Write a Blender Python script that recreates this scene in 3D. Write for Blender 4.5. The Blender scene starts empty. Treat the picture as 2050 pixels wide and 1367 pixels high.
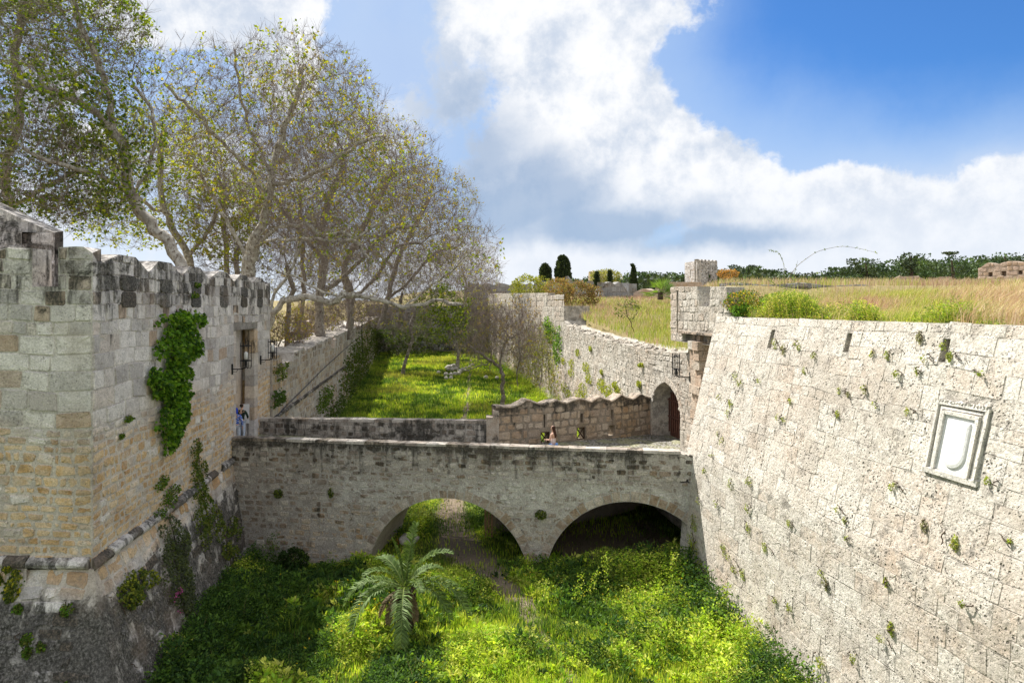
import bpy, math, random
import numpy as np
from mathutils import Vector
PI = math.pi
SC = bpy.context.scene
COL = SC.collection
# ------------------------------------------------------------------ camera
F_PX = 1360.0                       # focal length in pixels of the 2050 wide photograph
cam_d = bpy.data.cameras.new("camera"); cam = bpy.data.objects.new("camera", cam_d); COL.objects.link(cam)
cam_d.sensor_width = 36.0; cam_d.lens = F_PX/2050*36.0; cam_d.shift_y = -68.5/2050
cam_d.clip_start = 0.1; cam_d.clip_end = 5000
cam.location = (0, 0, 0); cam.rotation_euler = (PI/2, 0, 0)
SC.camera = cam
# ------------------------------------------------------------------ light and exposure
SUN = Vector((-0.51, 0.60, 1.0)).normalized()
SC.view_settings.view_transform = 'Standard'; SC.view_settings.look = 'None'
SC.view_settings.exposure = 1.25; SC.view_settings.gamma = 1.0
SC.view_settings.use_curve_mapping = False
sd = bpy.data.lights.new("sun", 'SUN'); so = bpy.data.objects.new("sun", sd); COL.objects.link(so)
sd.energy = 3.9; sd.angle = math.radians(0.5); sd.color = (1.0, 0.95, 0.87)
so.rotation_euler = SUN.to_track_quat('Z', 'Y').to_euler(); so.location = (-20, 30, 40)
SC.cycles.max_bounces = 8; SC.cycles.diffuse_bounces = 4; SC.cycles.transmission_bounces = 4
SC.cycles.transparent_max_bounces = 8; SC.cycles.use_denoising = True
SC.cycles.sample_clamp_indirect = 4

class NT:
    """small helper to write node trees"""
    def __init__(s, tree): s.t = tree; s.n = tree.nodes; s.l = tree.links
    def add(s, typ, **kw):
        nd = s.n.new(typ)
        for k, v in kw.items(): setattr(nd, k, v)
        return nd
    def put(s, sock, v):
        if hasattr(v, 'is_output') or isinstance(v, bpy.types.NodeSocket): s.l.new(v, sock)
        else:
            try: sock.default_value = v
            except Exception: sock.default_value = (*v, 1.0)
    def math(s, op, a, b=0.0, c=0.0, clamp=False):
        nd = s.add('ShaderNodeMath', operation=op, use_clamp=clamp)
        s.put(nd.inputs[0], a); s.put(nd.inputs[1], b); s.put(nd.inputs[2], c)
        return nd.outputs[0]
    def vmath(s, op, a, b=(0, 0, 0)):
        nd = s.add('ShaderNodeVectorMath', operation=op)
        s.put(nd.inputs[0], a); s.put(nd.inputs[1], b)
        return nd.outputs['Value'] if op in ('LENGTH', 'DOT_PRODUCT', 'DISTANCE') else nd.outputs[0]
    def mix(s, f, a, b, blend='MIX'):
        nd = s.add('ShaderNodeMix', data_type='RGBA', blend_type=blend)
        s.put(nd.inputs[0], f)
        for sock, v in ((nd.inputs[6], a), (nd.inputs[7], b)):
            if isinstance(v, bpy.types.NodeSocket): s.l.new(v, sock)
            else: sock.default_value = (*v[:3], 1.0)
        return nd.outputs[2]
    def noise(s, vec, scale, detail=4, rough=0.55, dist=0.0, color=False):
        nd = s.add('ShaderNodeTexNoise'); s.l.new(vec, nd.inputs['Vector'])
        nd.inputs['Scale'].default_value = scale; nd.inputs['Detail'].default_value = detail
        nd.inputs['Roughness'].default_value = rough; nd.inputs['Distortion'].default_value = dist
        return nd.outputs['Color' if color else 'Fac']
    def voro(s, vec, scale, rand=1.0):
        nd = s.add('ShaderNodeTexVoronoi'); s.l.new(vec, nd.inputs['Vector'])
        nd.inputs['Scale'].default_value = scale; nd.inputs['Randomness'].default_value = rand
        return nd.outputs['Distance']
    def sstep(s, v, a, b, lo=0.0, hi=1.0):
        nd = s.add('ShaderNodeMapRange', interpolation_type='SMOOTHSTEP')
        s.put(nd.inputs['Value'], v)
        nd.inputs['From Min'].default_value = a; nd.inputs['From Max'].default_value = b
        nd.inputs['To Min'].default_value = lo; nd.inputs['To Max'].default_value = hi
        return nd.outputs['Result']
    def scale(s, vec, xyz):
        nd = s.add('ShaderNodeVectorMath', operation='MULTIPLY'); s.put(nd.inputs[0], vec); nd.inputs[1].default_value = xyz
        return nd.outputs[0]
    def sep(s, c):
        nd = s.add('ShaderNodeSeparateColor'); s.l.new(c, nd.inputs[0]); return nd.outputs

# ------------------------------------------------------------------ world: Nishita sky with clouds placed by direction
def pdir(px, py):
    return Vector(((px-1025)/F_PX, 1.0, (615-py)/F_PX)).normalized()
world = bpy.data.worlds.new("World"); SC.world = world; world.use_nodes = True
wt = NT(world.node_tree); wt.n.clear()
sky = wt.add('ShaderNodeTexSky', sky_type='NISHITA'); sky.sun_disc = False
sky.sun_elevation = math.asin(SUN.z); sky.sun_rotation = math.atan2(SUN.x, SUN.y)
sky.altitude = 50; sky.air_density = 1.0; sky.dust_density = 0.6; sky.ozone_density = 2.2
tc = wt.add('ShaderNodeTexCoord'); D = tc.outputs['Generated']
warp = wt.noise(D, 3.0, 6, 0.6, color=True)
Dw = wt.vmath('ADD', D, wt.scale(wt.vmath('SUBTRACT', warp, (0.5, 0.5, 0.5)), (0.16, 0.16, 0.14)))
def blobs(lst):
    out = None
    for (px, py, rx, ry, k) in lst:
        c = pdir(px, py)
        ln = wt.vmath('LENGTH', wt.scale(wt.vmath('SUBTRACT', Dw, tuple(c)), (F_PX/rx, 2.0, F_PX/ry)))
        v = wt.math('MULTIPLY', wt.math('SUBTRACT', 1.0, ln), k)
        out = v if out is None else wt.math('SMOOTH_MAX', out, v, 0.25)
    return out
cl = blobs([(1060,-40,190,210,1),(1130,110,170,150,1),(1060,230,170,110,.9),(1215,265,190,110,1),(1010,330,110,90,.7),(1110,450,260,60,.8),
            (1380,370,260,110,1),(1600,425,280,100,1),(1880,450,300,85,.95),(420,10,260,90,1),(560,120,130,90,.7),
            (1130,545,600,70,1.0),(1700,540,600,60,.8),(300,330,300,180,.5)])
sx = wt.add('ShaderNodeSeparateXYZ'); wt.l.new(D, sx.inputs[0])
rear = wt.sstep(wt.math('SUBTRACT', wt.math('MULTIPLY', sx.outputs[2], 0.55), sx.outputs[1]), -0.42, 0.05)  # unseen bright cloud added behind and overhead to lift the shade
fb = wt.noise(D, 5.0, 14, 0.64, 0.15)
fbl = wt.math('SUBTRACT', wt.math('SUBTRACT', fb, 0.5), wt.math('MULTIPLY', blobs([(1850,60,420,250,1.6)]), 0.35, clamp=False))
fbl = wt.math('MINIMUM', fbl, wt.math('SUBTRACT', fb, 0.5))
dens = wt.math('ADD', wt.math('MAXIMUM', wt.math('MULTIPLY', cl, 0.8), wt.math('MULTIPLY', rear, 0.6)), wt.math('MULTIPLY', fbl, 2.0))
dens = wt.sstep(dens, -0.02, 0.17)
thin = wt.sstep(wt.math('ADD', blobs([(760,180,380,380,1),(500,320,500,300,1),(1960,380,240,80,.7),(1050,420,300,140,1),(1500,300,200,60,.3)]), fbl), 0.0, 0.7)
dk = blobs([(1030,395,230,85,1.2),(1210,452,260,55,1.1),(950,280,120,150,.8),(1060,330,120,90,.7),(1400,488,260,36,.8),(900,350,110,80,.7)])
dk = wt.sstep(wt.math('ADD', dk, wt.math('MULTIPLY', fbl, 1.1)), -0.15, 0.7)
fb2 = wt.noise(wt.vmath('ADD', D, (0.3, 0.1, 0.2)), 9.0, 11, 0.64)
white = wt.mix(wt.sstep(fb2, 0.36, 0.60), (3.1, 3.5, 4.15), (5.0, 5.05, 5.15))
ccol = wt.mix(wt.math('MULTIPLY', dk, .75), white, (1.5, 2.15, 3.2))
blue = wt.mix(1.0, sky.outputs[0], (0.24, 0.47, 0.74), 'MULTIPLY')
final = wt.mix(wt.math('MULTIPLY', thin, 0.8), blue, wt.mix(dk, (2.5, 3.05, 4.2), (1.4, 2.1, 3.3)))
veil = wt.math('MULTIPLY', wt.sstep(wt.math('ADD', cl, wt.math('MULTIPLY', fbl, .8)), -1.5, 0.2), 0.6)
final = wt.mix(veil, final, (2.7, 3.5, 4.7))
final = wt.mix(dens, final, ccol)
hz_ = wt.sstep(sx.outputs[2], 0.24, 0.02)
final = wt.mix(wt.math('MULTIPLY', hz_, 0.85), final, wt.mix(dk, (4.3, 4.55, 4.95), (2.0, 2.7, 3.7)))
bg = wt.add('ShaderNodeBackground'); wt.l.new(final, bg.inputs[0]); bg.inputs[1].default_value = 0.085
wo = wt.add('ShaderNodeOutputWorld'); wt.l.new(bg.outputs[0], wo.inputs[0])
world.cycles.sampling_method = 'MANUAL'; world.cycles.sample_map_resolution = 512

# ------------------------------------------------------------------ objects, names, labels
def tag(o, label=None, cat=None, group=None, kind=None):
    if label: o['label'] = label
    if cat: o['category'] = cat
    if group: o['group'] = group
    if kind: o['kind'] = kind
    return o
def empty(name, loc, label=None, cat=None, group=None):
    o = bpy.data.objects.new(name, None); COL.objects.link(o); o.location = loc; o.empty_display_size = 0.3
    return tag(o, label, cat, group)
class MB:
    """mesh builder: numpy vertices, quads and triangles with two colour attributes"""
    def __init__(s): s.V = []; s.Q = []; s.T = []; s.A = []; s.B = []; s.n = 0; s.mq = []; s.mt = []
    def add(s, V, Q=None, T=None, A=None, B=None, mi=0):
        V = np.asarray(V, float).reshape(-1, 3); n = len(V)
        def full(a, d):
            if a is None: a = d
            a = np.asarray(a, float)
            if a.ndim == 1: a = np.tile(a, (n, 1))
            if a.shape[1] == 3: a = np.concatenate([a, np.ones((n, 1))], 1)
            return a
        s.V.append(V); s.A.append(full(A, (0.5, 0.5, 0.0, 1))); s.B.append(full(B, (0, 0, 0, 1)))
        if Q is not None and len(Q): s.Q.append(np.asarray(Q, int)+s.n); s.mq.append(np.full(len(Q), mi))
        if T is not None and len(T): s.T.append(np.asarray(T, int)+s.n); s.mt.append(np.full(len(T), mi))
        s.n += n
        return s
    def box(s, c, size, rz=0.0, A=None, B=None, mi=0, M=None):
        x, y, z = [v/2 for v in size]
        P = np.array([(a*x, b*y, d*z) for d in (-1, 1) for a, b in ((-1, -1), (1, -1), (1, 1), (-1, 1))])
        if M is not None: P = P @ np.array(M).T
        cz, sz = math.cos(rz), math.sin(rz)
        P = np.stack([P[:, 0]*cz-P[:, 1]*sz, P[:, 0]*sz+P[:, 1]*cz, P[:, 2]], 1)+np.array(c)
        return s.add(P, [(3, 2, 1, 0), (4, 5, 6, 7), (0, 1, 5, 4), (1, 2, 6, 5), (2, 3, 7, 6), (3, 0, 4, 7)], A=A, B=B, mi=mi)
    def tube(s, pts, rads, k=6, A=None, B=None, caps=True, mi=0):
        pts = np.asarray(pts, float); m = len(pts)
        if np.isscalar(rads): rads = [rads]*m
        t = np.gradient(pts, axis=0); t /= np.linalg.norm(t, axis=1)[:, None]+1e-9
        up = np.array((0, 0, 1.0)) if abs(t[0][2]) < 0.9 else np.array((1.0, 0, 0))
        rings = []
        for i in range(m):
            a = np.cross(t[i], up); a /= np.linalg.norm(a)+1e-9; b = np.cross(t[i], a); up = np.cross(a, t[i]) if True else up
            ang = np.arange(k)*2*PI/k
            rings.append(pts[i]+rads[i]*(np.cos(ang)[:, None]*a+np.sin(ang)[:, None]*b))
        V = np.concatenate(rings); Q = []
        for i in range(m-1):
            for j in range(k):
                Q.append((i*k+j, i*k+(j+1) % k, (i+1)*k+(j+1) % k, (i+1)*k+j))
        T = []
        if caps:
            V = np.concatenate([V, pts[:1], pts[-1:]]); e = m*k
            for j in range(k): T.append((e, (j+1) % k, j)); T.append((e+1, (m-1)*k+j, (m-1)*k+(j+1) % k))
        return s.add(V, Q, T, A, B, mi)
    def build(s, name, mat, parent=None, smooth=False, an='st', bn='wear'):
        V = np.concatenate(s.V); me = bpy.data.meshes.new(name)
        Q = np.concatenate(s.Q) if s.Q else np.zeros((0, 4), int); T = np.concatenate(s.T) if s.T else np.zeros((0, 3), int)
        me.vertices.add(len(V)); me.vertices.foreach_set('co', V.astype(np.float32).ravel())
        lv = np.concatenate([Q.ravel(), T.ravel()]).astype(np.int32)
        me.loops.add(len(lv)); me.loops.foreach_set('vertex_index', lv)
        ls = np.concatenate([np.arange(len(Q))*4, len(Q)*4+np.arange(len(T))*3]).astype(np.int32)
        me.polygons.add(len(ls)); me.polygons.foreach_set('loop_start', ls)
        mi = np.concatenate([*(s.mq or [np.zeros(0, int)]), *(s.mt or [np.zeros(0, int)])]).astype(np.int32)
        for nm, arr in ((an, s.A), (bn, s.B)):
            at = me.attributes.new(nm, 'FLOAT_COLOR', 'POINT')
            at.data.foreach_set('color', np.concatenate(arr).astype(np.float32).ravel())
        mats = mat if isinstance(mat, (list, tuple)) else [mat]
        for m in mats: me.materials.append(m)
        if len(mi) and mi.max() > 0: me.polygons.foreach_set('material_index', mi)
        me.update(calc_edges=True)
        me.polygons.foreach_set('use_smooth', np.full(len(ls), smooth))
        o = bpy.data.objects.new(name, me); COL.objects.link(o)
        if parent is not None:
            o.parent = parent; o.matrix_parent_inverse = parent.matrix_basis.inverted() if parent.parent is None else (parent.parent.matrix_basis @ parent.matrix_parent_inverse @ parent.matrix_basis).inverted()
        return o
def vnoise(P, scale, seed=0):
    """cheap smooth value noise on (n,3) points"""
    p = np.asarray(P, float)*scale+seed*17.13; i = np.floor(p).astype(np.int64); f = p-i; f = f*f*(3-2*f)
    def h(a):
        n = (a[:, 0]*73856093) ^ (a[:, 1]*19349663) ^ (a[:, 2]*83492791); n = (n*1103515245+12345) & 0x7fffffff
        n = ((n >> 13) ^ n)*60493 & 0x7fffffff
        return (n % 10007)/10007.0
    out = 0
    for dx in (0, 1):
        for dy in (0, 1):
            for dz in (0, 1):
                w = (f[:, 0] if dx else 1-f[:, 0])*(f[:, 1] if dy else 1-f[:, 1])*(f[:, 2] if dz else 1-f[:, 2])
                out = out+w*h(i+np.array((dx, dy, dz)))
    return out
def fbm(P, scale, seed=0, oct=4):
    v = 0; a = 0.5; t = 0
    for k in range(oct): v = v+a*vnoise(P, scale*2**k, seed+k); t += a; a *= 0.55
    return v/t
# ------------------------------------------------------------------ materials
def new_mat(name):
    m = bpy.data.materials.new(name); m.use_nodes = True; t = NT(m.node_tree); t.n.clear()
    out = t.add('ShaderNodeOutputMaterial'); return m, t, out
def stone_mat(name, ca, cb, cc, mortar, dark=(0.045, 0.043, 0.038), ochre=((0.40, 0.25, 0.12), (0.52, 0.38, 0.22)), pale=(0.52, 0.50, 0.46),
              dthr=0.60, pit=0.5, bump=0.03, fine=1.0, blotch=0.5, grey=0.3, edge=0.5, speck=0.42, ccth=0.55):
    m, t, out = new_mat(name)
    geo = t.add('ShaderNodeNewGeometry'); P = geo.outputs['Position']
    st = t.add('ShaderNodeAttribute', attribute_name='st'); we = t.add('ShaderNodeAttribute', attribute_name='wear')
    s = t.sep(st.outputs['Color']); w = t.sep(we.outputs['Color'])
    r1, r2, mo = s[0], s[1], s[2]; wd, wo_, wp = w[0], w[1], w[2]
    big = t.noise(P, 0.7, 5, 0.6); mid = t.noise(P, 3.2, 7, 0.65); fin = t.noise(P, 17*fine, 6, 0.7)
    base = t.mix(t.sstep(r1, 0.1, 0.9), ca, cb)
    base = t.mix(t.sstep(r2, ccth, 1.0), base, cc)
    och = t.mix(r1, ochre[0], ochre[1])
    base = t.mix(t.math('MULTIPLY', wo_, t.sstep(t.math('ADD', t.math('MULTIPLY', r2, .6), big), 0.42, 0.75)), base, och)
    mort = t.mix(t.sstep(mid, .35, .65), mortar, tuple(c*0.72 for c in mortar))
    # worn joints: the joint colour creeps over parts of the stones
    base = t.mix(mo, base, mort)
    base = t.mix(t.math('MULTIPLY', wp, t.sstep(mid, .38, .56)), base, pale)
    # tone variation
    spk = t.sstep(t.noise(P, 24*fine, 4, .75), .34, .66)
    tone = t.math('ADD', 0.46-.5*speck, t.math('MULTIPLY', spk, speck)); tone = t.math('ADD', tone, t.math('ADD', t.math('MULTIPLY', mid, blotch), t.math('MULTIPLY', fin, 0.62)))
    base = t.mix(1.0, base, t_rgb(t, tone), 'MULTIPLY')
    # lichen and soot: a patchy black crust and rain streaks
    Ps = t.scale(P, (2.6, 2.6, 0.42))
    streak = t.noise(Ps, 1.0, 7, 0.68); cr = t.noise(P, 2.1, 9, 0.72, 0.4)
    dm = t.math('ADD', t.math('MULTIPLY', t.math('MAXIMUM', streak, cr), 1.0), t.math('MULTIPLY', wd, 0.42))
    dm = t.math('ADD', dm, t.math('MULTIPLY', t.math('SUBTRACT', r2, .5), 0.16))
    dmask = t.math('MULTIPLY', t.sstep(dm, dthr, dthr+0.17), t.sstep(fin, .25, .60, .55, 1.0))
    base = t.mix(dmask, base, dark)
    gr = t.math('MULTIPLY', t.sstep(t.noise(P, 4.5, 8, .75), .50, .66), t.sstep(t.noise(P, .9, 3, .5), .38, .60))
    base = t.mix(t.math('MULTIPLY', gr, grey), base, (.22, .20, .175)); br = t.sstep(t.noise(t.vmath('ADD', P, (7.3, 2.1, 4.4)), .55, 5, .6), .50, .66); base = t.mix(t.math('MULTIPLY', br, grey*.45), base, tuple(c*.72 for c in cc))
    # pits and small cracks
    vo = t.voro(t.vmath('ADD', P, t.scale(t.noise(P, 6, 3, .5, color=True), (.12, .12, .12))), 13*fine)
    pm = t.math('MULTIPLY', t.sstep(vo, 0.30, 0.12), t.sstep(t.noise(P, 1.7, 4, .6), .46, .62))
    v3 = t.voro(t.vmath('ADD', P, t.scale(t.noise(P, 9, 3, .6, color=True), (.10, .10, .10))), 24*fine)
    pm3 = t.math('MULTIPLY', t.sstep(v3, .32, .16), t.sstep(t.noise(P, 3.1, 5, .65), .47, .58))
    pm = t.math('MAXIMUM', pm, t.math('MULTIPLY', pm3, .8))
    ed = t.math('MULTIPLY', t.sstep(mo, .12, .6), t.sstep(t.noise(P, 1.9, 6, .7), .46, .60)); pm = t.math('MAXIMUM', pm, t.math('MULTIPLY', ed, edge))
    v2 = t.noise(t.scale(P, (1, 1, 1.5)), 26*fine, 3, .6); cr2 = t.math('MULTIPLY', t.sstep(v2, .60, .70), t.sstep(t.noise(P, 2.3, 4, .6), .42, .60))
    pm = t.math('MAXIMUM', pm, cr2); pv = t.math('MULTIPLY', pm, pit)
    base = t.mix(pv, base, tuple(c*0.28 for c in ca))
    h = t.math('ADD', t.math('MULTIPLY', fin, 0.55), t.math('MULTIPLY', mid, 0.8))
    h = t.math('SUBTRACT', h, t.math('MULTIPLY', pm, 0.8*max(pit, .3)))
    bu = t.add('ShaderNodeBump'); t.l.new(h, bu.inputs['Height']); bu.inputs['Distance'].default_value = bump; bu.inputs['Strength'].default_value = 1.0
    bs = t.add('ShaderNodeBsdfPrincipled'); t.l.new(base, bs.inputs['Base Color']); t.l.new(bu.outputs[0], bs.inputs['Normal'])
    bs.inputs['Roughness'].default_value = 0.93; bs.inputs['Specular IOR Level'].default_value = 0.15
    t.l.new(bs.outputs[0], out.inputs[0]); return m
def t_rgb(t, v):
    nd = t.add('ShaderNodeCombineColor')
    for i in range(3): t.l.new(v, nd.inputs[i])
    return nd.outputs[0]
def plain_mat(name, col, rough=0.8, metal=0.0, spec=0.3, var=0.25, scale=8.0, bump=0.0):
    m, t, out = new_mat(name); geo = t.add('ShaderNodeNewGeometry')
    n = t.noise(geo.outputs['Position'], scale, 6, .65)
    base = t.mix(t.sstep(n, .3, .7), tuple(c*(1-var) for c in col), tuple(min(1, c*(1+var)) for c in col))
    bs = t.add('ShaderNodeBsdfPrincipled'); t.l.new(base, bs.inputs['Base Color'])
    bs.inputs['Roughness'].default_value = rough; bs.inputs['Metallic'].default_value = metal; bs.inputs['Specular IOR Level'].default_value = spec
    if bump:
        bu = t.add('ShaderNodeBump'); t.l.new(n, bu.inputs['Height']); bu.inputs['Distance'].default_value = bump; t.l.new(bu.outputs[0], bs.inputs['Normal'])
    t.l.new(bs.outputs[0], out.inputs[0]); return m
def leaf_mat(name, trans=0.45, rough=0.6, gloss=0.12, tint=(1.35, 1.3, 0.55)):
    """colour comes from the per-leaf attribute 'st'; part of the light passes through"""
    m, t, out = new_mat(name); at = t.add('ShaderNodeAttribute', attribute_name='st')
    di = t.add('ShaderNodeBsdfPrincipled'); t.l.new(at.outputs['Color'], di.inputs['Base Color'])
    di.inputs['Roughness'].default_value = rough; di.inputs['Specular IOR Level'].default_value = gloss*2
    tr = t.add('ShaderNodeBsdfTranslucent')
    t.l.new(t.mix(1.0, at.outputs['Color'], tint, 'MULTIPLY'), tr.inputs[0])
    mx = t.add('ShaderNodeMixShader'); mx.inputs[0].default_value = trans
    t.l.new(di.outputs[0], mx.inputs[1]); t.l.new(tr.outputs[0], mx.inputs[2]); t.l.new(mx.outputs[0], out.inputs[0]); return m
def bark_mat(name, ca, cb, cd):
    m, t, out = new_mat(name); geo = t.add('ShaderNodeNewGeometry'); P = geo.outputs['Position']
    n = t.noise(P, 4.0, 6, .65); v = t.noise(t.scale(P, (1, 1, .5)), 9, 4, .6)
    b = t.mix(t.sstep(n, .40, .58), ca, cb); b = t.mix(t.sstep(v, .52, .66), b, cd)
    bs = t.add('ShaderNodeBsdfPrincipled'); t.l.new(b, bs.inputs['Base Color']); bs.inputs['Roughness'].default_value = .85
    bs.inputs['Specular IOR Level'].default_value = .2
    bu = t.add('ShaderNodeBump'); t.l.new(v, bu.inputs['Height']); bu.inputs['Distance'].default_value = .03; t.l.new(bu.outputs[0], bs.inputs['Normal'])
    t.l.new(bs.outputs[0], out.inputs[0]); return m
M = {}
M['right'] = stone_mat('limestone_sunny', (.50, .455, .39), (.60, .56, .495), (.52, .45, .375), (.53, .48, .41), dthr=.70, pit=.95, grey=.9, edge=.6, bump=.06, fine=.7, blotch=.6, ochre=((.46, .30, .20), (.50, .38, .28)))
M['left'] = stone_mat('limestone_grey', (.375, .35, .345), (.60, .565, .545), (.38, .285, .215), (.58, .54, .50), ccth=.74, dthr=.63, grey=.65, blotch=.75, ochre=((.40, .235, .10), (.60, .42, .22)), pit=.5, bump=.03)
M['bridge'] = stone_mat('bridge_rubble', (.26, .215, .18), (.50, .455, .405), (.27, .20, .14), (.50, .47, .435), dthr=.64, grey=.4, speck=.5, pit=.45, bump=.04)
M['parapet'] = stone_mat('parapet_stone', (.34, .27, .21), (.48, .40, .32), (.40, .29, .20), (.20, .17, .13), dthr=.64, pit=.5, bump=.04)
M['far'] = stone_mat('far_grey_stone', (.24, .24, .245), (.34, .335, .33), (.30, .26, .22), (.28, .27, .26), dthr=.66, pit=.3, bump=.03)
M['ruin'] = stone_mat('pink_stone', (.46, .34, .27), (.54, .42, .34), (.45, .32, .22), (.50, .40, .32), dthr=.80, pit=.5)
M['marble'] = plain_mat('marble', (.66, .66, .65), .6, var=.07, scale=5, bump=.02)
M['iron'] = plain_mat('black_iron', (.018, .018, .02), .55, .3, var=.3)
M['rust'] = plain_mat('red_brown_paint', (.14, .062, .042), .6, 0, var=.3, scale=5)
M['wood'] = plain_mat('dark_wood', (.055, .032, .018), .8, var=.4, scale=12, bump=.01)
M['oldwood'] = plain_mat('weathered_wood', (.34, .20, .12), .85, var=.4, scale=9, bump=.02)
M['glass'] = plain_mat('frosted_lamp_glass', (.62, .62, .60), .3, 0, .5, var=.1)
M['white'] = plain_mat('white_board', (.74, .76, .80), .5, var=.03)
M['treeleaf'] = leaf_mat('tree_leaf', .5, tint=(1.15, 1.15, .4)); M['frame'] = stone_mat('carved_frame', (.60, .56, .49), (.70, .66, .60), (.6, .55, .48), (.6, .56, .5), dthr=.80, pit=.6, grey=.2, speck=.25)
M['leaf'] = leaf_mat('leaf', .42, tint=(1.25, 1.25, .6)); M['dry'] = leaf_mat('dry_blade', .35, tint=(1.0, .95, .85)); M['twig'] = plain_mat('twig_bark', (.20, .155, .135), .9, var=.3, scale=2); M['grass'] = leaf_mat('grass_blade', .5); M['darkleaf'] = leaf_mat('evergreen_leaf', .2); M['palm'] = leaf_mat('palm_leaf', .35, .6, .12)
M['plane_bark'] = bark_mat('plane_bark', (.50, .47, .41), (.31, .28, .235), (.12, .09, .065))
M['grey_bark'] = bark_mat('grey_bark', (.30, .27, .235), (.19, .16, .135), (.09, .065, .05))
M['dark_bark'] = bark_mat('dark_bark', (.06, .042, .03), (.09, .065, .045), (.035, .025, .02))
M['rock'] = stone_mat('rock', (.38, .36, .33), (.50, .48, .44), (.40, .34, .28), (.4, .38, .35), dthr=.68, pit=.4, bump=.02)

# ------------------------------------------------------------------ masonry
class Face:
    """a wall face over a plan polyline; u runs along it in metres, d is measured outwards"""
    def __init__(s, pts, side, batter=None, smooth=False):
        s.p = np.array(pts, float); seg = np.diff(s.p, axis=0); s.L = np.linalg.norm(seg, axis=1)
        s.cu = np.concatenate([[0], np.cumsum(s.L)]); s.len = s.cu[-1]
        tdir = seg/s.L[:, None]; s.sn = np.stack([tdir[:, 1], -tdir[:, 0]], 1)*side   # side=+1: outward is to the right of travel
        vn = np.zeros_like(s.p); vn[0] = s.sn[0]; vn[-1] = s.sn[-1]
        for i in range(1, len(s.p)-1):
            a = s.sn[i-1]+s.sn[i]; a /= np.linalg.norm(a); vn[i] = a/max(.3, a@s.sn[i])
        s.vn = vn; s.smooth = smooth; s.bat = batter or (lambda u, z: z*0.0)
    def at(s, u, z, d):
        u = np.asarray(u, float); z = np.asarray(z, float)+0*u; d = np.asarray(d, float)+0*u
        uc = np.clip(u, 0, s.len-1e-9); i = np.clip(np.searchsorted(s.cu, uc, 'right')-1, 0, len(s.L)-1)
        f = (u-s.cu[i])/s.L[i]
        xy = s.p[i]+(s.p[i+1]-s.p[i])*f[..., None]
        if s.smooth: n = s.vn[i]+(s.vn[i+1]-s.vn[i])*f[..., None]
        else:
            n = s.sn[i].copy()
            n = np.where((np.abs(u-s.cu[i]) < 2e-3)[..., None], s.vn[i], n)
            n = np.where((np.abs(u-s.cu[i+1]) < 2e-3)[..., None], s.vn[i+1], n)
        xy = xy+n*(d+s.bat(u, z))[..., None]
        return np.concatenate([xy, z[..., None]], -1)
    def normal(s, u):
        i = np.clip(np.searchsorted(s.cu, np.clip(u, 0, s.len-1e-9), 'right')-1, 0, len(s.L)-1); return s.sn[i]
def cst(v): return lambda u: np.asarray(u, float)*0+v
def core(mb, face, us, zlo, zhi, thick, nz=3, A=(.5, .4, .8, 1), wear=None, ends=(True, True), dz=.4, bottom=True, d0=0.0, backbat=False):
    us = np.asarray(us, float); zl = zlo(us); zh = zhi(us); n = len(us)
    t = np.linspace(0, 1, nz+1); U = np.repeat(us[:, None], nz+1, 1); Z = zl[:, None]+(zh-zl)[:, None]*t[None]
    Fr = face.at(U, Z, d0); 
    b0 = face.bat(U, Z); Bk = face.at(U, Z, -thick-(b0 if not backbat else 0))
    V = np.concatenate([Fr.reshape(-1, 3), Bk.reshape(-1, 3)]); m = n*(nz+1); g = np.arange(m).reshape(n, nz+1)
    Q = [np.stack([g[:-1, :-1], g[1:, :-1], g[1:, 1:], g[:-1, 1:]], -1).reshape(-1, 4)]
    Q.append(Q[0][:, ::-1]+m)
    Q.append(np.stack([g[:-1, -1], g[1:, -1], g[1:, -1]+m, g[:-1, -1]+m], -1))
    if bottom: Q.append(np.stack([g[:-1, 0]+m, g[1:, 0]+m, g[1:, 0], g[:-1, 0]], -1))
    if ends[0]: Q.append(np.stack([g[0, :-1]+m, g[0, :-1], g[0, 1:], g[0, 1:]+m], -1))
    if ends[1]: Q.append(np.stack([g[-1, :-1], g[-1, :-1]+m, g[-1, 1:]+m, g[-1, 1:]], -1))
    W = wear(V, np.tile(U.ravel(), 2), np.tile(Z.ravel(), 2)) if wear else None
    mb.add(V, np.concatenate(Q), A=A, B=W)
def rects(face_len, z0, z1, rowh, bw, rng, breaks=(), holes=(), u0=0.0, u1=None, rows=None, zmax=None):
    u1 = face_len if u1 is None else u1; out = []; z = z0
    while z < z1-0.04:
        rh = rowh(z) if callable(rowh) else rowh; wb = bw(z) if callable(bw) else bw
        h = rng.uniform(*rh); zt = z+h
        if z1-zt < rh[0]*.5: zt = z1
        hz = [hh for hh in holes if min(zt, hh[3])-max(z, hh[2]) > 0.3*(zt-z)]
        a, b = z, zt
        for hh in holes:
            if hh in hz: continue
        brk = sorted(set([u0, u1]+[q for q in breaks if u0 < q < u1]+[q for hh in hz for q in (hh[0], hh[1]) if u0 < q < u1]))
        for s0, s1 in zip(brk[:-1], brk[1:]):
            mid = (s0+s1)/2
            if any(hh[0] <= mid <= hh[1] for hh in hz) or s1-s0 < .02: continue
            ws = []; tot = 0
            while tot < s1-s0:
                w = rng.uniform(*wb)*(1.0 if rng.random() > .15 else .55); ws.append(w); tot += w
            if len(ws) > 1 and (tot-(s1-s0)) > ws[-1]*.5: tot -= ws.pop()
            k = (s1-s0)/sum(ws); x = s0
            for w in ws:
                out.append((x, x+w*k, a, b)); x += w*k
        z = zt
    return np.array(out)
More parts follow.
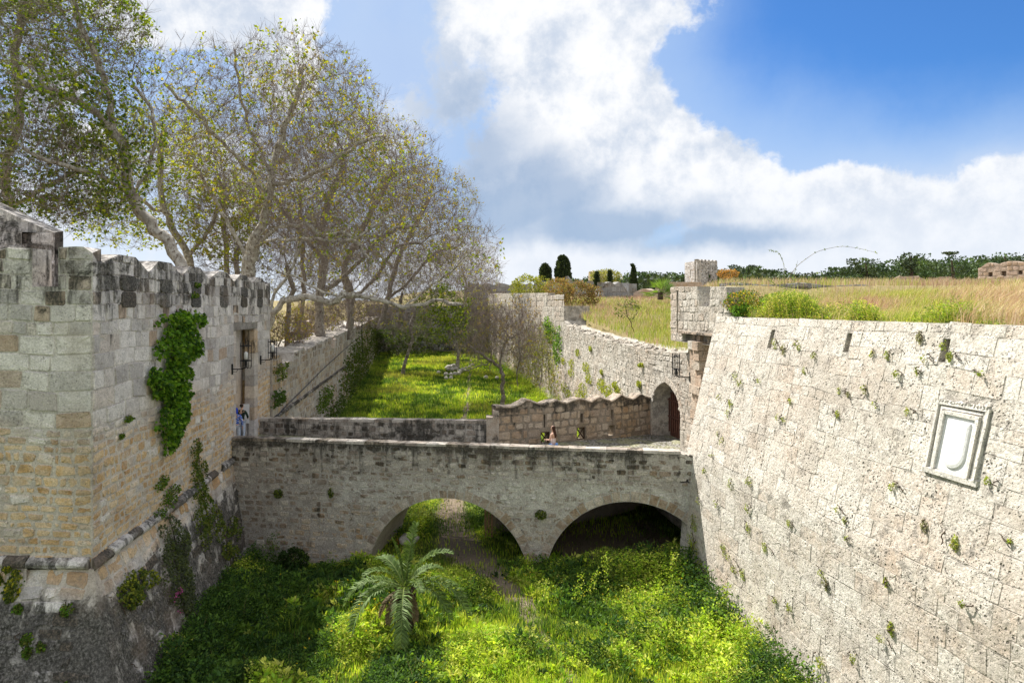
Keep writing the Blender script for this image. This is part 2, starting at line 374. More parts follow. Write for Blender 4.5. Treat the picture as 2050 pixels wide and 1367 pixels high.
def stones(mb, face, loops, rng, d=(0.01, 0.03), bevel=.02, wear=None, zclip=None, push=(), holes=(), warp=0.0, seed=0, tint=None, dback=-.02, rough=.006):
    """loops: (n,8,2) outlines in (u,z); each becomes one block with bevelled edges"""
    L = np.array(loops, float)
    n = len(L)
    if n == 0: return
    c = L.mean(1, keepdims=True)
    if zclip is not None:
        top = zclip(L[..., 0])-.004; keep = (c[:, 0, 1] < zclip(c[:, 0, 0])+0.02); L[..., 1] = np.minimum(L[..., 1], top); L = L[keep]; n = len(L); c = L.mean(1, keepdims=True)
    for (cu, cz, r) in push:           # keep clear of arch rings
        dd = L-np.array((cu, cz)); rr = np.linalg.norm(dd, axis=2); cc = np.linalg.norm(c[:, 0]-np.array((cu, cz)), axis=1)
        f = np.where(rr < r, r/np.maximum(rr, 1e-3), 1.0)
        L = np.array((cu, cz))+dd*f[..., None]; keep = cc > r-.05; L = L[keep]; c = L.mean(1, keepdims=True); n = len(L)
    for hh in holes:
        inside = (c[:, 0, 0] > hh[0]) & (c[:, 0, 0] < hh[1]) & (c[:, 0, 1] > hh[2]) & (c[:, 0, 1] < hh[3]); L = L[~inside]; c = L.mean(1, keepdims=True)
        ov = (c[:, 0, 0] > hh[0]) & (c[:, 0, 0] < hh[1])
        up = ov & (c[:, 0, 1] >= hh[3]); L[up, :, 1] = np.maximum(L[up, :, 1], hh[3]); dn = ov & (c[:, 0, 1] <= hh[2]); L[dn, :, 1] = np.minimum(L[dn, :, 1], hh[2])
        c = L.mean(1, keepdims=True); n = len(L)
    nr = np.random.default_rng(seed+5)
    size = np.minimum(np.ptp(L[..., 0], axis=1), np.ptp(L[..., 1], axis=1)); bv = np.minimum(bevel, size*.22)
    if warp:
        uu = L[..., 0]; zz = L[..., 1]; L = L.copy()
        L[..., 1] = zz+warp*(np.sin(uu*1.3+seed)+.6*np.sin(uu*3.1+zz*.7+seed*2))*.5
        if zclip is not None: L[..., 1] = np.minimum(L[..., 1], zclip(L[..., 0])-.004)
    c = L.mean(1, keepdims=True); dv = c-L; dl = np.linalg.norm(dv, axis=2, keepdims=True)+1e-6
    I = L+dv/dl*np.minimum(bv[:, None, None]*1.3, dl*.6)
    off = nr.uniform(*d, n)
    dI = off[:, None]+nr.normal(0, rough, (n, 8)); dC = off+nr.uniform(0, .4, n)*bv*.3
    VO = face.at(L[..., 0], L[..., 1], dback); VI = face.at(I[..., 0], I[..., 1], dI); VC = face.at(c[:, 0, 0], c[:, 0, 1], dC)
    V = np.concatenate([VO, VI, VC[:, None]], 1); k = 17; base = (np.arange(n)*k)[:, None]
    a = np.arange(8); b = (a+1) % 8
    Q = np.stack([a, b, b+8, a+8], 1)[None]+base[..., None]; T = np.stack([a+8, b+8, np.full(8, 16)], 1)[None]+base[..., None]
    A = np.zeros((n, k, 4)); A[..., 0] = nr.random(n)[:, None]; A[..., 1] = nr.random(n)[:, None]; A[..., 3] = 1
    A[:, :8, 2] = .8
    if tint is not None: A = tint(A, c[:, 0])
    W = wear(V.reshape(-1, 3), np.concatenate([L[..., 0], I[..., 0], c[:, :, 0]], 1).ravel(), np.concatenate([L[..., 1], I[..., 1], c[:, :, 1]], 1).ravel()) if wear else None
    mb.add(V.reshape(-1, 3), Q.reshape(-1, 4), T.reshape(-1, 3), A=A.reshape(-1, 4), B=W)
def rect_loops(R, rng, gap=.012, jit=.01, corner=.18, seed=0):
    R = np.asarray(R); n = len(R); nr = np.random.default_rng(seed+11); w = R[:, 1]-R[:, 0]; h = R[:, 3]-R[:, 2]
    g = np.minimum(gap/2*(1+nr.random(n)), np.minimum(w, h)*.2); x0, x1, z0, z1 = R[:, 0]+g, R[:, 1]-g, R[:, 2]+g, R[:, 3]-g
    c = np.minimum(x1-x0, z1-z0)*corner
    L = np.stack([np.stack(p, -1) for p in ((x0+c, z0), (x1-c, z0), (x1, z0+c), (x1, z1-c), (x1-c, z1), (x0+c, z1), (x0, z1-c), (x0, z0+c))], 1)
    return L+nr.normal(0, jit, L.shape)*np.minimum(1, (np.minimum(w, h)/.3))[:, None, None]
def wall_with_holes(mb, face, u0, u1, zlo, zhi, thick, holes, du=.5, nz=6, wear=None, A=(.5, .4, .8, 1), ends=(True, True)):
    """holes: (u0,u1,z0,z1,depth) depth None = right through"""
    cuts = sorted(set([u0, u1]+[round(h[0], 4) for h in holes]+[round(h[1], 4) for h in holes]))
    for i, (a, b) in enumerate(zip(cuts[:-1], cuts[1:])):
        if b-a < 1e-4: continue
        us = np.linspace(a, b, max(2, int((b-a)/du)+1)); hs = sorted([h for h in holes if h[0]-1e-3 <= (a+b)/2 <= h[1]+1e-3], key=lambda h: h[2])
        z = zlo
        for h in hs:
            core(mb, face, us, z, cst(h[2]), thick, nz, A, wear, ends=(True, True)); z = cst(h[3])
            if h[4] is not None: core(mb, face, us, cst(h[2]-.01), cst(h[3]+.01), thick-h[4]-.02, 1, A, wear, d0=-h[4])
        if float(np.min(zhi(us)-z(us))) > .01: core(mb, face, us, z, zhi, thick, nz, A, wear, ends=(True, True))
def caps(mb, face, u0, u1, ztop, thick, rng, w=(.5, .9), h=.14, over=.04, wear=None, seed=0):
    nr = np.random.default_rng(seed); u = u0
    while u < u1-.05:
        e = min(u1, u+nr.uniform(*w)); e = u1 if u1-e < .2 else e
        g = .006; cu = (u+e)/2; zt = float(ztop(np.array(cu)))
        P = []
        j = nr.normal(0, .008, (8, 3))
        for (zz, dd) in ((zt, over), (zt+h, over-.015)):
            for (uu, d2) in ((u+g, dd), (e-g, dd), (e-g, -thick-dd), (u+g, -thick-dd)): P.append(face.at(np.array(uu), np.array(zz+(float(ztop(np.array(uu)))-zt)), np.array(d2)))
        P = np.array(P)+j
        a = (nr.random(), nr.random(), 0, 1); W = wear(P, np.full(8, cu), np.full(8, zt)) if wear else None
        mb.add(P, [(3, 2, 1, 0), (4, 5, 6, 7), (0, 1, 5, 4), (1, 2, 6, 5), (2, 3, 7, 6), (3, 0, 4, 7)], A=a, B=W); u = e
def ring_loops(cu, cz, r0, r1, a0, a1, n, rng):
    L = []
    for k in range(n):
        x, y = a0+(a1-a0)*k/n, a0+(a1-a0)*(k+1)/n; e = .012/r0; x += e/2*np.sign(a1-a0); y -= e/2*np.sign(a1-a0); rr = r1+rng.uniform(-.05, .05)
        m = (x+y)/2
        L.append([(cu+r*math.cos(t), cz+r*math.sin(t)) for r, t in ((r0, x), (r0, m), (r0, y), ((r0+rr)/2, y), (rr, y), (rr, m), (rr, x), ((r0+rr)/2, x))])
    return np.array(L)
# ------------------------------------------------------------------ terrain
rng = random.Random(7)
def Wp(px, py, Y): return ((px-1025)/F_PX*Y, Y, (615-py)/F_PX*Y)
def uz(face, px, py=None):
    """where the sight line of a photo column meets a face drawn in plan"""
    k = (px-1025)/F_PX
    for i in range(len(face.L)):
        (x0, y0), (x1, y1) = face.p[i], face.p[i+1]; den = (x1-x0)-k*(y1-y0)
        if abs(den) < 1e-9: continue
        f = (k*y0-x0)/den
        if -1e-6 <= f <= 1+1e-6:
            Y = y0+f*(y1-y0); u = face.cu[i]+f*face.L[i]
            return u if py is None else (u, (615-py)/F_PX*Y)
    raise ValueError((px, py))
def sst(x, a, b): t = np.clip((np.asarray(x, float)-a)/(b-a), 0, 1); return t*t*(3-2*t)
LX = lambda y: np.where(y < 33.4, -11.24-.1066*(y-27.2), -11.8-.13*(y-33.5))
CURT = [(8.48, 24.5), (6.75, 33.6), (6.35, 38), (5.9, 44), (5.3, 52), (4.6, 60), (2.0, 77), (-1.6, 95), (-4, 114)]
def RX(y):
    c = np.array(CURT); return np.where(y < 25.2, 11.4-.15*y, np.interp(y, c[:, 1], c[:, 0]))
def zmoat(x, y):
    P = np.stack([x, y, 0*x], -1).reshape(-1, 3); n = (fbm(P, .35, 3, 4)-.5).reshape(np.shape(x))
    return -9.80-.38*sst(-x, 4.5, 8)*sst(y, 21, 26)*(1-sst(y, 33, 40))+.03*np.maximum(0, y-30)+.45*n
def zfield(x, y):
    z = -2.3+(np.clip(y, 34, 95)-34)*.053+np.maximum(0, y-95)*.035
    z = np.minimum(z, 7.5); hi = 1.05+.022*np.maximum(0, y-34)-.0*x; k = sst(x-y*.262, .3, 1.8); z = z*(1-k)+np.maximum(z, hi)*k   # the higher ground right of the turret
    zb_ = -.50+.78*sst(x-(11.4-.15*y), 1.2, 8.5)+.25*(fbm(np.stack([x, y, 0*x], -1).reshape(-1, 3), .5, 5, 3)-.5).reshape(np.shape(x)); k = sst(y, 29.5, 33); return np.where(y < 29.5, zb_, np.where(y > 33, z, zb_*(1-k)+np.maximum(z, zb_*(1-k)-3*k)*k))
def zleft(x, y): return -3.35+.012*np.clip(y-40, 0, 200)
def height(x, y):
    lx, rx = LX(y), RX(y); zm = zmoat(x, y)
    tl = sst(lx-1.0-x, -.25, .25)*np.where(y > 16.9, 1, 0); tr = sst(x-(rx+1.55), -.25, .25)
    z = zm*(1-tl)+zleft(x, y)*tl; z = z*(1-tr)+zfield(x, y)*tr
    te = sst(y, 111.8, 112.6); zz = np.where(x < lx-1, zleft(x, y), np.where(x > rx+1, zfield(x, y), -.4)); z = z*(1-te)+zz*te
    tf = sst(y, 140, 320); z = z*(1-tf)+np.where(x > -40, 7.5, 3)*tf
    return z
def axis(a, b, st, far, n=16):
    m = np.arange(a, b+1e-6, st); g = np.geomspace(st, far, n); return np.concatenate([(a-np.cumsum(g))[::-1], m, b+np.cumsum(g)])
gx = axis(-42, 46, .5, 260); gy = axis(-14, 118, .5, 420)
X, Y = np.meshgrid(gx, gy, indexing='ij'); Z = height(X, Y)
def path_mask(x, y):
    """the beaten earth track through the arch"""
    pc = np.interp(y, [5, 14, 18, 20, 22.6, 25, 28, 32, 40, 60, 100], [2.2, 1.9, 1.5, .9, .4, -.9, -2.2, -2.9, -3.2, -4, -6]); w = np.interp(y, [10, 20, 23, 26, 31, 36, 60], [.34, .36, .55, 1.15, .9, .55, .25])
    return np.exp(-((x-pc)/w)**2)*np.interp(y, [15, 21.5, 23.5], [.52, .68, 1])+.95*sst(x, 1.0, 2.2)*sst(y, 25.2, 26.2)*(1-sst(y, 30.5, 32))*(1-sst(x, 6.3, 7))
PM = path_mask(X, Y)
mb = MB(); nx, ny = X.shape; g = np.arange(nx*ny).reshape(nx, ny)
Pt = np.stack([X, Y, Z], -1).reshape(-1, 3); nz = fbm(Pt, .25, 9, 4)
inm = ((X > LX(Y)-1.2) | (Y < 17)) & (X < RX(Y)+1.5) & (Y < 112)
A = np.stack([PM.ravel(), nz, inm.ravel()*1.0, np.ones(nx*ny)], 1)
mb.add(Pt, np.stack([g[:-1, :-1], g[1:, :-1], g[1:, 1:], g[:-1, 1:]], -1).reshape(-1, 4), A=A)
m, t, out = new_mat('ground'); geo = t.add('ShaderNodeNewGeometry'); P = geo.outputs['Position']
at = t.add('ShaderNodeAttribute', attribute_name='st'); s = t.sep(at.outputs['Color'])
n1 = t.noise(P, .8, 6, .6); n2 = t.noise(P, 9, 6, .7)
gr = t.mix(t.sstep(n1, .35, .65), (.085, .14, .018), (.16, .21, .03)); gr = t.mix(t.sstep(n2, .35, .7), gr, (.05, .075, .015))
dry = t.mix(t.sstep(n2, .3, .7), (.30, .24, .12), (.20, .17, .08)); gr = t.mix(s[2], dry, gr)
dirt = t.mix(t.sstep(n2, .3, .7), (.25, .20, .15), (.17, .135, .10))
b = t.mix(t.sstep(t.math('ADD', s[0], t.math('MULTIPLY', t.math('SUBTRACT', n2, .5), .7)), .35, .65), gr, dirt)
bs = t.add('ShaderNodeBsdfPrincipled'); t.l.new(b, bs.inputs['Base Color']); bs.inputs['Roughness'].default_value = .95; bs.inputs['Specular IOR Level'].default_value = .1
bu = t.add('ShaderNodeBump'); t.l.new(n2, bu.inputs['Height']); bu.inputs['Distance'].default_value = .06; t.l.new(bu.outputs[0], bs.inputs['Normal']); t.l.new(bs.outputs[0], out.inputs[0])
M['ground'] = m
tag(mb.build('ground', m, smooth=True), kind='structure')
# gravel promenade between the plane trees on the left bank
pm = MB(); ys = np.linspace(36, 118, 60); xc = LX(ys)-4.6-1.2*np.sin(ys*.06); w = 1.7+.3*np.sin(ys*.2)
V = np.concatenate([np.stack([xc-w, ys, zleft(xc, ys)+.03], 1), np.stack([xc+w, ys, zleft(xc, ys)+.03], 1)]); k = np.arange(59)
pm.add(V, np.stack([k, k+60, k+61, k+1], 1))
M['gravel'] = plain_mat('pale_gravel', (.52, .48, .42), .95, var=.2, scale=6)
tag(pm.build('promenade_path', M['gravel']), kind='structure')

# ------------------------------------------------------------------ gate bastion on the left
bast = empty('gate_bastion', (-11, 20, -9.7), 'tall grey and ochre gate bastion with zigzag battlements filling the left side', 'bastion')
LP = [(-32, 17.4), (-10.07, 16.3), (-11.90, 33.4), (-19, 33.9)]
fL = Face(LP, 1); Lc = fL.cu[1]
sideu = lambda y: Lc+(y-16.3)*1.00567
prof = [(0, 1.4)]
for k in range(7, -1, -1):                          # front battlements: solid merlons with open gaps
    a = Lc-1.5-k*2.9
    if a < .5: continue
    prof += [(a-.55, 1.46), (a-.001, 1.42), (a, .50), (a+.65, .50), (a+.651, 1.44), (a+1.1, 1.46)]
    if k: prof += [(a+1.75, 1.28)]
prof += [(Lc-.22, 1.45), (Lc, 1.30), (Lc+.35, 1.05)]
for yc in (18.15, 20.65, 23.2, 26.2, 28.9, 31.45):
    u = sideu(yc); prof += [(u-.48, 1.37), (u+.48, 1.37), (u+1.32, 1.0)]
prof = [p for p in prof if p[0] < sideu(33.3)]+[(sideu(33.4), 1.2), (fL.len, 1.2)]
pu, pz = np.array(prof).T; ztopL = lambda u: np.interp(u, pu, pz)
door = (sideu(27.5), sideu(31.07), -5.95, -.95, 1.3)
def wearL(V, u, z):
    n = fbm(V, .5, 4, 3); dk = sst(z, -1.0, .9)*.50+.28*(n-.5)
    dk = np.where(u < Lc+.2, dk*.75, dk); dk = dk-.18*sst(z, -1.0, -2.2)
    dk = np.where((u > Lc+8) & (z < 0), dk+.05, dk)
    oc = sst(z+1.1*(n-.5), -2.6, -3.9)*(1.0+.6*(n-.3)); oc = np.maximum(oc, .35*sst(u, Lc+9, Lc+14)*sst(z, -2, -3.2))
    pl = .35*sst(z, -2.5, -4)*n+.12
    return np.stack([dk, oc, pl], 1)
mbw = MB()
us_all = sorted(set([0, Lc, fL.cu[2], fL.len]+list(pu)+list(np.arange(0, fL.len, .6))))
def seg_us(a, b): return np.array([a]+[u for u in us_all if a+1e-4 < u < b-1e-4]+[b])
for a, b in ((0, Lc), (Lc, door[0]), (door[0], door[1]), (door[1], fL.cu[2]), (fL.cu[2], fL.len)):
    if a == door[0]:
        core(mbw, fL, seg_us(a, b), cst(-.95), ztopL, .65, 6, (.5, .4, .8, 1), wearL)
        core(mbw, fL, seg_us(a, b), cst(-.95), cst(-.3), 1.9, 2, (.5, .4, .7, 1), wearL)
        core(mbw, fL, seg_us(a, b), cst(-6.3), cst(-.9), .6, 8, (.45, .4, .5, 1), wearL, d0=-1.3)
    else:
        core(mbw, fL, seg_us(a, b), cst(-6.3), ztopL, .65, 12, (.5, .4, .8, 1), wearL)
        core(mbw, fL, np.array([a]+[q for q in np.arange(a+2.6, b-2.6, 1.5)]+[b]), cst(-6.3), cst(-.3), 1.9, 3, (.5, .4, .8, 1), wearL, d0=-.02)
rh = lambda z: (.17, .29) if z < -3.1 else ((.40, .60) if z < -.9 else (.30, .42))
bw = lambda z: (.22, .58) if z < -3.1 else ((.50, 1.15) if z < -.9 else (.35, .75))
gh = [(Lc-1.5-k*2.9, Lc-.85-k*2.9, .50, 3) for k in range(7)]
holes = [door]+gh
R = rects(fL.len, -6.15, 1.5, rh, bw, rng, breaks=[Lc, fL.cu[2]], holes=holes)
crn = [(p[0]) for p in prof]
lo = np.concatenate([rect_loops(R[R[:, 2] < -3.1], rng, gap=.03, jit=.022, seed=1), rect_loops(R[R[:, 2] >= -3.1], rng, gap=.010, jit=.012, corner=.08, seed=2)])
stones(mbw, fL, lo, rng, d=(.004, .03), bevel=.025, wear=wearL, zclip=ztopL, holes=[door[:4]]+gh, seed=2, warp=.05)
mbw.build('upper_wall', M['left'], bast)
# recessed panels below the peaks of the side battlements and dark slots
for yc in (18.15, 20.65, 23.2, 26.2, 28.9, 31.45):
    mbp = MB(); u = sideu(yc)
    lp = rect_loops(np.array([(u-.46, u+.46, -.02+.44*k, .42+.44*k) for k in range(2)]), rng, .01, .004)
    stones(mbp, fL, lo[:0] if False else lp, rng, d=(.045, .06), bevel=.03, wear=lambda V, u, z: np.stack([.75+0*u, 0*u, 0*u], 1), seed=int(yc*3))
    mbp.build('merlon_panel', M['left'], bast)
# battered foot
kb = lambda u: np.interp(u, [0, Lc, Lc+4, Lc+11, Lc+17.3, fL.len], [.30, .34, .30, .16, .10, .1])
fB = Face(LP, 1, batter=lambda u, z: .05+kb(u)*np.maximum(0, -6.2-z))
def wearB(V, u, z):
    n = fbm(V, .45, 8, 4); dk = .60*sst(z, -6.55, -7.3)+.5*(n-.45)+np.where(u < Lc+.3, .12, 0)*sst(z, -6.6, -7.4)
    oc = .8*sst(z, -7.1, -6.3)+.25*sst(n, .5, .7); pl = .40*sst(n, .45, .65)*sst(z, -6.5, -7.2)
    return np.stack([dk, oc, pl], 1)
mbl = MB(); ub = sorted(set([0, Lc, fL.cu[2]]+list(np.arange(0, fL.cu[2], .5))))
core(mbl, fB, np.array(ub), cst(-10.2), cst(-6.25), 1.5, 10, (.5, .4, .8, 1), wearB)
R = rects(fB.cu[2], -10.1, -6.27, (.22, .38), (.28, .85), rng, breaks=[Lc])
stones(mbl, fB, rect_loops(R, rng, .03, .02, seed=3), rng, d=(.0, .035), bevel=.03, wear=wearB, seed=5, warp=.06, rough=.012)
mbl.build('battered_foot', M['left'], bast)
# string course
def molding(mb, face, u0, u1, profile, seg=.8, seed=0, A=(.4, .4, 0, 1), wear=None, wob=.015, skip=()):
    nr = np.random.default_rng(seed); brk = [u0]
    while brk[-1] < u1: brk.append(brk[-1]+nr.uniform(.6, 1.3)*seg)
    brk[-1] = u1; brk = sorted(set(brk+[float(c) for c in face.cu if u0 < c < u1])); k = len(profile)
    for a, b in zip(brk[:-1], brk[1:]):
        if b-a < .05 or any(s0 < (a+b)/2 < s1 for s0, s1 in skip): continue
        n = 3; us = np.linspace(a+(.006 if a not in face.cu else 0), b-(.006 if b not in face.cu else 0), n); o = nr.normal(0, wob, 2); V = []
        for uu in us:
            for d, z in profile: V.append(face.at(np.array(uu), np.array(z+o[1]+nr.normal(0, wob*.4)), np.array(d+o[0]*.5+nr.normal(0, wob*.4))))
        V = np.array(V); Q = [(i*k+j, (i+1)*k+j, (i+1)*k+(j+1) % k, i*k+(j+1) % k) for i in range(n-1) for j in range(k)]
        T = [(0, j, j+1) for j in range(1, k-1)]+[((n-1)*k, (n-1)*k+j+1, (n-1)*k+j) for j in range(1, k-1)]
        W = wear(V, np.full(len(V), a), V[:, 2]) if wear else None
        mb.add(V, Q, T, A=(nr.random(), nr.random(), 0, 1), B=W)
wl = lambda V, u, z: np.stack([.55+0*u, 0*u, .35+0*u], 1)
for a_, b_ in ((.5, sideu(25.1)), (sideu(25.9), fL.cu[2])):
    ms = MB(); molding(ms, fL, a_, b_, [(-.1, -6.30), (.10, -6.28), (.17, -6.22), (.185, -6.15), (.15, -6.08), (.05, -6.02), (-.1, -5.99)], seed=4, wear=wl)
    ms.build('string_course', M['left'], bast, smooth=False)
# door recess: stepped jamb, pilaster and lintel block
wj = (.0, .75, .1, 1)
def jbox(y0, y1, x_in, x_out, z0, z1, B=wj):
    xm = lambda yy: -11.24-.1066*(yy-27.2)
    global mj; mj = MB(); h = z0
    while h < z1-.05:
        h2 = min(z1, h+rng.uniform(.38, .6)); r = (rng.random(), rng.random(), 0, 1)
        P = [(xm(yy)+xx+rng.uniform(-.006, .006), yy+rng.uniform(-.006, .006), zz) for zz in (h+.006, h2-.006) for (xx, yy) in ((x_in, y0), (x_out, y0), (x_out, y1), (x_in, y1))]
        mj.add(P, [(3, 2, 1, 0), (4, 5, 6, 7), (0, 1, 5, 4), (1, 2, 6, 5), (2, 3, 7, 6), (3, 0, 4, 7)], A=r, B=B); h = h2
    mj.build('door_jamb', M['left'], bast)
jbox(30.55, 31.2, -.42, .012, -6.0, -.97, (.05, .35, .25, 1))          # front pier of the far jamb
jbox(30.85, 31.2, -1.32, -.43, -6.0, -.97, (.1, .95, 0, 1))            # inner part of the far jamb
jbox(27.38, 27.8, -.5, .008, -6.0, -.97, (.05, .2, .3, 1))
mj2 = MB(); mj2.box((-11.95, 29.2, -3.6), (.1, 2.2, 4.4)); 
mj2 = MB(); mj2.tube([(-12.55, 30.1, -5.9), (-12.55, 30.1, -3.0), (-12.5, 30.0, -2.2)], .035, 6); mj2.build('door_pipe', M['iron'], bast)
# tower behind it at the far left
tw = empty('rear_tower', (-20, 22, -3.3), 'dark shaded stone tower with sloping top rising behind the front battlements', 'tower')
fT = Face([(-34, 23.0), (-14.15, 21.0), (-19.2, 27.5)], 1)
ztT = lambda u: np.interp(u, [0, fT.cu[1]-5.0, fT.cu[1]-3.2, fT.cu[1]-1.0, fT.cu[1], fT.len], [4.6, 4.6, 3.7, 2.7, 2.3, 2.3])
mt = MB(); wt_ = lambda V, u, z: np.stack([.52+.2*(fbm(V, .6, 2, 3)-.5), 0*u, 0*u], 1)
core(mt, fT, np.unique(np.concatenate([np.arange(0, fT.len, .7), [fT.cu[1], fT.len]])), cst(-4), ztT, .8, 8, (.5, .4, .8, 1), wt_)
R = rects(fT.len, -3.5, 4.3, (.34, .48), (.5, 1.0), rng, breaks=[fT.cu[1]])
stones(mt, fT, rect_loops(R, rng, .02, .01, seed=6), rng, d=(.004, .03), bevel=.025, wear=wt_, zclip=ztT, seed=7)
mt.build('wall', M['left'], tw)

# ------------------------------------------------------------------ the bridge
br = empty('stone_bridge', (-2.5, 28, -9.7), 'two arched stone bridge with dark stained parapets crossing the green moat', 'bridge')
fN = Face([(-11.75, 27.27), (7.6, 24.31)], 1)
uX = lambda x: (x+11.75)/(19.35/fN.len)
A1 = (uX(-2.46), -10.40, 3.14); A2 = (uX(4.326), -10.24, 3.14)
zdeck = lambda u: np.asarray(u, float)*0-6.30
FARP = np.array([(-13.2, 31.75), (-11.72, 31.45), (-.70, 29.1), (1.9, 30.1), (4.6, 31.6), (6.95, 33.45), (8.6, 33.5)])
def deckz(x, y):
    f = np.clip((y-np.interp(x, [-13, 7.9], [27.5, 24.4]))/np.maximum(.5, np.interp(x, FARP[:, 0], FARP[:, 1])-np.interp(x, [-13, 7.9], [27.5, 24.4])), 0, 1)
    return (1-f)*np.interp(x, [-13, -2, 2, 8], [-5.93, -6.06, -6.14, -6.27])+f*np.interp(x, [-13, -.7, 4, 7.5], [-5.85, -5.93, -6.05, -6.27])
def zlowB(u):
    z = np.full(np.shape(u), -10.3)
    for (c, cz, r) in (A1, A2):
        q = r*r-(u-c)**2; z = np.where(q > 0, np.maximum(z, cz+np.sqrt(np.maximum(q, 0))), z)
    return z
ab = [A1[0]-A1[2], A1[0]+A1[2], A2[0]-A2[2], A2[0]+A2[2]]
ua = np.unique(np.concatenate([np.arange(0, fN.len, .5), [fN.len]]+[c+r*np.sin(np.linspace(-PI/2, PI/2, 41)) for c, _, r in (A1, A2)]))
def wearN(V, u, z):
    n = fbm(V, .55, 12, 4); top = sst(z, -6.9, -5.7)
    band = sst(z, -7.75, -7.2)*(1-sst(z, -6.75, -6.35))
    dk = .20*top+.34*sst(z, -5.75, -5.4)+.34*(n-.45)+.15-.15*band*sst(u, 4, 6.5)-.22*band*sst(u, 4, 6.5)
    oc = .75*sst(n, .48, .66)*(1-top)*sst(z, -7.2, -8.5)
    pl = band*sst(u, 3.6, 6)*(.35+n)*.9+.5*sst(n, .52, .7)*(1-top)+.5*sst(u, 10.5, 12.5)*(1-sst(u, 17, 18))*sst(z, -9.2, -8)*(1-top)
    return np.stack([dk, oc, pl], 1)
def thickb(u):
    sh = np.shape(u); uf = np.ravel(u); P0 = fN.at(uf, uf*0-7, uf*0); bn = -fN.sn[0]; t = np.linspace(1.5, 10, 120)
    X_ = P0[:, 0][:, None]+bn[0]*t; Y_ = P0[:, 1][:, None]+bn[1]*t; ok = Y_ > np.interp(X_, FARP[:, 0], FARP[:, 1])+.25
    return t[ok.argmax(1)].reshape(sh)
mbb = MB()
def core_t(mb, face, us, zlo, zhi, tf, nz, A, wear):
    us = np.asarray(us); n = len(us); zl = zlo(us); zh = zhi(us); t = np.linspace(0, 1, nz+1); U = np.repeat(us[:, None], nz+1, 1); Zz = zl[:, None]+(zh-zl)[:, None]*t
    Fr = face.at(U, Zz, 0.0); Bk = face.at(U, Zz, -tf(U)); m_ = n*(nz+1); g = np.arange(m_).reshape(n, nz+1)
    V = np.concatenate([Fr.reshape(-1, 3), Bk.reshape(-1, 3)]); Q = [np.stack([g[:-1, :-1], g[1:, :-1], g[1:, 1:], g[:-1, 1:]], -1).reshape(-1, 4)]; Q.append(Q[0][:, ::-1]+m_)
    Q.append(np.stack([g[:-1, -1], g[1:, -1], g[1:, -1]+m_, g[:-1, -1]+m_], -1)); Q.append(np.stack([g[:-1, 0]+m_, g[1:, 0]+m_, g[1:, 0], g[:-1, 0]], -1))
    mb.add(V, np.concatenate(Q), A=A, B=wear(V, np.tile(U.ravel(), 2), np.tile(Zz.ravel(), 2)))
core_t(mbb, fN, ua, zlowB, lambda u: zdeck(u)-.04, thickb, 10, (.5, .4, .75, 1), wearN)
R = rects(fN.len, -10.1, -5.34, lambda z: (.17, .26), lambda z: (.20, .50) if z < -6.6 else (.26, .5), rng)
lo = rect_loops(R, rng, .024, .016, seed=8)
stones(mbb, fN, lo, rng, d=(-.008, .022), bevel=.03, wear=wearN, push=[(A1[0], A1[1], A1[2]+.36), (A2[0], A2[1], A2[2]+.36)], seed=9, warp=.045, rough=.01)
mbb.build('spandrel_wall', M['bridge'], br)
for (c, cz, r) in (A1, A2):
    mv = MB(); a0 = math.asin(max(-.99, (-10.1-cz)/r)) if cz > -10.1 else math.asin((-10.1-cz)/r); 
    wv = lambda V, u, z: np.stack([.15*fbm(V, .8, 3, 2), .2+0*u, .45*fbm(V, .6, 6, 3)], 1)
    stones(mv, fN, ring_loops(c, cz, r, r+.36, PI-a0, a0, 30, rng), rng, d=(.004, .026), bevel=.022, wear=wv, seed=int(c*7), dback=-.1)
    mv.build('arch_ring', M['bridge'], br)
mp = MB(); ue = uX(6.08)
core(mp, fN, np.linspace(0, ue, 40), lambda u: zdeck(u)-.05, cst(-5.30), .45, 3, (.5, .4, .7, 1), wearN)
capw = lambda V, u, z: np.stack([.30+.3*(fbm(V, 1.1, 5, 2)-.5), 0*u, .35+0*u], 1)
caps(mp, fN, 0, ue, cst(-5.31), .45, rng, (.5, .9), .10, .02, capw, 3)
mp.build('near_parapet', M['bridge'], br)
me_ = MB(); w2 = lambda V, u, z: np.stack([0*u, 0*u, .6+0*u], 1)
core(me_, fN, np.linspace(ue, ue+.75, 5), cst(-6.2), lambda u: -5.28-.35*(u-ue), .6, 2, (.6, .4, 0, 1), w2); me_.build('end_block', M['bridge'], br)
# far parapet
fF = Face([(-11.95, 31.50), (-.66, 29.09)], 1); ztF = lambda u: np.interp(u, [0, fF.len], [-5.27, -4.98]); mf = MB()
wf = lambda V, u, z: np.stack([.50+.5*(fbm(V, .8, 5, 2)-.5), 0*u, .15+0*u], 1)
core(mf, fF, np.linspace(0, fF.len, 25), cst(-6.4), ztF, .5, 3, (.5, .4, .6, 1), wf)
R = rects(fF.len, -6.3, -4.9, (.22, .3), (.28, .5), rng); stones(mf, fF, rect_loops(R, rng, .02, .012, seed=12), rng, d=(.0, .02), bevel=.025, wear=wf, zclip=ztF, seed=13)
caps(mf, fF, 0, fF.len-.3, ztF, .5, rng, (.5, .9), .12, .02, capw, 6)
mf.build('far_parapet', M['bridge'], br)
md = MB()
for (x, zt, w_) in ((-.96, -4.70, .3), (-.70, -4.42, .26)):
    md.box((x, 29.35, (zt-6.3)/2), (w_, .62, zt+6.3), .05, A=(.5, .5, 0, 1), B=(.3, 0, .3, 1))
md.build('parapet_stub', M['parapet'], br)
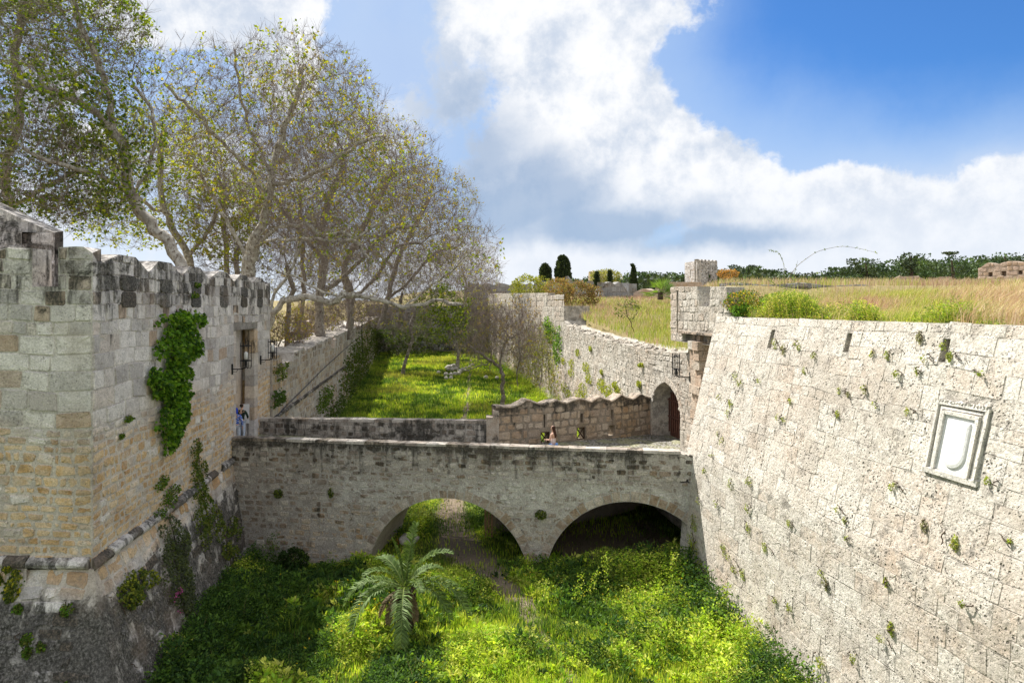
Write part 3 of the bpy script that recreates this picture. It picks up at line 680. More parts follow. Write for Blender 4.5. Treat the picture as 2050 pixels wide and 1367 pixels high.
# cobbled deck
dk_ = MB(); pts = [(-13.2, 27.4), (7.9, 24.4), (8.6, 24.6), (6.85, 33.55), (-.6, 31.35), (-13.2, 32.0)]
nxx = 60; V = []; Q = []
for i in range(nxx+1):
    x = -13.2+(8.5+13.2)*i/nxx; y0 = np.interp(x, [-13.2, 7.9, 8.6], [27.5, 24.4, 24.4]); y1 = np.interp(x, FARP[:, 0], FARP[:, 1])+.1
    for j in range(13):
        f = j/12; yy = y0+(y1-y0)*f; V.append((x, yy, float(deckz(x, yy))+.02*math.sin(f*PI)+rng.uniform(-.006, .006)))
for i in range(nxx):
    for j in range(12): a = i*13+j; Q.append((a, a+13, a+14, a+1))
dk_.add(V, Q)
m, t, out = new_mat('cobbles'); geo = t.add('ShaderNodeNewGeometry'); P = geo.outputs['Position']
vo = t.add('ShaderNodeTexVoronoi'); t.l.new(P, vo.inputs['Vector']); vo.inputs['Scale'].default_value = 9
rc = t.sep(vo.outputs['Color']); n1 = t.noise(P, .9, 5, .6)
cb = t.mix(rc[0], (.40, .38, .35), (.24, .23, .22)); cb = t.mix(t.sstep(vo.outputs['Distance'], .35, .62), cb, (.10, .095, .06)); cb = t.mix(t.sstep(n1, .48, .62, 0, .6), cb, (.30, .30, .15))
bs = t.add('ShaderNodeBsdfPrincipled'); t.l.new(cb, bs.inputs['Base Color']); bs.inputs['Roughness'].default_value = .85
bu = t.add('ShaderNodeBump'); bu.invert = True; t.l.new(vo.outputs['Distance'], bu.inputs['Height']); bu.inputs['Distance'].default_value = .05; t.l.new(bu.outputs[0], bs.inputs['Normal']); t.l.new(bs.outputs[0], out.inputs[0])
dk_.build('cobbled_deck', m, br, smooth=True)
# wooden post frame at the far mouth of the arch
pf = empty('wooden_post_frame', (-1.1, 28.9, -9.7), 'weathered brown plank frame against the pier inside the large arch', 'wooden frame')
for k in range(3):
    q = MB(); q.box((-1.12+.13*k, 28.75+.02*k, -8.6), (.09, .06, 2.3+.1*k), .1); q.build('plank', M['oldwood'], pf)
q = MB(); q.box((-.99, 28.70, -8.0), (.42, .05, .1), .1); q.build('crossbar', M['oldwood'], pf)

# ------------------------------------------------------------------ zigzag parapet
zz = empty('zigzag_parapet', (3, 32.2, -6.32), 'low parapet wall with wavy zigzag top beside the cobbled landing', 'parapet wall')
fZ = Face([(-.70, 29.08), (1.9, 30.1), (4.6, 31.6), (6.95, 33.45)], 1, smooth=True)
zp = [(998, 815), (1030, 815), (1054, 801), (1072, 806), (1086, 811), (1100, 805), (1112, 802), (1133, 807), (1158, 798), (1183, 804.5), (1201, 795), (1223, 804), (1243, 791), (1264, 800), (1283, 790), (1299, 797)]
zu = np.array([uz(fZ, *p) for p in zp]); ztZ = lambda u: np.interp(u, zu[:, 0], zu[:, 1])
hz = []
for (a, b, t0, t1) in ((1082.5, 1100.5, 865, 888), (1155, 1172, 856, 880), (1218, 1231, 852, 871), (1088.5, 1091.5, 829, 856), (1162, 1167, 828, 845), (1223, 1228, 820, 841)):
    u0, z1 = uz(fZ, a, t0); u1, z0 = uz(fZ, b, t1); hz.append((u0, u1, max(z0, -6.27), z1, None))
def wearZ(V, u, z):
    n = fbm(V, .9, 15, 3); tz = ztZ(u)-z; return np.stack([.48*(1-sst(tz, .05, .55))+.35*(n-.5)+.1, .3*sst(n, .4, .7)+.3*sst(u, 5, 7), .1+0*u], 1)
mz = MB(); wall_with_holes(mz, fZ, 0, fZ.len, cst(-10.2), ztZ, .5, hz, .12, 4, wearZ, (.5, .4, .6, 1))
R = rects(fZ.len, -6.35, -3.8, (.26, .42), (.3, .62), rng, holes=[h[:4] for h in hz])
stones(mz, fZ, rect_loops(R, rng, .02, .014, seed=14), rng, d=(.0, .03), bevel=.035, wear=wearZ, zclip=ztZ, holes=[h[:4] for h in hz], seed=15, rough=.012)
molding(mz, fZ, 0, fZ.len, [(-.52, -.02), (.045, -.02), (.05, .04), (-.0, .085), (-.5, .085)], seg=.001, seed=3) if False else None
V = []; uu = np.linspace(0, fZ.len, 150); zt = ztZ(uu)
for d_, dz in ((.05, -.03), (.06, .02), (.0, .06), (-.5, .06), (-.56, .02), (-.55, -.03)):
    V.append(fZ.at(uu, zt+dz+.012*np.sin(uu*9), np.full_like(uu, d_)+.012*np.sin(uu*7+d_)))
V = np.stack(V, 1).reshape(-1, 3); Q = [(i*6+j, (i+1)*6+j, (i+1)*6+(j+1) % 6, i*6+(j+1) % 6) for i in range(149) for j in range(6)]
mz.add(V, Q, A=(.4, .3, 0, 1), B=(.42, 0, .2, 1)); mz.build('wall', M['parapet'], zz)
for (h, k) in ((hz[0], 0), (hz[1], 1)):
    fr = MB(); 
    def fbar(u0, z0, u1, z1, w=.05):
        a = fZ.at(np.array(u0), np.array(z0), np.array(-.08)); b = fZ.at(np.array(u1), np.array(z1), np.array(-.08)); fr.tube([a, b], w*.6, 4)
    u0, u1, z0, z1 = h[0]+.02, h[1]-.02, h[2]+.04, h[3]-.02
    for q in ((u0, z0, u1, z0), (u0, z1, u1, z1), (u0, z0, u0, z1), (u1, z0, u1, z1), (u0, z0, u1, z1), (u0, z1, u1, z0)): fbar(*q)
    fr.build('cross_barrier', M['wood'], zz)

# ------------------------------------------------------------------ left counterscarp wall
cs = empty('counterscarp_wall', (-15, 60, -8), 'long weathered stone wall running away along the left bank of the moat', 'wall')
CSP = [(-11.80, 33.45), (-15.2, 60), (-21.8, 111.5)]
cbat = lambda u, z: .14*np.maximum(0, -5.5-z)
fC = Face(CSP, 1, batter=cbat)
def ztC(u):
    b = np.interp(u, [0, 2.2, 2.3, 5.5, 5.6, 9, 9.1, 14, 27, 45, 78], [-2.35, -2.5, -3.05, -2.95, -2.55, -2.5, -2.75, -2.5, -2.35, -2.1, -1.5])
    P_ = np.stack([u, 0*u, 0*u], -1).reshape(-1, 3); return b+.22*(np.round(vnoise(P_, 1.1, 3)*4)/4-.5).reshape(np.shape(u))
def wearC(V, u, z):
    n = fbm(V, .35, 21, 3); return np.stack([.30*(1-sst(ztC(u)-z, .1, 1.6))+.4*(n-.5)+.22*sst(z, -5.4, -6.2), .55*sst(n, .4, .62)+.5*(1-sst(u, 1, 4)), .3*n], 1)
mc = MB(); core(mc, fC, np.unique(np.concatenate([np.arange(0, 30, .35), np.arange(30, fC.len, 1.2), [fC.len]])), cst(-10.2), ztC, 1.8, 12, (.5, .4, .7, 1), wearC)
R = rects(26.7, -9.9, -2.0, (.3, .45), (.35, .85), rng); stones(mc, fC, rect_loops(R, rng, .025, .02, seed=20), rng, d=(-.01, .03), bevel=.035, wear=wearC, zclip=ztC, seed=21, warp=.06, rough=.012)
R = rects(fC.len, -9.9, -1.2, (.5, .8), (.7, 1.7), rng, u0=26.7); stones(mc, fC, rect_loops(R, rng, .03, .03, seed=22), rng, d=(-.01, .03), bevel=.04, wear=wearC, zclip=ztC, seed=23, warp=.06)
mc.build('wall', M['bridge'], cs)
ml = MB(); molding(ml, fC, .3, 60, [(-.05, -5.62), (.12, -5.58), (.14, -5.46), (-.05, -5.40)], seg=1.2, seed=9, wear=lambda V, u, z: np.stack([.6+0*u, 0*u, 0*u], 1)); ml.build('string_course', M['bridge'], cs)
# cross wall closing the far end
cw = empty('cross_wall', (-12, 112, -7), 'dark shaded wall closing the far end of the moat behind the trees', 'wall')
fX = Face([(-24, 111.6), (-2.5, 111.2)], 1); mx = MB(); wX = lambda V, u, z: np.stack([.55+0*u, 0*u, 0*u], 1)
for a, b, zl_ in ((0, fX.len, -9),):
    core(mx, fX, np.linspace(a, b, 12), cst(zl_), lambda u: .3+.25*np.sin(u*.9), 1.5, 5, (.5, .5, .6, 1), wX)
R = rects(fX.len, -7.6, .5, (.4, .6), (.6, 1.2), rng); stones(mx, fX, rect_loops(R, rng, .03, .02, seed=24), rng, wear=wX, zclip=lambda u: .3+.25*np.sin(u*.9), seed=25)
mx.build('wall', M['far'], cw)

# ------------------------------------------------------------------ curtain wall with the gate
ct = empty('curtain_wall', (6, 40, -8), 'curved pale curtain wall with pointed gateway receding along the right of the moat', 'wall')
fG = Face(CURT, -1, smooth=True, batter=lambda u, z: np.where(u > 9, .06, .0)*np.maximum(0, -3-z)*np.clip((u-9)/6, 0, 1))
g1 = uz(fG, 1305); g0 = uz(fG, 1362); gm = (g0+g1)/2; u60 = fG.cu[5]
def ztG(u):
    b = np.interp(u, [0, 4.6, 4.7, 6.5, 9, 15, 25, 33, u60-.6, u60-.55, u60+.001, u60+.01, fG.len], [-1.45, -1.45, -1.95, -2.05, -2.1, -2.1, -1.95, -1.75, -1.5, -1.2, -1.2, 1.28, 2.3])
    P_ = np.stack([u, 0*u, 0*u], -1).reshape(-1, 3); return b+np.where((u > 7) & (u < u60), .12, .0)*(vnoise(P_, 2.1, 3)-.5).reshape(np.shape(u))
zapex = -3.49; zspr = -4.75; gh_ = (g1-g0)/2
def zarch(u):
    x = np.abs(u-gm)/gh_; return zspr+(zapex-zspr)*np.sqrt(np.maximum(0, 1-x**1.6))*(1-.12*x*(1-x))
def wearG(V, u, z):
    n = fbm(V, .5, 31, 3); return np.stack([.30*(n-.5)+.20*(1-sst(ztG(u)-z, .05, .5))-.02, .40*sst(n, .45, .65)+.35*sst(z, -5.2, -6), .3+0*u], 1)
slits = []
for px in (1013, 1026.7, 1040.6, 1057, 1074, 1095):
    u_ = uz(fG, px); slits.append((u_-.15, u_+.15, .15, 2.6, .5))
mg = MB()
core(mg, fG, np.linspace(0, g0, 24), cst(-10.2), ztG, 2.3, 14, (.5, .4, .6, 1), wearG)
core(mg, fG, np.linspace(g0, g1, 30), cst(-10.2), cst(-6.33), 2.3, 3, (.5, .4, .6, 1), wearG)
core(mg, fG, np.unique(np.concatenate([gm+gh_*np.sin(np.linspace(-PI/2, PI/2, 31))])), zarch, ztG, 2.3, 5, (.5, .4, .6, 1), wearG)
core(mg, fG, np.unique(np.concatenate([np.arange(g1, u60, .5), [u60]])), cst(-10.2), ztG, 2.3, 14, (.5, .4, .6, 1), wearG)
core(mg, fG, np.linspace(u60, fG.len, 40), cst(-10), cst(.12), 2.3, 6, (.5, .4, .6, 1), wearG)
wall_with_holes(mg, fG, u60, fG.len, cst(.12), ztG, .8, [(a, b, z0, 1.12, .5) for (a, b, z0, z1, _) in slits], 1.0, 3, wearG, (.5, .4, .6, 1))
R = rects(u60, -9.9, -1.2, (.24, .40), (.3, .8), rng, holes=[(g0-.02, g1+.02, -6.33, zspr)])
lo = rect_loops(R, rng, .02, .018, seed=30)
cen = lo.mean(1); keep = ~((np.abs(cen[:, 0]-gm) < gh_+.12) & (cen[:, 1] > -6.32) & (cen[:, 1] < zarch(np.clip(cen[:, 0], g0, g1))+.16)); lo = lo[keep]
stones(mg, fG, lo, rng, d=(-.006, .024), bevel=.03, wear=wearG, zclip=ztG, seed=31, warp=.03, rough=.01)
R = rects(fG.len, -9.0, 2.2, (.4, .6), (.5, 1.2), rng, u0=u60, holes=[(a, b, z0, 1.12) for (a, b, z0, z1, _) in slits])
stones(mg, fG, rect_loops(R, rng, .03, .02, seed=32), rng, d=(-.006, .03), bevel=.04, wear=wearG, zclip=ztG, holes=[(a, b, z0, 1.12) for (a, b, z0, z1, _) in slits], seed=33, warp=.03)
mg.build('wall', M['right'], ct)
# rubble along the broken top
mr = MB(); nr = np.random.default_rng(5)
def rock_pts(c, r, nr, flat=.7):
    V = []; 
    for i in range(5):
        th = PI*i/4; k = 1 if i in (0, 4) else 7
        for j in range(k): 
            a = 2*PI*j/k+nr.uniform(-.2, .2); s_ = r*nr.uniform(.78, 1.12); V.append((c[0]+s_*math.sin(th)*math.cos(a), c[1]+s_*math.sin(th)*math.sin(a), c[2]+s_*flat*math.cos(th)))
    T = [(0, 1+j, 1+(j+1) % 7) for j in range(7)]; Q = [(1+7*i+j, 8+7*i+j, 8+7*i+(j+1) % 7, 1+7*i+(j+1) % 7) for i in range(2) for j in range(7)]; T += [(22, 15+(j+1) % 7, 15+j) for j in range(7)]
    return np.array(V), Q, T
for k in range(150):
    u_ = nr.uniform(7.5, u60-1); p = fG.at(np.array(u_), np.array(float(ztG(np.array(u_)))+.03), np.array(-nr.uniform(.05, .9))); V, Q, T = rock_pts(p, nr.uniform(.08, .2), nr)
    mr.add(V, Q, T, A=(nr.random(), nr.random(), 0, 1), B=(.45, 0, 0, 1))
mr.build('rubble_coping', M['right'], ct)
# gate surround and door
mv = MB(); L = []
tt = np.linspace(0, 1, 15)
def arc(uu, off): 
    return uu
ap = [(g0, -6.32), (g0, -5.4), (g0, zspr)]+[(gm-gh_*math.cos(a), float(zarch(np.array(gm-gh_*math.cos(a))))) for a in np.linspace(.25, PI-.25, 11)]+[(g1, zspr), (g1, -5.4), (g1, -6.32)]
ap = np.array(ap); dd = np.gradient(ap, axis=0); nn = np.stack([-dd[:, 1], dd[:, 0]], 1); nn /= np.linalg.norm(nn, axis=1)[:, None]
outp = ap+nn*.30
for i in range(len(ap)-1):
    a, b, c, d_ = ap[i], ap[i+1], outp[i+1], outp[i]; m_ = lambda p, q: (p+q)/2
    L.append([a, m_(a, b), b, m_(b, c), c, m_(c, d_), d_, m_(d_, a)])
stones(mv, fG, np.array(L), rng, d=(.008, .03), bevel=.02, wear=wearG, seed=40, dback=-.1); mv.build('gate_arch', M['right'], ct)
dmb = MB(); 
def dv(u, z, d=-.85): return fG.at(np.array(u), np.array(z), np.array(d))
nb = 15
for k in range(nb):
    u_ = g0+.08+(g1-g0-.16)*k/(nb-1); zt_ = float(zarch(np.array(u_)))-.02; dmb.tube([dv(u_, -6.05), dv(u_, zt_)], .032, 4)
dp = MB(); uu = np.linspace(g0, g1, 21); zt_ = zarch(uu); V = np.concatenate([fG.at(uu, 0*uu-6.32, 0*uu-.95), fG.at(uu, zt_, 0*uu-.95), fG.at(uu, 0*uu-6.32, 0*uu-1.0), fG.at(uu, zt_, 0*uu-1.0)]); k = np.arange(20)
dp.add(V, np.concatenate([np.stack([k, k+1, k+22, k+21], 1), np.stack([k+42, k+43, k+64, k+63], 1)])); gd = dp.build('gate_door', M['rust'], ct)
for z_ in (-5.3, -4.5): dmb.tube([dv(g0+.05, z_, -.80), dv(g1-.05, z_, -.80)], .035, 4)
dmb.build('door_bars', M['rust'], gd)
tag(ct.children[0]) if ct.children else None

# ------------------------------------------------------------------ right bastion with corner turret
rb = empty('sunlit_bastion', (9, 18, -9.7), 'huge battered pale limestone bastion wall filling the right side with coat of arms', 'bastion')
RP = [(12.9, -10), (7.62, 25.2)]
pb = lambda z: np.interp(z, [-10.2, -9.7, -5.3, -1.4, -.3], [1.56, 1.52, 1.2, .3, 0])
fR = Face(RP, -1, batter=lambda u, z: pb(z))
uY = lambda y: (y+10)/35.2*fR.len
def wearR(V, u, z):
    n = fbm(V, .4, 41, 4); n2 = fbm(V, .22, 43, 3); return np.stack([.42*(n-.5)+.14*sst(z, -.9, -.35)+.14*sst(n2, .52, .7), .34*sst(n, .5, .68), .30+.35*(n2-.4)], 1)
SL = []
for (pa, pb_, ya, yb) in ((1544, 1554, 660, 697), (1695, 1708, 667, 705), (1887, 1904, 678, 725)):
    k = ((pa+pb_)/2-1025)/F_PX; zc = -.55; Yc = (11.4-.1)/(k+.15); SL.append((uY(Yc)-.10, uY(Yc)+.10, (615-yb)/F_PX*Yc, (615-ya)/F_PX*Yc, .6))
mR = MB(); wall_with_holes(mR, fR, 0, fR.len, cst(-10.3), cst(-.35), 2.8, SL, .5, 22, wearR, (.5, .4, .5, 1))
# the frame of the coat of arms: leave that patch free of blocks
shu = uY(13.5); ZS = -.36; SH = (shu-.68, shu+.68, -3.36, -1.74)
R = rects(fR.len, -10.1, -.35, lambda z: (.24, .52), lambda z: (.30, 1.15), rng, holes=[s_[:4] for s_ in SL]+[SH], breaks=[])
stones(mR, fR, rect_loops(R, rng, .004, .012, corner=.05, seed=50), rng, d=(.003, .011), bevel=.008, wear=wearR, holes=[s_[:4] for s_ in SL]+[SH], seed=51, warp=.05, rough=.003)
mR.build('battered_wall', M['right'], rb)
# worn marble coat of arms in a moulded frame
cf = MB()
def fbox(u0, u1, z0, z1, d0, d1, A=(.8, .2, 0, 1), B=(0, 0, 1, 1), mbx=None):
    P_ = [fR.at(np.array(shu+(a-shu)*.9), np.array(-2.7+(z+2.7)*.92), np.array(d)) for d in (d0, d1) for (a, z) in ((u0, z0+ZS), (u1, z0+ZS), (u1, z1+ZS), (u0, z1+ZS))]
    (mbx or cf).add(P_, [(3, 2, 1, 0), (4, 5, 6, 7), (0, 1, 5, 4), (1, 2, 6, 5), (2, 3, 7, 6), (3, 0, 4, 7)], A=A, B=B)
for (o, w_, dd_) in ((.70, .06, .065), (.61, .06, .03), (.52, .085, .075)):
    h0, h1 = -3.0, -1.50-(.70-o)
    fbox(shu-o, shu-o+w_, h0+.05, h1, -.05, dd_); fbox(shu+o-w_, shu+o, h0+.05, h1, -.05, dd_); fbox(shu-o+w_+.002, shu+o-w_-.002, h1-w_, h1-.002, -.05, dd_-.003)
for k in range(17):                                  # dog-tooth row of the top moulding
    u_ = shu-.66+.08*k; fbox(u_, u_+.045, -1.50, -1.455, -.02, .075)
fbox(shu-.74, shu+.74, -3.06, -2.96, -.05, .06); fbox(shu-.76, shu+.76, -3.05, -1.45, -.2, -.012)
cf.V = [v+np.random.default_rng(i_).normal(0, .008, v.shape) for i_, v in enumerate(cf.V)]; cfo = cf.build('coat_of_arms_frame', M['frame'], rb)
cp = MB(); fbox(shu-.43, shu+.43, -2.94, -1.77, -.05, .02, mbx=cp); cpo = cp.build('marble_panel', M['marble'], rb)
sh = MB(); n = 26; ang = np.linspace(0, PI, n); U_ = shu+.31*np.cos(ang); Z_ = -2.56-.29*np.sin(ang)
U_ = np.concatenate([[shu+.31], U_, [shu-.31]]); Z_ = np.concatenate([[-1.86], Z_, [-1.86]]); m_ = len(U_)
r_ = lambda d, s_: fR.at(shu+(U_-shu)*s_*.9, -2.7+(ZS-2.3+(Z_+2.3)*s_+2.7)*.92, np.full(m_, d)); V = np.concatenate([r_(.015, 1), r_(.055, .98), r_(.07, .86), [fR.at(np.array(shu), np.array(-2.7+(ZS-2.3+2.7)*.92), np.array(.072))]])
Q = [(q*m_+i, q*m_+(i+1) % m_, (q+1)*m_+(i+1) % m_, (q+1)*m_+i) for q in range(2) for i in range(m_)]; T = [(2*m_+i, 2*m_+(i+1) % m_, 3*m_) for i in range(m_)]
sh.add(V, Q, T)
for (a, b_, w_, h_) in ((-.09, -2.12, .05, .12), (.07, -2.2, .06, .10), (0, -2.5, .16, .03)): fbox(shu+a-w_/2, shu+a+w_/2, b_-h_/2, b_+h_/2, .05, .073, mbx=sh)
sh.build('shield', M['marble'], cpo, smooth=False)
# turret above the gate corner
mt = MB(); fU = Face([(11.4-.15*24.2, 24.2), (11.4-.15*29.75, 29.75), (9.8, 30.1)], -1)
uu_ = lambda y: (y-24.2)*1.0112
c0, c1 = uz(fU, 1421), uz(fU, 1397); s0, s1 = uz(fU, 1446), uz(fU, 1441); t0_, t1_ = uz(fU, 1358), uz(fU, 1355); p0, p1 = uz(fU, 1430), uz(fU, 1366)
def ztU(u): return np.interp(u, [0, .2, .201, c0-.001, c0, c1, c1+.001, uu_(29.0), fU.len], [.1, .1, .72, .78, .04, .04, .82, .88, .85])
wU = lambda V, u, z: np.stack([.30*(fbm(V, .7, 61, 3)-.5)+.16*sst(z, .2, .8), .25*fbm(V, .6, 5, 2)+.3*sst(u, 4.2, 5), .35+0*u], 1)
usU = [0, .2, c0, c1]
wall_with_holes(mt, fU, 0, fU.len, cst(-1.45), ztU, .7, [(s0, s1, .05, .55, None), (t0_, t1_, -1.1, .7, .5), (p0, p1, -1.44, -1.08, .32), (c0, c0+.001, 5, 5.1, .1) if False else (s0, s1, .05, .55, None)], .15, 6, wU, (.5, .4, .5, 1))
core(mt, fU, np.array([0, 1.5, 3, 4, fU.cu[1], fU.len]), cst(-1.44), cst(-.1), 2.3, 2, (.5, .4, .5, 1), wU, d0=-.4)
hU = [(c0, c1, .04, 3), (s0, s1, .05, .55), (t0_, t1_, -1.1, .7), (p0, p1, -1.44, -1.08)]
R = rects(fU.len, -1.45, .95, (.22, .36), (.25, .6), rng, breaks=[fU.cu[1]], holes=hU)
stones(mt, fU, rect_loops(R, rng, .014, .012, seed=60), rng, d=(-.004, .022), bevel=.022, wear=wU, zclip=ztU, holes=hU, seed=61)
fbx = lambda u0, u1, z0, z1, d0, d1: mt.add([fU.at(np.array(a), np.array(z), np.array(d)) for d in (d0, d1) for (a, z) in ((u0, z0), (u1, z0), (u1, z1), (u0, z1))], [(3, 2, 1, 0), (4, 5, 6, 7), (0, 1, 5, 4), (1, 2, 6, 5), (2, 3, 7, 6), (3, 0, 4, 7)], A=(.3, .9, 0, 1), B=(.4, .4, 0, 1))
fbx(p0-.12, p1+.12, -1.08, -1.0, -.2, .14)
for k in range(2): fbx(p0+.25+k*1.4, p0+.95+k*1.4, -1.42, -1.14, -.34, -.16)
mt.build('corner_turret', M['right'], rb)
# rubble pier under the turret, between gate wall and bastion
mq = MB(); q_ = np.random.default_rng(8); z = -6.2
while z < -1.45:
    h = q_.uniform(.24, .4); f = (z+6.2)/4.75; wid = .55+.35*math.sin(f*3)+.5*max(0, f-.75)*2; cx = 7.62-.15*f+q_.uniform(-.04, .04)
    for k in range(2):
        mq.box((cx+.2, 26.9+.55*k+q_.uniform(-.05, .05), z+h/2), (wid*q_.uniform(.9, 1.1), .53, h-.012), .18+q_.uniform(-.04, .04), A=(q_.random(), q_.random(), 0, 1), B=(.18, .65, 0, 1))
    z += h
mq.build('corner_pier', M['right'], rb)
# ------------------------------------------------------------------ vegetation helpers
def unit(v): return v/(np.linalg.norm(v, axis=-1, keepdims=True)+1e-9)
def leaves(mb, P, D, size, col, nr, ratio=.55, fold=.15):
    """one folded leaf blade (2 quads) per point"""
    n = len(P); D = unit(D); R_ = unit(nr.normal(size=(n, 3))); S = unit(np.cross(D, R_)); N = np.cross(S, D); s = np.asarray(size).reshape(-1, 1)*np.ones((n, 1)); w = s*ratio*.5
    V = np.stack([P, P+D*s*.45+S*w+N*s*fold, P+D*s, P+D*s*.45-S*w+N*s*fold], 1)
    k = np.arange(n)[:, None]*4; mb.add(V.reshape(-1, 3), (np.array([[0, 1, 2, 3]])+k), A=np.repeat(col, 4, 0))
def blades(mb, P, h, w, lean, col, nr, tipcol=None, bend=.35):
    n = len(P); a = nr.uniform(0, 2*PI, n); S = np.stack([np.cos(a), np.sin(a), 0*a], 1); h = np.asarray(h).reshape(-1, 1)*np.ones((n, 1)); w = np.asarray(w).reshape(-1, 1)*np.ones((n, 1))
    up = np.array((0, 0, 1.0)); M1 = P+up*h*.55+lean*h*.25; T1 = P+up*h*(1-bend*.3)+lean*h*(.25+bend*2)
    V = np.stack([P-S*w, P+S*w, M1+S*w*.75, M1-S*w*.75, T1+S*w*.12, T1-S*w*.12], 1)
    k = np.arange(n)[:, None]*6; tc = col if tipcol is None else tipcol
    C = np.stack([col, col, (col+tc)/2, (col+tc)/2, tc, tc], 1).reshape(-1, 4)
    mb.add(V.reshape(-1, 3), np.concatenate([np.array([[0, 1, 2, 3]])+k, np.array([[3, 2, 4, 5]])+k]), A=C)
def cvar(n, cols, nr, var=.25, w=None):
    cols = np.array(cols, float); i = nr.choice(len(cols), n, p=w); c = cols[i]*(1+nr.uniform(-var, var, (n, 1)))
    return np.concatenate([c, np.ones((n, 1))], 1)

# ------------------------------------------------------------------ trees: limbs are guided, the crown is grown towards random points
class Tree:
    def __init__(s, seed): s.nr = np.random.default_rng(seed); s.P = []; s.par = []; s.minr = []
    def limb(s, pts, start=-1, step=.45, rmin=0.0, wob=.06):
        pts = np.array(pts, float); last = start
        if start >= 0: pts = np.concatenate([[s.P[start]], pts])
        else: s.P.append(pts[0]); s.par.append(-1); s.minr.append(rmin); last = len(s.P)-1
        # catmull-rom through the guide points
        Q = np.concatenate([[2*pts[0]-pts[1]], pts, [2*pts[-1]-pts[-2]]]); ids = []
        for i in range(1, len(Q)-2):
            m = max(1, int(np.linalg.norm(Q[i+1]-Q[i])/step))
            for k in range(1, m+1):
                t = k/m; p = .5*((2*Q[i])+(Q[i+1]-Q[i-1])*t+(2*Q[i-1]-5*Q[i]+4*Q[i+1]-Q[i+2])*t*t+(-Q[i-1]+3*Q[i]-3*Q[i+1]+Q[i+2])*t**3)
                s.P.append(p+s.nr.normal(0, wob, 3)); s.par.append(last); s.minr.append(rmin); last = len(s.P)-1; ids.append(last)
        return ids
    def near(s, p): return int(np.argmin(np.linalg.norm(np.array(s.P)-np.array(p), axis=1)))
    def grow(s, att, step=.45, infl=4.0, kill=.7, iters=60, wob=.25, trop=(0, 0, .08), cap=14000):
        att = np.array(att, float); P = np.zeros((cap, 3)); n = len(s.P); P[:n] = s.P; par = np.full(cap, -1); par[:n] = s.par
        bi = np.zeros(len(att), int); bd = np.full(len(att), 1e9); new = np.arange(n); kids = np.zeros(cap, int); trop = np.array(trop)
        for it in range(iters):
            for c in range(0, len(new), 400):
                q = new[c:c+400]; d = np.linalg.norm(att[:, None]-P[q][None], axis=2); j = d.argmin(1); m = d[np.arange(len(att)), j]; u = m < bd; bd[u] = m[u]; bi[u] = q[j[u]]
            k = bd > kill; att, bi, bd = att[k], bi[k], bd[k]
            if not len(att): break
            a = bd < infl
            if not a.any(): 
                a = bd <= np.sort(bd)[min(len(bd)-1, 5)]
            dr = np.zeros((n, 3)); np.add.at(dr, bi[a], unit(att[a]-P[bi[a]])); src = np.unique(bi[a]); src = src[kids[src] < 3]
            if not len(src) or n+len(src) > cap: break
            d = unit(dr[src]); d = unit(d+s.nr.normal(0, wob, d.shape)+trop); P[n:n+len(src)] = P[src]+d*step; par[n:n+len(src)] = src; kids[src] += 1; new = np.arange(n, n+len(src)); n += len(src)
        s.P = P[:n]; s.par = par[:n]; s.minr = np.concatenate([s.minr, np.zeros(n-len(s.minr))])
    def radii(s, tip=.009, e=2.15, rmax=.6):
        n = len(s.P); acc = np.zeros(n); par = s.par; order = np.arange(n)[::-1]; R = np.zeros(n); main = np.full(n, -1); mr = np.zeros(n)
        for i in order:
            r = max((acc[i])**(1/e) if acc[i] > 0 else tip, s.minr[i]); R[i] = min(r, rmax); p = par[i]
            if p >= 0:
                acc[p] += R[i]**e
                if R[i] > mr[p]: mr[p] = R[i]; main[p] = i
        s.R = R; s.main = main
    def mesh(s, mb, thin=0.0):
        P = np.asarray(s.P); par = s.par; R = s.R; n = len(P); idx = np.where(par >= 0)[0]
        dirn = np.zeros((n, 3)); dirn[idx] = unit(P[idx]-P[par[idx]]); has = s.main >= 0; nd = dirn.copy(); mi = s.main[has]; nd[has] = unit(dirn[has]+dirn[mi]); nd[np.linalg.norm(nd, axis=1) < .1] = (0, 0, 1)
        for k, lo, hi in ((3, 0, .035), (5, .035, .12), (9, .12, 9)):
            sel = idx[(R[idx] >= lo) & (R[idx] < hi)]
            if not len(sel): continue
            p = par[sel]; rp = np.where(s.main[p] == sel, np.minimum(R[p], R[sel]*1.5), R[sel]*1.12); d0 = np.where((s.main[p] == sel)[:, None], nd[p], dirn[sel]); d1 = nd[sel]
            ref = np.array((.31, .23, .92)); ref = np.where((np.abs(dirn[sel]@ref) > .93)[:, None], np.array((1.0, 0, 0)), ref)
            def ring(c, d, r):
                a = unit(np.cross(d, ref)); b = np.cross(d, a); t = np.arange(k)*2*PI/k; return c[:, None]+r[:, None, None]*(np.cos(t)[None, :, None]*a[:, None]+np.sin(t)[None, :, None]*b[:, None])
            V = np.concatenate([ring(P[p], d0, rp), ring(P[sel], d1, R[sel])], 1); b = (np.arange(len(sel))*2*k)[:, None]; j = np.arange(k); Q = np.stack([j, (j+1) % k, (j+1) % k+k, j+k], 1)
            mb.add(V.reshape(-1, 3), (Q[None]+b[..., None]).reshape(-1, 4))
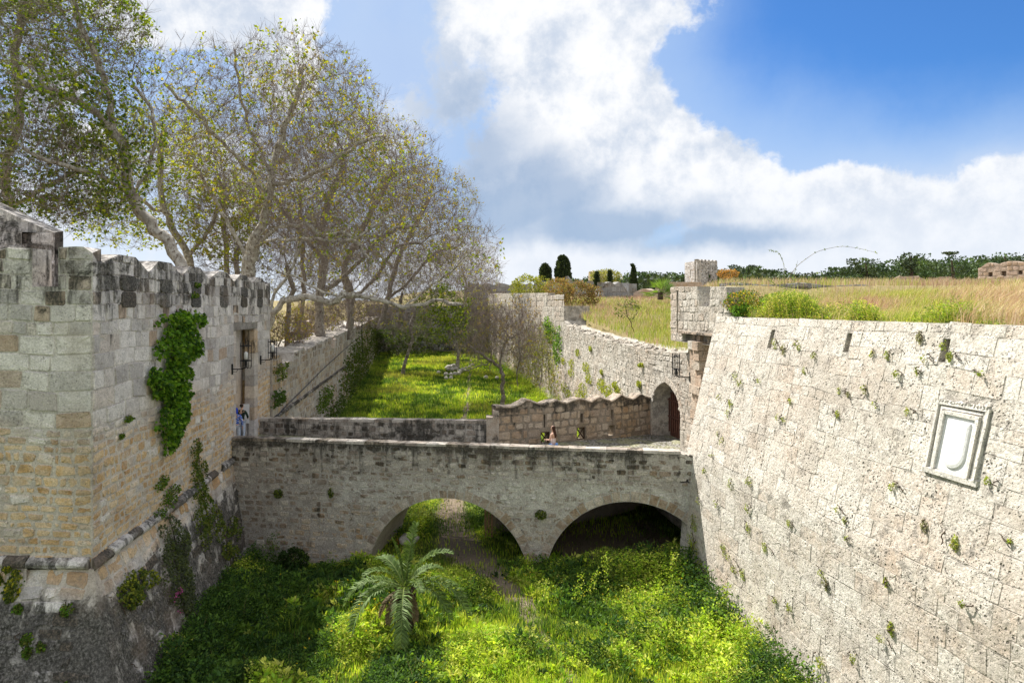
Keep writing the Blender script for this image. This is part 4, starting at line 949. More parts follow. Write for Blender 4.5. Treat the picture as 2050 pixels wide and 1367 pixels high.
    def twigs(s, mb, per=2.0, ln=(.3, .8), rmax=.03, r0=.0062, up=.35):
        """fine twigs on the thin ends; returns leaf anchor points"""
        nr = s.nr; c = np.where(s.R < rmax)[0]; c = c[s.par[c] >= 0]; c = nr.choice(c, int(len(c)*per)); n = len(c); P0 = np.asarray(s.P)[c]; d = unit(P0-np.asarray(s.P)[s.par[c]])
        d = unit(d*.8+nr.normal(0, .55, (n, 3))+np.array((0, 0, up))); L = nr.uniform(*ln, n)[:, None]; P1 = P0+d*L*.5; d2 = unit(d+nr.normal(0, .3, (n, 3))+np.array((0, 0, up*.6))); P2 = P1+d2*L*.5
        for a, b, ra, rb in ((P0, P1, r0*1.2, r0), (P1, P2, r0, r0*.5)):
            dd = unit(b-a); ref = np.where((np.abs(dd[:, 2]) > .9)[:, None], np.array((1.0, 0, 0)), np.array((0, 0, 1.0))); x = unit(np.cross(dd, ref)); y = np.cross(dd, x); t = np.arange(3)*2*PI/3
            rg = lambda c_, r: c_[:, None]+r*(np.cos(t)[None, :, None]*x[:, None]+np.sin(t)[None, :, None]*y[:, None])
            V = np.concatenate([rg(a, ra), rg(b, rb)], 1); k = (np.arange(n)*6)[:, None, None]; Q = np.array([(0, 1, 4, 3), (1, 2, 5, 4), (2, 0, 3, 5)]); mb.add(V.reshape(-1, 3), (Q[None]+k).reshape(-1, 4))
        return P1, P2, d2
def ell(nr, n, c, r, shell=0.35):
    p = unit(nr.normal(size=(n, 3)))*(nr.uniform(shell**3, 1, (n, 1))**(1/3)); return np.array(c)+p*np.array(r)
YG = [(.27, .33, .025), (.36, .38, .035), (.15, .21, .02), (.38, .30, .05)]
def plant_tree(name, label, cat, base, limbs, crown, seed, natt=1500, leafn=1.0, bark='plane_bark', tip=.009, e=2.15, rmin0=.0, leafcols=YG, leaf=(.10, .17), group=None, step=.5, kill=.75, infl=5, twig=2.0, tl=(.35, .9), leafsel=None, wob=.25, trop=(0, 0, .08), rmax=.55, lw=None, dens=2.2):
    limbs = [(l_, r_*1.3) for l_, r_ in limbs] if dens > 1.5 else limbs; natt = int(natt*dens); kill *= dens**-.36; twig *= 1.0+.55*(dens-1); leafn *= .80; leaf = (leaf[0]*1.15, leaf[1]*1.35); lw_=lw
    t = Tree(seed); nr = t.nr; root = empty(name, tuple(base), label, cat, group)
    ids = t.limb([base]+limbs[0][0], rmin=limbs[0][1], step=step)
    for lb in limbs[1:]:
        st = t.near(lb[0][0]); t.limb(lb[0][1:], start=st, rmin=lb[1], step=step)
    att = np.concatenate([ell(nr, int(natt*w), c, r, .15) for (c, r, w) in crown]); t.grow(att, step=step, infl=infl, kill=kill, wob=wob, trop=trop); t.radii(tip=tip*.8, e=e, rmax=rmax)
    # swell the foot of the trunk
    P = np.asarray(t.P); dz = P[:, 2]-base[2]; t.R = np.where((t.R > .15) & (dz < 1.5), t.R*(1+.35*(1-dz/1.5)), t.R)
    m1 = MB(); t.mesh(m1); m1.build('trunk', M[bark], root, smooth=True)
    m2 = MB(); P1, P2, d2 = t.twigs(m2, per=twig, ln=tl); 
    tw = m2.build('twigs', M['twig'], root)
    if leafn > 0:
        A_ = np.concatenate([P1, P2]); D_ = np.concatenate([d2, d2]); k = int(len(A_)*leafn); i = nr.choice(len(A_), k); i = i[fbm(A_[i], 1.4, seed, 2) > .44]
        if leafsel is not None: i = i[nr.random(len(i)) < leafsel(A_[i])]
        i = i[:max(4, len(i)//5)]; i = np.repeat(i, 5)
        k = len(i); m3 = MB(); leaves(m3, A_[i]+nr.normal(0, leaf[1]*.48, (k, 3)), D_[i]*.4+nr.normal(0, .7, (k, 3)), nr.uniform(*leaf, k), cvar(k, leafcols, nr, .3, lw), nr, .75)
        m3.build('crown', M['treeleaf'], root)
    return root
# ------------------------------------------------------------------ the plane trees on the left bank
zl = lambda x, y: float(zleft(x, y))
B = np.array
def lp(Y, *pp): return [Wp(px, py, Y+(dy if len(q) > 2 else 0)) for q in pp for (px, py, *r) in [q] for dy in [r[0] if r else 0]]
# the large tree rising beside the end of the bastion
Y0 = 40.0; b0 = (Wp(492, 700, Y0)[0], Y0, zl(-15, 40))
plant_tree('plane_tree', 'tall spreading plane tree with forked trunk and young yellow leaves beside the bastion end', 'tree', b0,
 [([Wp(494, 610, Y0), Wp(497, 545, Y0), Wp(505, 495, Y0), Wp(530, 430, Y0), Wp(543, 370, Y0), Wp(555, 300, Y0+1), Wp(590, 210, Y0+1.5), Wp(610, 130, Y0+2)], .13),
  ([Wp(495, 610, Y0), Wp(497, 560, Y0), Wp(502, 510, Y0), Wp(515, 470, Y0)], .30),
  ([Wp(508, 490, Y0), Wp(560, 455, Y0-1.0), Wp(610, 452, Y0-2), Wp(650, 470, Y0-2.5), Wp(700, 470, Y0-3), Wp(740, 520, Y0-3.5)], .075),
  ([Wp(505, 500, Y0), Wp(545, 480, Y0-1.5), Wp(620, 480, Y0-3), Wp(700, 480, Y0-3.5), Wp(790, 430, Y0-4)], .06),
  ([Wp(541, 372, Y0), Wp(600, 360, Y0-1), Wp(650, 335, Y0-2), Wp(700, 300, Y0-2), Wp(770, 270, Y0-2)], .07),
  ([Wp(535, 400, Y0), Wp(490, 330, Y0-1), Wp(430, 270, Y0-2), Wp(380, 215, Y0-3), Wp(330, 170, Y0-3)], .07),
  ([Wp(497, 540, Y0), Wp(470, 470, Y0+1), Wp(430, 400, Y0+2), Wp(390, 330, Y0+2)], .08),
  ([Wp(548, 340, Y0), Wp(500, 260, Y0+1), Wp(480, 180, Y0+1), Wp(470, 100, Y0+1)], .06)],
 [(Wp(590, 200, Y0), (4.8, 4.2, 4.0), 1.0), (Wp(430, 220, Y0-1), (3.6, 3.6, 3.9), .75), (Wp(700, 330, Y0-1), (4.2, 3.6, 2.6), .8), (Wp(540, 350, Y0), (5, 4, 2.5), .5), (Wp(720, 460, Y0-2), (3.6, 3, 2.0), .4)],
 101, natt=1500, dens=1.9, leafn=.45, leafsel=lambda p: .22+.75*(vnoise(p, .28, 4) > .50)*1.0, twig=2.6, step=.42, kill=.62, tip=.008)
# the low heavy limb over the counterscarp belongs to a second tree hidden behind the wall end
Y1 = 37.5; b1 = (Wp(520, 700, Y1)[0], Y1, zl(-14, 37))
plant_tree('plane_tree', 'leaning plane tree whose thick grey limb reaches low over the moat wall', 'tree', b1,
 [([Wp(522, 690, Y1), Wp(540, 640, Y1), Wp(565, 605, Y1), Wp(600, 594, Y1-.5), Wp(640, 598, Y1-1), Wp(662, 606, Y1-1), Wp(685, 592, Y1-1), Wp(730, 596, Y1-1), Wp(780, 606, Y1-1), Wp(812, 618, Y1-1), Wp(850, 606, Y1-1), Wp(890, 603, Y1-1.5), Wp(930, 612, Y1-2)], .10),
  ([Wp(540, 640, Y1), Wp(565, 605, Y1), Wp(600, 594, Y1-.5), Wp(640, 598, Y1-1), Wp(662, 606, Y1-1), Wp(685, 592, Y1-1), Wp(730, 596, Y1-1)], .17),
  ([Wp(815, 617, Y1-1), Wp(850, 585, Y1-1), Wp(880, 560, Y1-1.5), Wp(915, 530, Y1-2), Wp(950, 490, Y1-2)], .035),
  ([Wp(680, 594, Y1-1), Wp(640, 580, Y1-1), Wp(600, 560, Y1-.5), Wp(575, 545, Y1)], .06),
  ([Wp(535, 650, Y1), Wp(545, 600, Y1+1), Wp(570, 560, Y1+1), Wp(600, 500, Y1+1), Wp(620, 430, Y1+2)], .08)],
 [(Wp(860, 545, Y1-1), (3.4, 2.0, 1.5), .5), (Wp(940, 520, Y1-2), (1.9, 1.6, 2.3), .45), (Wp(700, 520, Y1), (4, 2.5, 1.6), .45), (Wp(620, 470, Y1+1), (3.0, 3, 2.0), .4)],
 102, natt=900, dens=1.35, leafn=.16, twig=2.6, step=.36, kill=.5, infl=3.5, tip=.007)
# left: leafy tree with pale leaning trunk
Y2 = 31.0; b2 = (Wp(390, 640, Y2)[0], Y2, -3.3)
plant_tree('plane_tree', 'leafy plane tree with pale leaning trunk behind the side battlements', 'tree', b2,
 [([Wp(370, 560, Y2), Wp(345, 500, Y2), Wp(300, 445, Y2), Wp(262, 395, Y2), Wp(250, 320, Y2), Wp(225, 262, Y2), Wp(180, 215, Y2-1), Wp(110, 185, Y2-2), Wp(40, 165, Y2-3)], .12),
  ([Wp(226, 262, Y2), Wp(215, 190, Y2), Wp(190, 110, Y2), Wp(150, 20, Y2), Wp(140, -80, Y2)], .07),
  ([Wp(255, 380, Y2), Wp(200, 350, Y2-2), Wp(130, 330, Y2-3), Wp(50, 300, Y2-4)], .06),
  ([Wp(262, 395, Y2), Wp(300, 330, Y2+1), Wp(310, 250, Y2+1), Wp(270, 170, Y2+1)], .06)],
 [(Wp(130, 60, Y2), (3.6, 3.2, 3.2), 1.0), (Wp(60, 260, Y2-3), (2.9, 2.6, 2.4), .8), (Wp(190, 300, Y2-1), (3.0, 2.5, 2.8), .7), (Wp(230, 110, Y2), (1.9, 2.4, 2.6), .5), (Wp(20, -60, Y2), (4, 3, 2.5), .5), (Wp(120, 400, Y2-2), (3.0, 2.2, .9), .4)],
 103, natt=1500, leafn=1.35, leafsel=lambda p: .30+.70*(vnoise(p, .35, 7) > .47), twig=2.2, step=.38, kill=.55, leaf=(.09, .16), leafcols=[(.22, .29, .025), (.32, .36, .03), (.12, .19, .02), (.08, .13, .015)])
Y3 = 35.0; b3 = (Wp(60, 640, Y3)[0], Y3, -3.3)
plant_tree('plane_tree', 'dark leafy plane tree at the far left above the rear tower', 'tree', b3,
 [([Wp(50, 520, Y3), Wp(20, 420, Y3), Wp(10, 330, Y3-1), Wp(40, 230, Y3-2), Wp(30, 120, Y3-2), Wp(50, 10, Y3-2)], .13), ([Wp(12, 335, Y3-1), Wp(-60, 240, Y3), Wp(-100, 120, Y3)], .08), ([Wp(20, 420, Y3), Wp(100, 370, Y3-3), Wp(170, 340, Y3-4)], .07)],
 [(Wp(30, 60, Y3), (4, 3.5, 4), 1.0), (Wp(60, 330, Y3-4), (3.5, 2.2, 2.2), .8), (Wp(-120, 150, Y3), (4, 3.5, 4.5), .7), (Wp(170, 420, Y3-4), (2.6, 2, 1.2), .5)],
 104, natt=1200, leafn=1.3, leafsel=lambda p: .30+.60*(vnoise(p, .35, 9) > .5), twig=2.0, step=.45, kill=.65, leafcols=[(.20, .27, .025), (.28, .32, .03), (.09, .14, .015)])
# bright young foliage between the trunks
Y4 = 46; b4 = (Wp(380, 640, Y4)[0], Y4, -3.3)
plant_tree('plane_tree', 'light plane tree full of yellow green leaves between the two big trunks', 'tree', b4,
 [([Wp(385, 560, Y4), Wp(370, 500, Y4), Wp(330, 420, Y4), Wp(320, 330, Y4), Wp(330, 250, Y4)], .14), ([Wp(372, 510, Y4), Wp(430, 440, Y4), Wp(450, 370, Y4)], .09), ([Wp(335, 430, Y4), Wp(280, 400, Y4), Wp(230, 350, Y4)], .08)],
 [(Wp(330, 330, Y4), (4.6, 4, 4.2), 1), (Wp(430, 400, Y4), (3.2, 3.5, 3.2), .7), (Wp(260, 440, Y4), (4, 3, 2.2), .6), (Wp(450, 490, Y4), (2.4, 3, 1.8), .4)],
 105, natt=1300, leafn=1.0, twig=1.8, step=.5, kill=.75, leaf=(.12, .2), leafcols=[(.30, .33, .03), (.36, .36, .05), (.20, .26, .03)])
# receding row along the promenade
rows = [(56, 640, 2, 'bare plane tree with brown twigs and pale limbs third along the promenade', [(Wp(640, 250, 56), (6.0, 5, 5.0), 1), (Wp(760, 400, 56), (5.2, 4, 4.0), .8), (Wp(590, 420, 56), (4.5, 4, 4), .5)], [Wp(640, 590, 56), Wp(650, 520, 56), Wp(650, 430, 56), Wp(690, 320, 57)], .16),
 (70, 700, 3, 'bare twiggy plane tree with round crown sloping down towards the moat', [(Wp(760, 340, 70), (7, 6, 5.5), 1), (Wp(840, 450, 70), (5.2, 5, 4.5), .8), (Wp(700, 470, 70), (5, 5, 4), .5)], [Wp(700, 600, 70), Wp(690, 540, 70), Wp(735, 440, 70), Wp(790, 340, 71)], .10),
 (88, 760, 4, 'distant bare plane tree with yellowish buds near the end of the promenade', [(Wp(850, 420, 88), (7.5, 6, 6), 1), (Wp(900, 500, 88), (5.4, 5, 4.5), .7), (Wp(800, 520, 88), (6, 5, 4), .5)], [Wp(775, 600, 88), Wp(790, 540, 88), Wp(820, 470, 88), Wp(860, 400, 88)], .14)]
for (Yr, px, sd_, lab, crown, lm, lf) in rows:
    b_ = (Wp(px, 640, Yr)[0], Yr, zl(-20, Yr)); plant_tree('plane_tree', lab, 'tree', b_, [(lm, .2), ([lm[0], B(lm[0])+(2.5, 0, 2), B(lm[1])+(5.5, -1, 2.2), B(lm[1])+(8, -1, 2.6)], .11), ([lm[1], B(lm[1])+(-2.5, 1, 2.5), B(lm[1])+(-5, 1, 6)], .11)],
     crown, 200+sd_, natt=1250, leafn=lf*2.2, twig=3.2, step=.7, kill=.95, infl=7, tip=.012, tl=(.6, 1.4), bark='grey_bark', leaf=(.13, .22), leafcols=[(.30, .28, .04), (.22, .24, .03), (.28, .20, .05)])
for (Yr, px, py, r_, lab, sd_) in ((50, 575, 505, 3.4, 'low pale twigged tree just behind the heavy limb', 12), (64, 700, 545, 4.2, 'low spreading bare tree over the counterscarp top', 13), (90, 800, 590, 4.6, 'low bare tree leaning out at the far bend of the wall', 14), (46, 470, 470, 3.6, 'tangled bare tree close behind the battlements end', 15), (105, 960, 585, 4.0, 'faint bare tree over the right end of the cross wall', 16), (62, 600, 380, 5, 'slim bare tree standing behind the promenade path', 7), (100, 860, 560, 5.5, 'grey bare tree low beside the dark cross wall', 8), (52, 445, 350, 5.5, 'greyish bare tree behind the large forked plane tree', 9), (120, 930, 540, 6.5, 'hazy bare tree crown beyond the cross wall', 10), (78, 640, 520, 5.5, 'bare brown tree low behind the overhanging limb', 11)):
    b_ = (Wp(px, 640, Yr)[0], Yr, zl(-20, Yr) if Yr < 112 else -.4); c_ = Wp(px, py, Yr)
    plant_tree('bare_tree', lab, 'tree', b_, [([B(b_)+(0, 0, 2), B(b_)+(.3, 0, 4.5), (c_[0], Yr, c_[2]-1)], .13)], [(c_, (r_, r_*.9, r_*1.05), 1), ((c_[0], Yr, c_[2]-r_*.5), (r_*.8, r_*.8, r_*.6), .4)], 300+sd_, natt=750, leafn=.12, twig=3.4, step=.7, kill=.95, infl=7, tip=.012, tl=(.6, 1.5), bark='grey_bark', leaf=(.14, .22), leafcols=[(.26, .26, .04), (.25, .19, .06)])
# shrubs and low twiggy growth along the bank under the planes
for k, (px, py, Yr, r_, lf) in enumerate(((560, 650, 47, 1.5, .5), (612, 640, 60, 1.8, .35), (700, 610, 75, 2.2, .15), (470, 560, 50, 2.0, .7), (640, 615, 66, 2.0, .2), (740, 600, 90, 2.4, .15))):
    c_ = Wp(px, py, Yr); b_ = (c_[0], Yr, zl(-20, Yr))
    plant_tree('twiggy_shrub', ['tangled shrub beside the walker in white', 'brown twiggy shrub between the pale stones', 'dense leafless shrub below the heavy limb', 'yellow green shrub behind the bastion end', 'low brown thicket right of the pale stones', 'leafless thicket near the far trees'][k], 'shrub', b_, [([B(b_)+(0, 0, .5), B(b_)+(.1, 0, 1)], .03)], [((c_[0], Yr, b_[2]+r_*.9), (r_*1.3, r_, r_), 1)], 400+k, natt=330, leafn=lf, twig=3.5, step=.3, kill=.42, infl=4, tip=.008, tl=(.3, .8), bark='grey_bark', leaf=(.08, .14), leafcols=[(.30, .30, .04), (.30, .20, .06)])
# trees standing in the moat
def moat_z(x, y): return float(zmoat(np.array([x]), np.array([y]))[0])
def mtree(name, label, px, Yr, limbs, crown, seed, **kw):
    x = (px-1025)/F_PX*Yr; b_ = (x, Yr, moat_z(x, Yr)-.05); kw.setdefault('dens', 1.05); return plant_tree(name, label, 'tree', b_, [([B(p) for p in lb], r) for lb, r in limbs], crown, seed, **kw)
Yt = 60
mtree('small_bare_tree', 'small dark trunked bare tree with wide twiggy crown on the moat grass', 1007, Yt,
 [([Wp(1006, 780, Yt), Wp(1006, 745, Yt), Wp(985, 722, Yt), Wp(960, 705, Yt), Wp(935, 690, Yt)], .13), ([Wp(1006, 745, Yt), Wp(1002, 715, Yt), Wp(1010, 690, Yt), Wp(1030, 670, Yt)], .09), ([Wp(985, 722, Yt), Wp(950, 735, Yt), Wp(925, 742, Yt)], .05)],
 [(Wp(960, 690, Yt), (2.9, 2.6, 2.1), .8), (Wp(1035, 675, Yt), (2.6, 2.4, 2.4), .8), (Wp(1000, 640, Yt), (3.0, 2.6, 1.3), .5)], 501, natt=850, leafn=.10, twig=4.0, step=.3, kill=.4, infl=4, tip=.007, bark='grey_bark', tl=(.3, .9), rmax=.22, leaf=(.08, .12), leafcols=[(.30, .20, .05), (.32, .28, .05)])
Yt = 83
mtree('small_bare_tree', 'crooked leaning tree with dark stub trunk at the shaded end of the grass', 806, Yt,
 [([Wp(815, 710, Yt), Wp(825, 685, Yt), Wp(822, 655, Yt), Wp(830, 620, Yt)], .2)], [(Wp(822, 640, Yt), (3.6, 3, 2.4), 1), (Wp(790, 655, Yt), (2.6, 2, 1.2), .3)], 502, natt=450, leafn=.22, twig=3.4, step=.4, kill=.55, infl=5, tip=.009, bark='grey_bark', rmax=.3)
Yt = 88
mtree('green_tree', 'bushy green leaved tree in the middle of the far moat', 916, Yt,
 [([Wp(916, 700, Yt), Wp(910, 670, Yt), Wp(900, 630, Yt)], .2)], [(Wp(885, 625, Yt), (3.6, 3.2, 3.6), 1), (Wp(900, 660, Yt), (3.2, 3, 2.4), .6)], 503, natt=500, leafn=2.6, twig=2.6, step=.45, kill=.65, infl=5, leaf=(.16, .28), leafcols=[(.15, .21, .02), (.22, .26, .03), (.08, .13, .015)], rmax=.3)
for k, (px, py, Yr, r_, cols, lf, lab) in enumerate(((1040, 650, 72, 3.3, [(.34, .22, .09), (.30, .24, .06)], .45, 'orange brown twiggy tree against the distant curtain wall'), (960, 620, 95, 3.6, [(.28, .26, .05)], .3, 'straw coloured bare tree at the far right of the moat'), (1085, 690, 66, 1.8, [(.22, .26, .03), (.30, .30, .05)], .9, 'greenish shrub climbing at the foot of the curtain wall'), (985, 650, 84, 3.0, [(.22, .26, .03), (.28, .22, .05)], .4, 'mixed green and brown tree behind the small bare tree'))):
    c_ = Wp(px, py, Yr); z_ = moat_z(c_[0], Yr); b_ = (c_[0]-.2, Yr, z_)
    plant_tree('moat_tree', lab, 'tree', b_, [([B(b_)+(0, 0, 1.2), (c_[0], Yr, (z_+c_[2])/2)], .06)], [(c_, (r_, r_*.8, r_*.9), 1), ((c_[0], Yr, c_[2]-r_*.7), (r_*.8, r_*.6, r_*.6), .4)], 520+k, natt=600, leafn=lf, twig=4.0, step=.36, kill=.5, infl=4, tip=.008, bark='grey_bark', tl=(.4, 1.1), rmax=.2, leaf=(.10, .16), leafcols=cols, dens=1.0)

for k, (px, py, Yr, r_, cols, lf, lab) in enumerate(((800, 665, 104, 2.6, [(.05, .08, .015), (.08, .11, .02)], 2.4, 'dark green thicket at the foot of the cross wall on the left'), (850, 668, 106, 2.4, [(.05, .08, .015), (.10, .13, .03)], 2.0, 'dark green thicket in the middle of the cross wall'), (960, 665, 102, 3.0, [(.12, .15, .03), (.20, .18, .05)], 1.0, 'olive thicket at the right of the cross wall'), (745, 668, 100, 2.0, [(.04, .07, .015)], 2.4, 'dark shrub in the far left corner of the moat'))):
    c_ = Wp(px, py, Yr); z_ = moat_z(c_[0], Yr); b_ = (c_[0]-.2, Yr, z_)
    plant_tree('thicket', lab, 'thicket', b_, [([B(b_)+(0, 0, 1.0), (c_[0], Yr, (z_+c_[2])/2)], .06)], [((c_[0], Yr, (c_[2]+z_)/2+.6), (r_*1.3, r_*.8, r_*1.1), 1)], 620+k, natt=500, leafn=lf, twig=3.0, step=.4, kill=.5, infl=4, tip=.008, bark='grey_bark', tl=(.4, .9), rmax=.2, leaf=(.14, .24), leafcols=cols, dens=1.0)
# ------------------------------------------------------------------ grass and undergrowth in the moat
def inmoat(x, y, m=.15): return (((x > LX(y)+m+.1*np.maximum(0, 20-y)*0) & (y > 16)) | ((y <= 16.0) & (x > -30))) & (x < RX(y)-m-np.where(y < 25, 1.5, 0))
def scatter(n, x0, x1, y0, y1, nr, f=None):
    x = nr.uniform(x0, x1, n); y = nr.uniform(y0, y1, n); k = inmoat(x, y)
    if f is not None: k &= nr.random(n) < f(x, y)
    x, y = x[k], y[k]; return np.stack([x, y, zmoat(x, y)], 1)
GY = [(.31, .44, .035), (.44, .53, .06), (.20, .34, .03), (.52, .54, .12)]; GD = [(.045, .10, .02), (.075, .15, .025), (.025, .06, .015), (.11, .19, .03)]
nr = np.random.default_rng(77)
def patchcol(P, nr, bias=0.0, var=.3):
    n = len(P); bias = bias-.16*sst(-(P[:, 0]+.30*(P[:, 1]-19)), 2.2, 5.0)*(P[:, 1] < 28); q = fbm(P, .55, 50, 3)+nr.normal(0, .07, n)+bias; a = np.array(GD)[nr.integers(0, 4, n)]; b = np.array(GY)[nr.integers(0, 4, n)]; f = sst(q, .42, .58)[:, None]  # darker plants on the left; bastion shade also put into their colour
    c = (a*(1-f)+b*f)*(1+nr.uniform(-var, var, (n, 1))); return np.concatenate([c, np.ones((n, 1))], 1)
g1_ = MB()
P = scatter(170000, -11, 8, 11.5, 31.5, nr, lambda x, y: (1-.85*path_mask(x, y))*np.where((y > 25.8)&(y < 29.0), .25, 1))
h = nr.uniform(.06, .22, len(P))*(1+.5*(fbm(P, .8, 3, 2)-.3)); sun_side = .10*sst(P[:, 0]+.25*(P[:, 1]-20), -5, -1)  # sunny side lighter: sunlight put into the blade colour
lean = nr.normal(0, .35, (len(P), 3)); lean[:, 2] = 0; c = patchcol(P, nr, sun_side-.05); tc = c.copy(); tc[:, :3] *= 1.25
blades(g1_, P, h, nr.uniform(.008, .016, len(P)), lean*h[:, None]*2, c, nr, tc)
# farther lawn
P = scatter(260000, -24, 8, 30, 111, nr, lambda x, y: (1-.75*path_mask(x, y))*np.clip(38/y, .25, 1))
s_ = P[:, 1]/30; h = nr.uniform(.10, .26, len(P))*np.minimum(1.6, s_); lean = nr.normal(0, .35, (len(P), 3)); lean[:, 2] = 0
q_l = fbm(P, .16, 91, 3); c = patchcol(P, nr, .55*(q_l-.47), .2); dry_ = (q_l+nr.normal(0, .05, len(P)) > .60); c[dry_, :3] = c[dry_, :3]*.5+np.array((.30, .25, .10))*.5; tc = c.copy(); tc[:, :3] *= 1.2; blades(g1_, P, h, .011*s_, lean*h[:, None]*2, c, nr, tc)  # broad darker patches put shade bands into the lawn colour; dry ones are straw
g1_.build('moat_grass', M['grass']); tag(bpy.data.objects['moat_grass'], kind='stuff')
def herbs(mb, P, h, r, m, size, col, nr, up=.5, stem=True):
    n = len(P); h = np.asarray(h).reshape(-1, 1)*np.ones((n, 1)); k = n*m; i = np.repeat(np.arange(n), m); t = nr.uniform(.1, 1, (k, 1))**.8
    d = nr.normal(size=(k, 3)); d[:, 2] = np.abs(d[:, 2])*up; d = unit(d); q = P[i]+np.array((0, 0, 1.0))*h[i]*t+d*r*nr.uniform(.1, 1, (k, 1))*(1.15-.6*t)*np.array((1, 1, .3))
    c = col[i].copy(); c[:, :3] *= (.75+.5*t)*nr.uniform(.8, 1.2, (k, 1)); leaves(mb, q, d+np.array((0, 0, .15)), nr.uniform(*size, k), c, nr, .5)
ug = MB()
def hfun(x, y):
    P_ = np.stack([x, y, 0*x], 1); n_ = fbm(P_, .45, 71, 3); h = .13+.50*sst(n_, .42, .68); h += .30*sst(x-.5*(27-y)*.2, 1.8, 4.5)*sst(y, 18, 22); h *= 1-.8*path_mask(x, y); h *= 1-.55*sst(y+.15*(x+5), 23.5, 25.5)*sst(-x, -.5, .5); h += .35*sst(x, .3, 1.6)*sst(y, 22.2, 23.6)*(.4+n_); h += .30*sst(-x, 4, 7)*sst(fbm(P_, .9, 6, 2), .4, .6); return h
P = scatter(30000, -11, 8, 11.5, 26.0, nr, lambda x, y: 1-path_mask(x, y))
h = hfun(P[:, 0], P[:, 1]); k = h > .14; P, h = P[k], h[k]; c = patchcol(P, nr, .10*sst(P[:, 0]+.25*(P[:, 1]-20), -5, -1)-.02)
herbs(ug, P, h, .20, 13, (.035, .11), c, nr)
P = scatter(4200, -9, 3, 28.3, 42, nr, lambda x, y: (1-path_mask(x, y))*.6); herbs(ug, P, nr.uniform(.15, .5, len(P)), .3, 10, (.07, .13), patchcol(P, nr), nr)
# clumps of taller grass, broad leaved plants and dead stalks between the weeds
cl_ = scatter(420, -9, 7.5, 12, 25, nr, lambda x, y: (1-path_mask(x, y))*(.35+.65*sst(x+.3*(y-19), -5, -1))); P = np.repeat(cl_, 70, 0)+nr.normal(0, 1, (len(cl_)*70, 3))*np.array((.16, .16, 0)); P[:, 2] = zmoat(P[:, 0], P[:, 1])+.03
h = np.repeat(nr.uniform(.22, .5, len(cl_)), 70)*nr.uniform(.6, 1.1, len(P)); lean = (P-np.repeat(cl_, 70, 0))*1.6+nr.normal(0, .12, P.shape); lean[:, 2] = 0
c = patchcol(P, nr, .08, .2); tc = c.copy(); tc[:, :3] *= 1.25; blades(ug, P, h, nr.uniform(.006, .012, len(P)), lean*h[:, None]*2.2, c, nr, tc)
P = scatter(2600, -9.5, 7.5, 12, 26, nr, lambda x, y: (1-path_mask(x, y))*(fbm(np.stack([x, y, 0*x], 1), .6, 15, 2) > .46)); herbs(ug, P, hfun(P[:, 0], P[:, 1])*1.05+.08, .22, 12, (.11, .22), patchcol(P, nr, -.01, .25), nr, .9)
P = scatter(900, -9.5, 7.5, 12, 26, nr); h = hfun(P[:, 0], P[:, 1])+nr.uniform(.1, .4, len(P)); lean = nr.normal(0, .25, P.shape); lean[:, 2] = 0; blades(ug, P, h, .007, lean*h[:, None], cvar(len(P), [(.36, .29, .16), (.25, .18, .10), (.30, .30, .12)], nr, .2), nr)
# growth at the foot of the walls
def foot(n, fx, y0, y1, hh, nr, bias=-.05):
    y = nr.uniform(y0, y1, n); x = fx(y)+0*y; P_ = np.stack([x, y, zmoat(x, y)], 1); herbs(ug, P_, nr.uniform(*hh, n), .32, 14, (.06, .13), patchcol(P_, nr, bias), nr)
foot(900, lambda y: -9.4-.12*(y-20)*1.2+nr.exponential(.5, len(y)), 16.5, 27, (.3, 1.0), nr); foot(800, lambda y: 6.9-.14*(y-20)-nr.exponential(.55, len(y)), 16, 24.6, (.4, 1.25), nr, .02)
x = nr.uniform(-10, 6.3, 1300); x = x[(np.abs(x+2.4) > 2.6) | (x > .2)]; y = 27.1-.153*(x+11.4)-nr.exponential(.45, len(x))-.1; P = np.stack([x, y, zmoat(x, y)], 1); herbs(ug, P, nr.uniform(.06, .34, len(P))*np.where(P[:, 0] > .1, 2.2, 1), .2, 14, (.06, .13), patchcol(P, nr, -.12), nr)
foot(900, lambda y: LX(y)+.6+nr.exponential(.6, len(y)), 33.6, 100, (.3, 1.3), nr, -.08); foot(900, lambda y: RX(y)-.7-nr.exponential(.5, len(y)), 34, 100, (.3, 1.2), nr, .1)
ug.build('undergrowth', M['leaf']); tag(bpy.data.objects['undergrowth'], kind='stuff')
fl = MB()
P = scatter(260, -8.5, 7, 15, 25, nr, lambda x, y: (fbm(np.stack([x, y, 0*x], 1), .7, 90, 2) > .55)*1.0); P[:, 2] += hfun(P[:, 0], P[:, 1])*nr.uniform(.8, 1.15, len(P))+.1
P2 = np.array([Wp(px, py, Yf) for px, py, Yf in [(752+nr.normal(0, 18), 1215+nr.normal(0, 9), 20.5) for _ in range(60)]]); P = np.concatenate([P, P2])
for _ in range(3): leaves(fl, P, nr.normal(size=P.shape)+np.array((0, 0, .6)), nr.uniform(.03, .05, len(P)), cvar(len(P), [(.75, .50, .02), (.80, .62, .04)], nr, .1), nr, .8)
fl.build('yellow_flowers', M['leaf']); tag(bpy.data.objects['yellow_flowers'], kind='stuff')
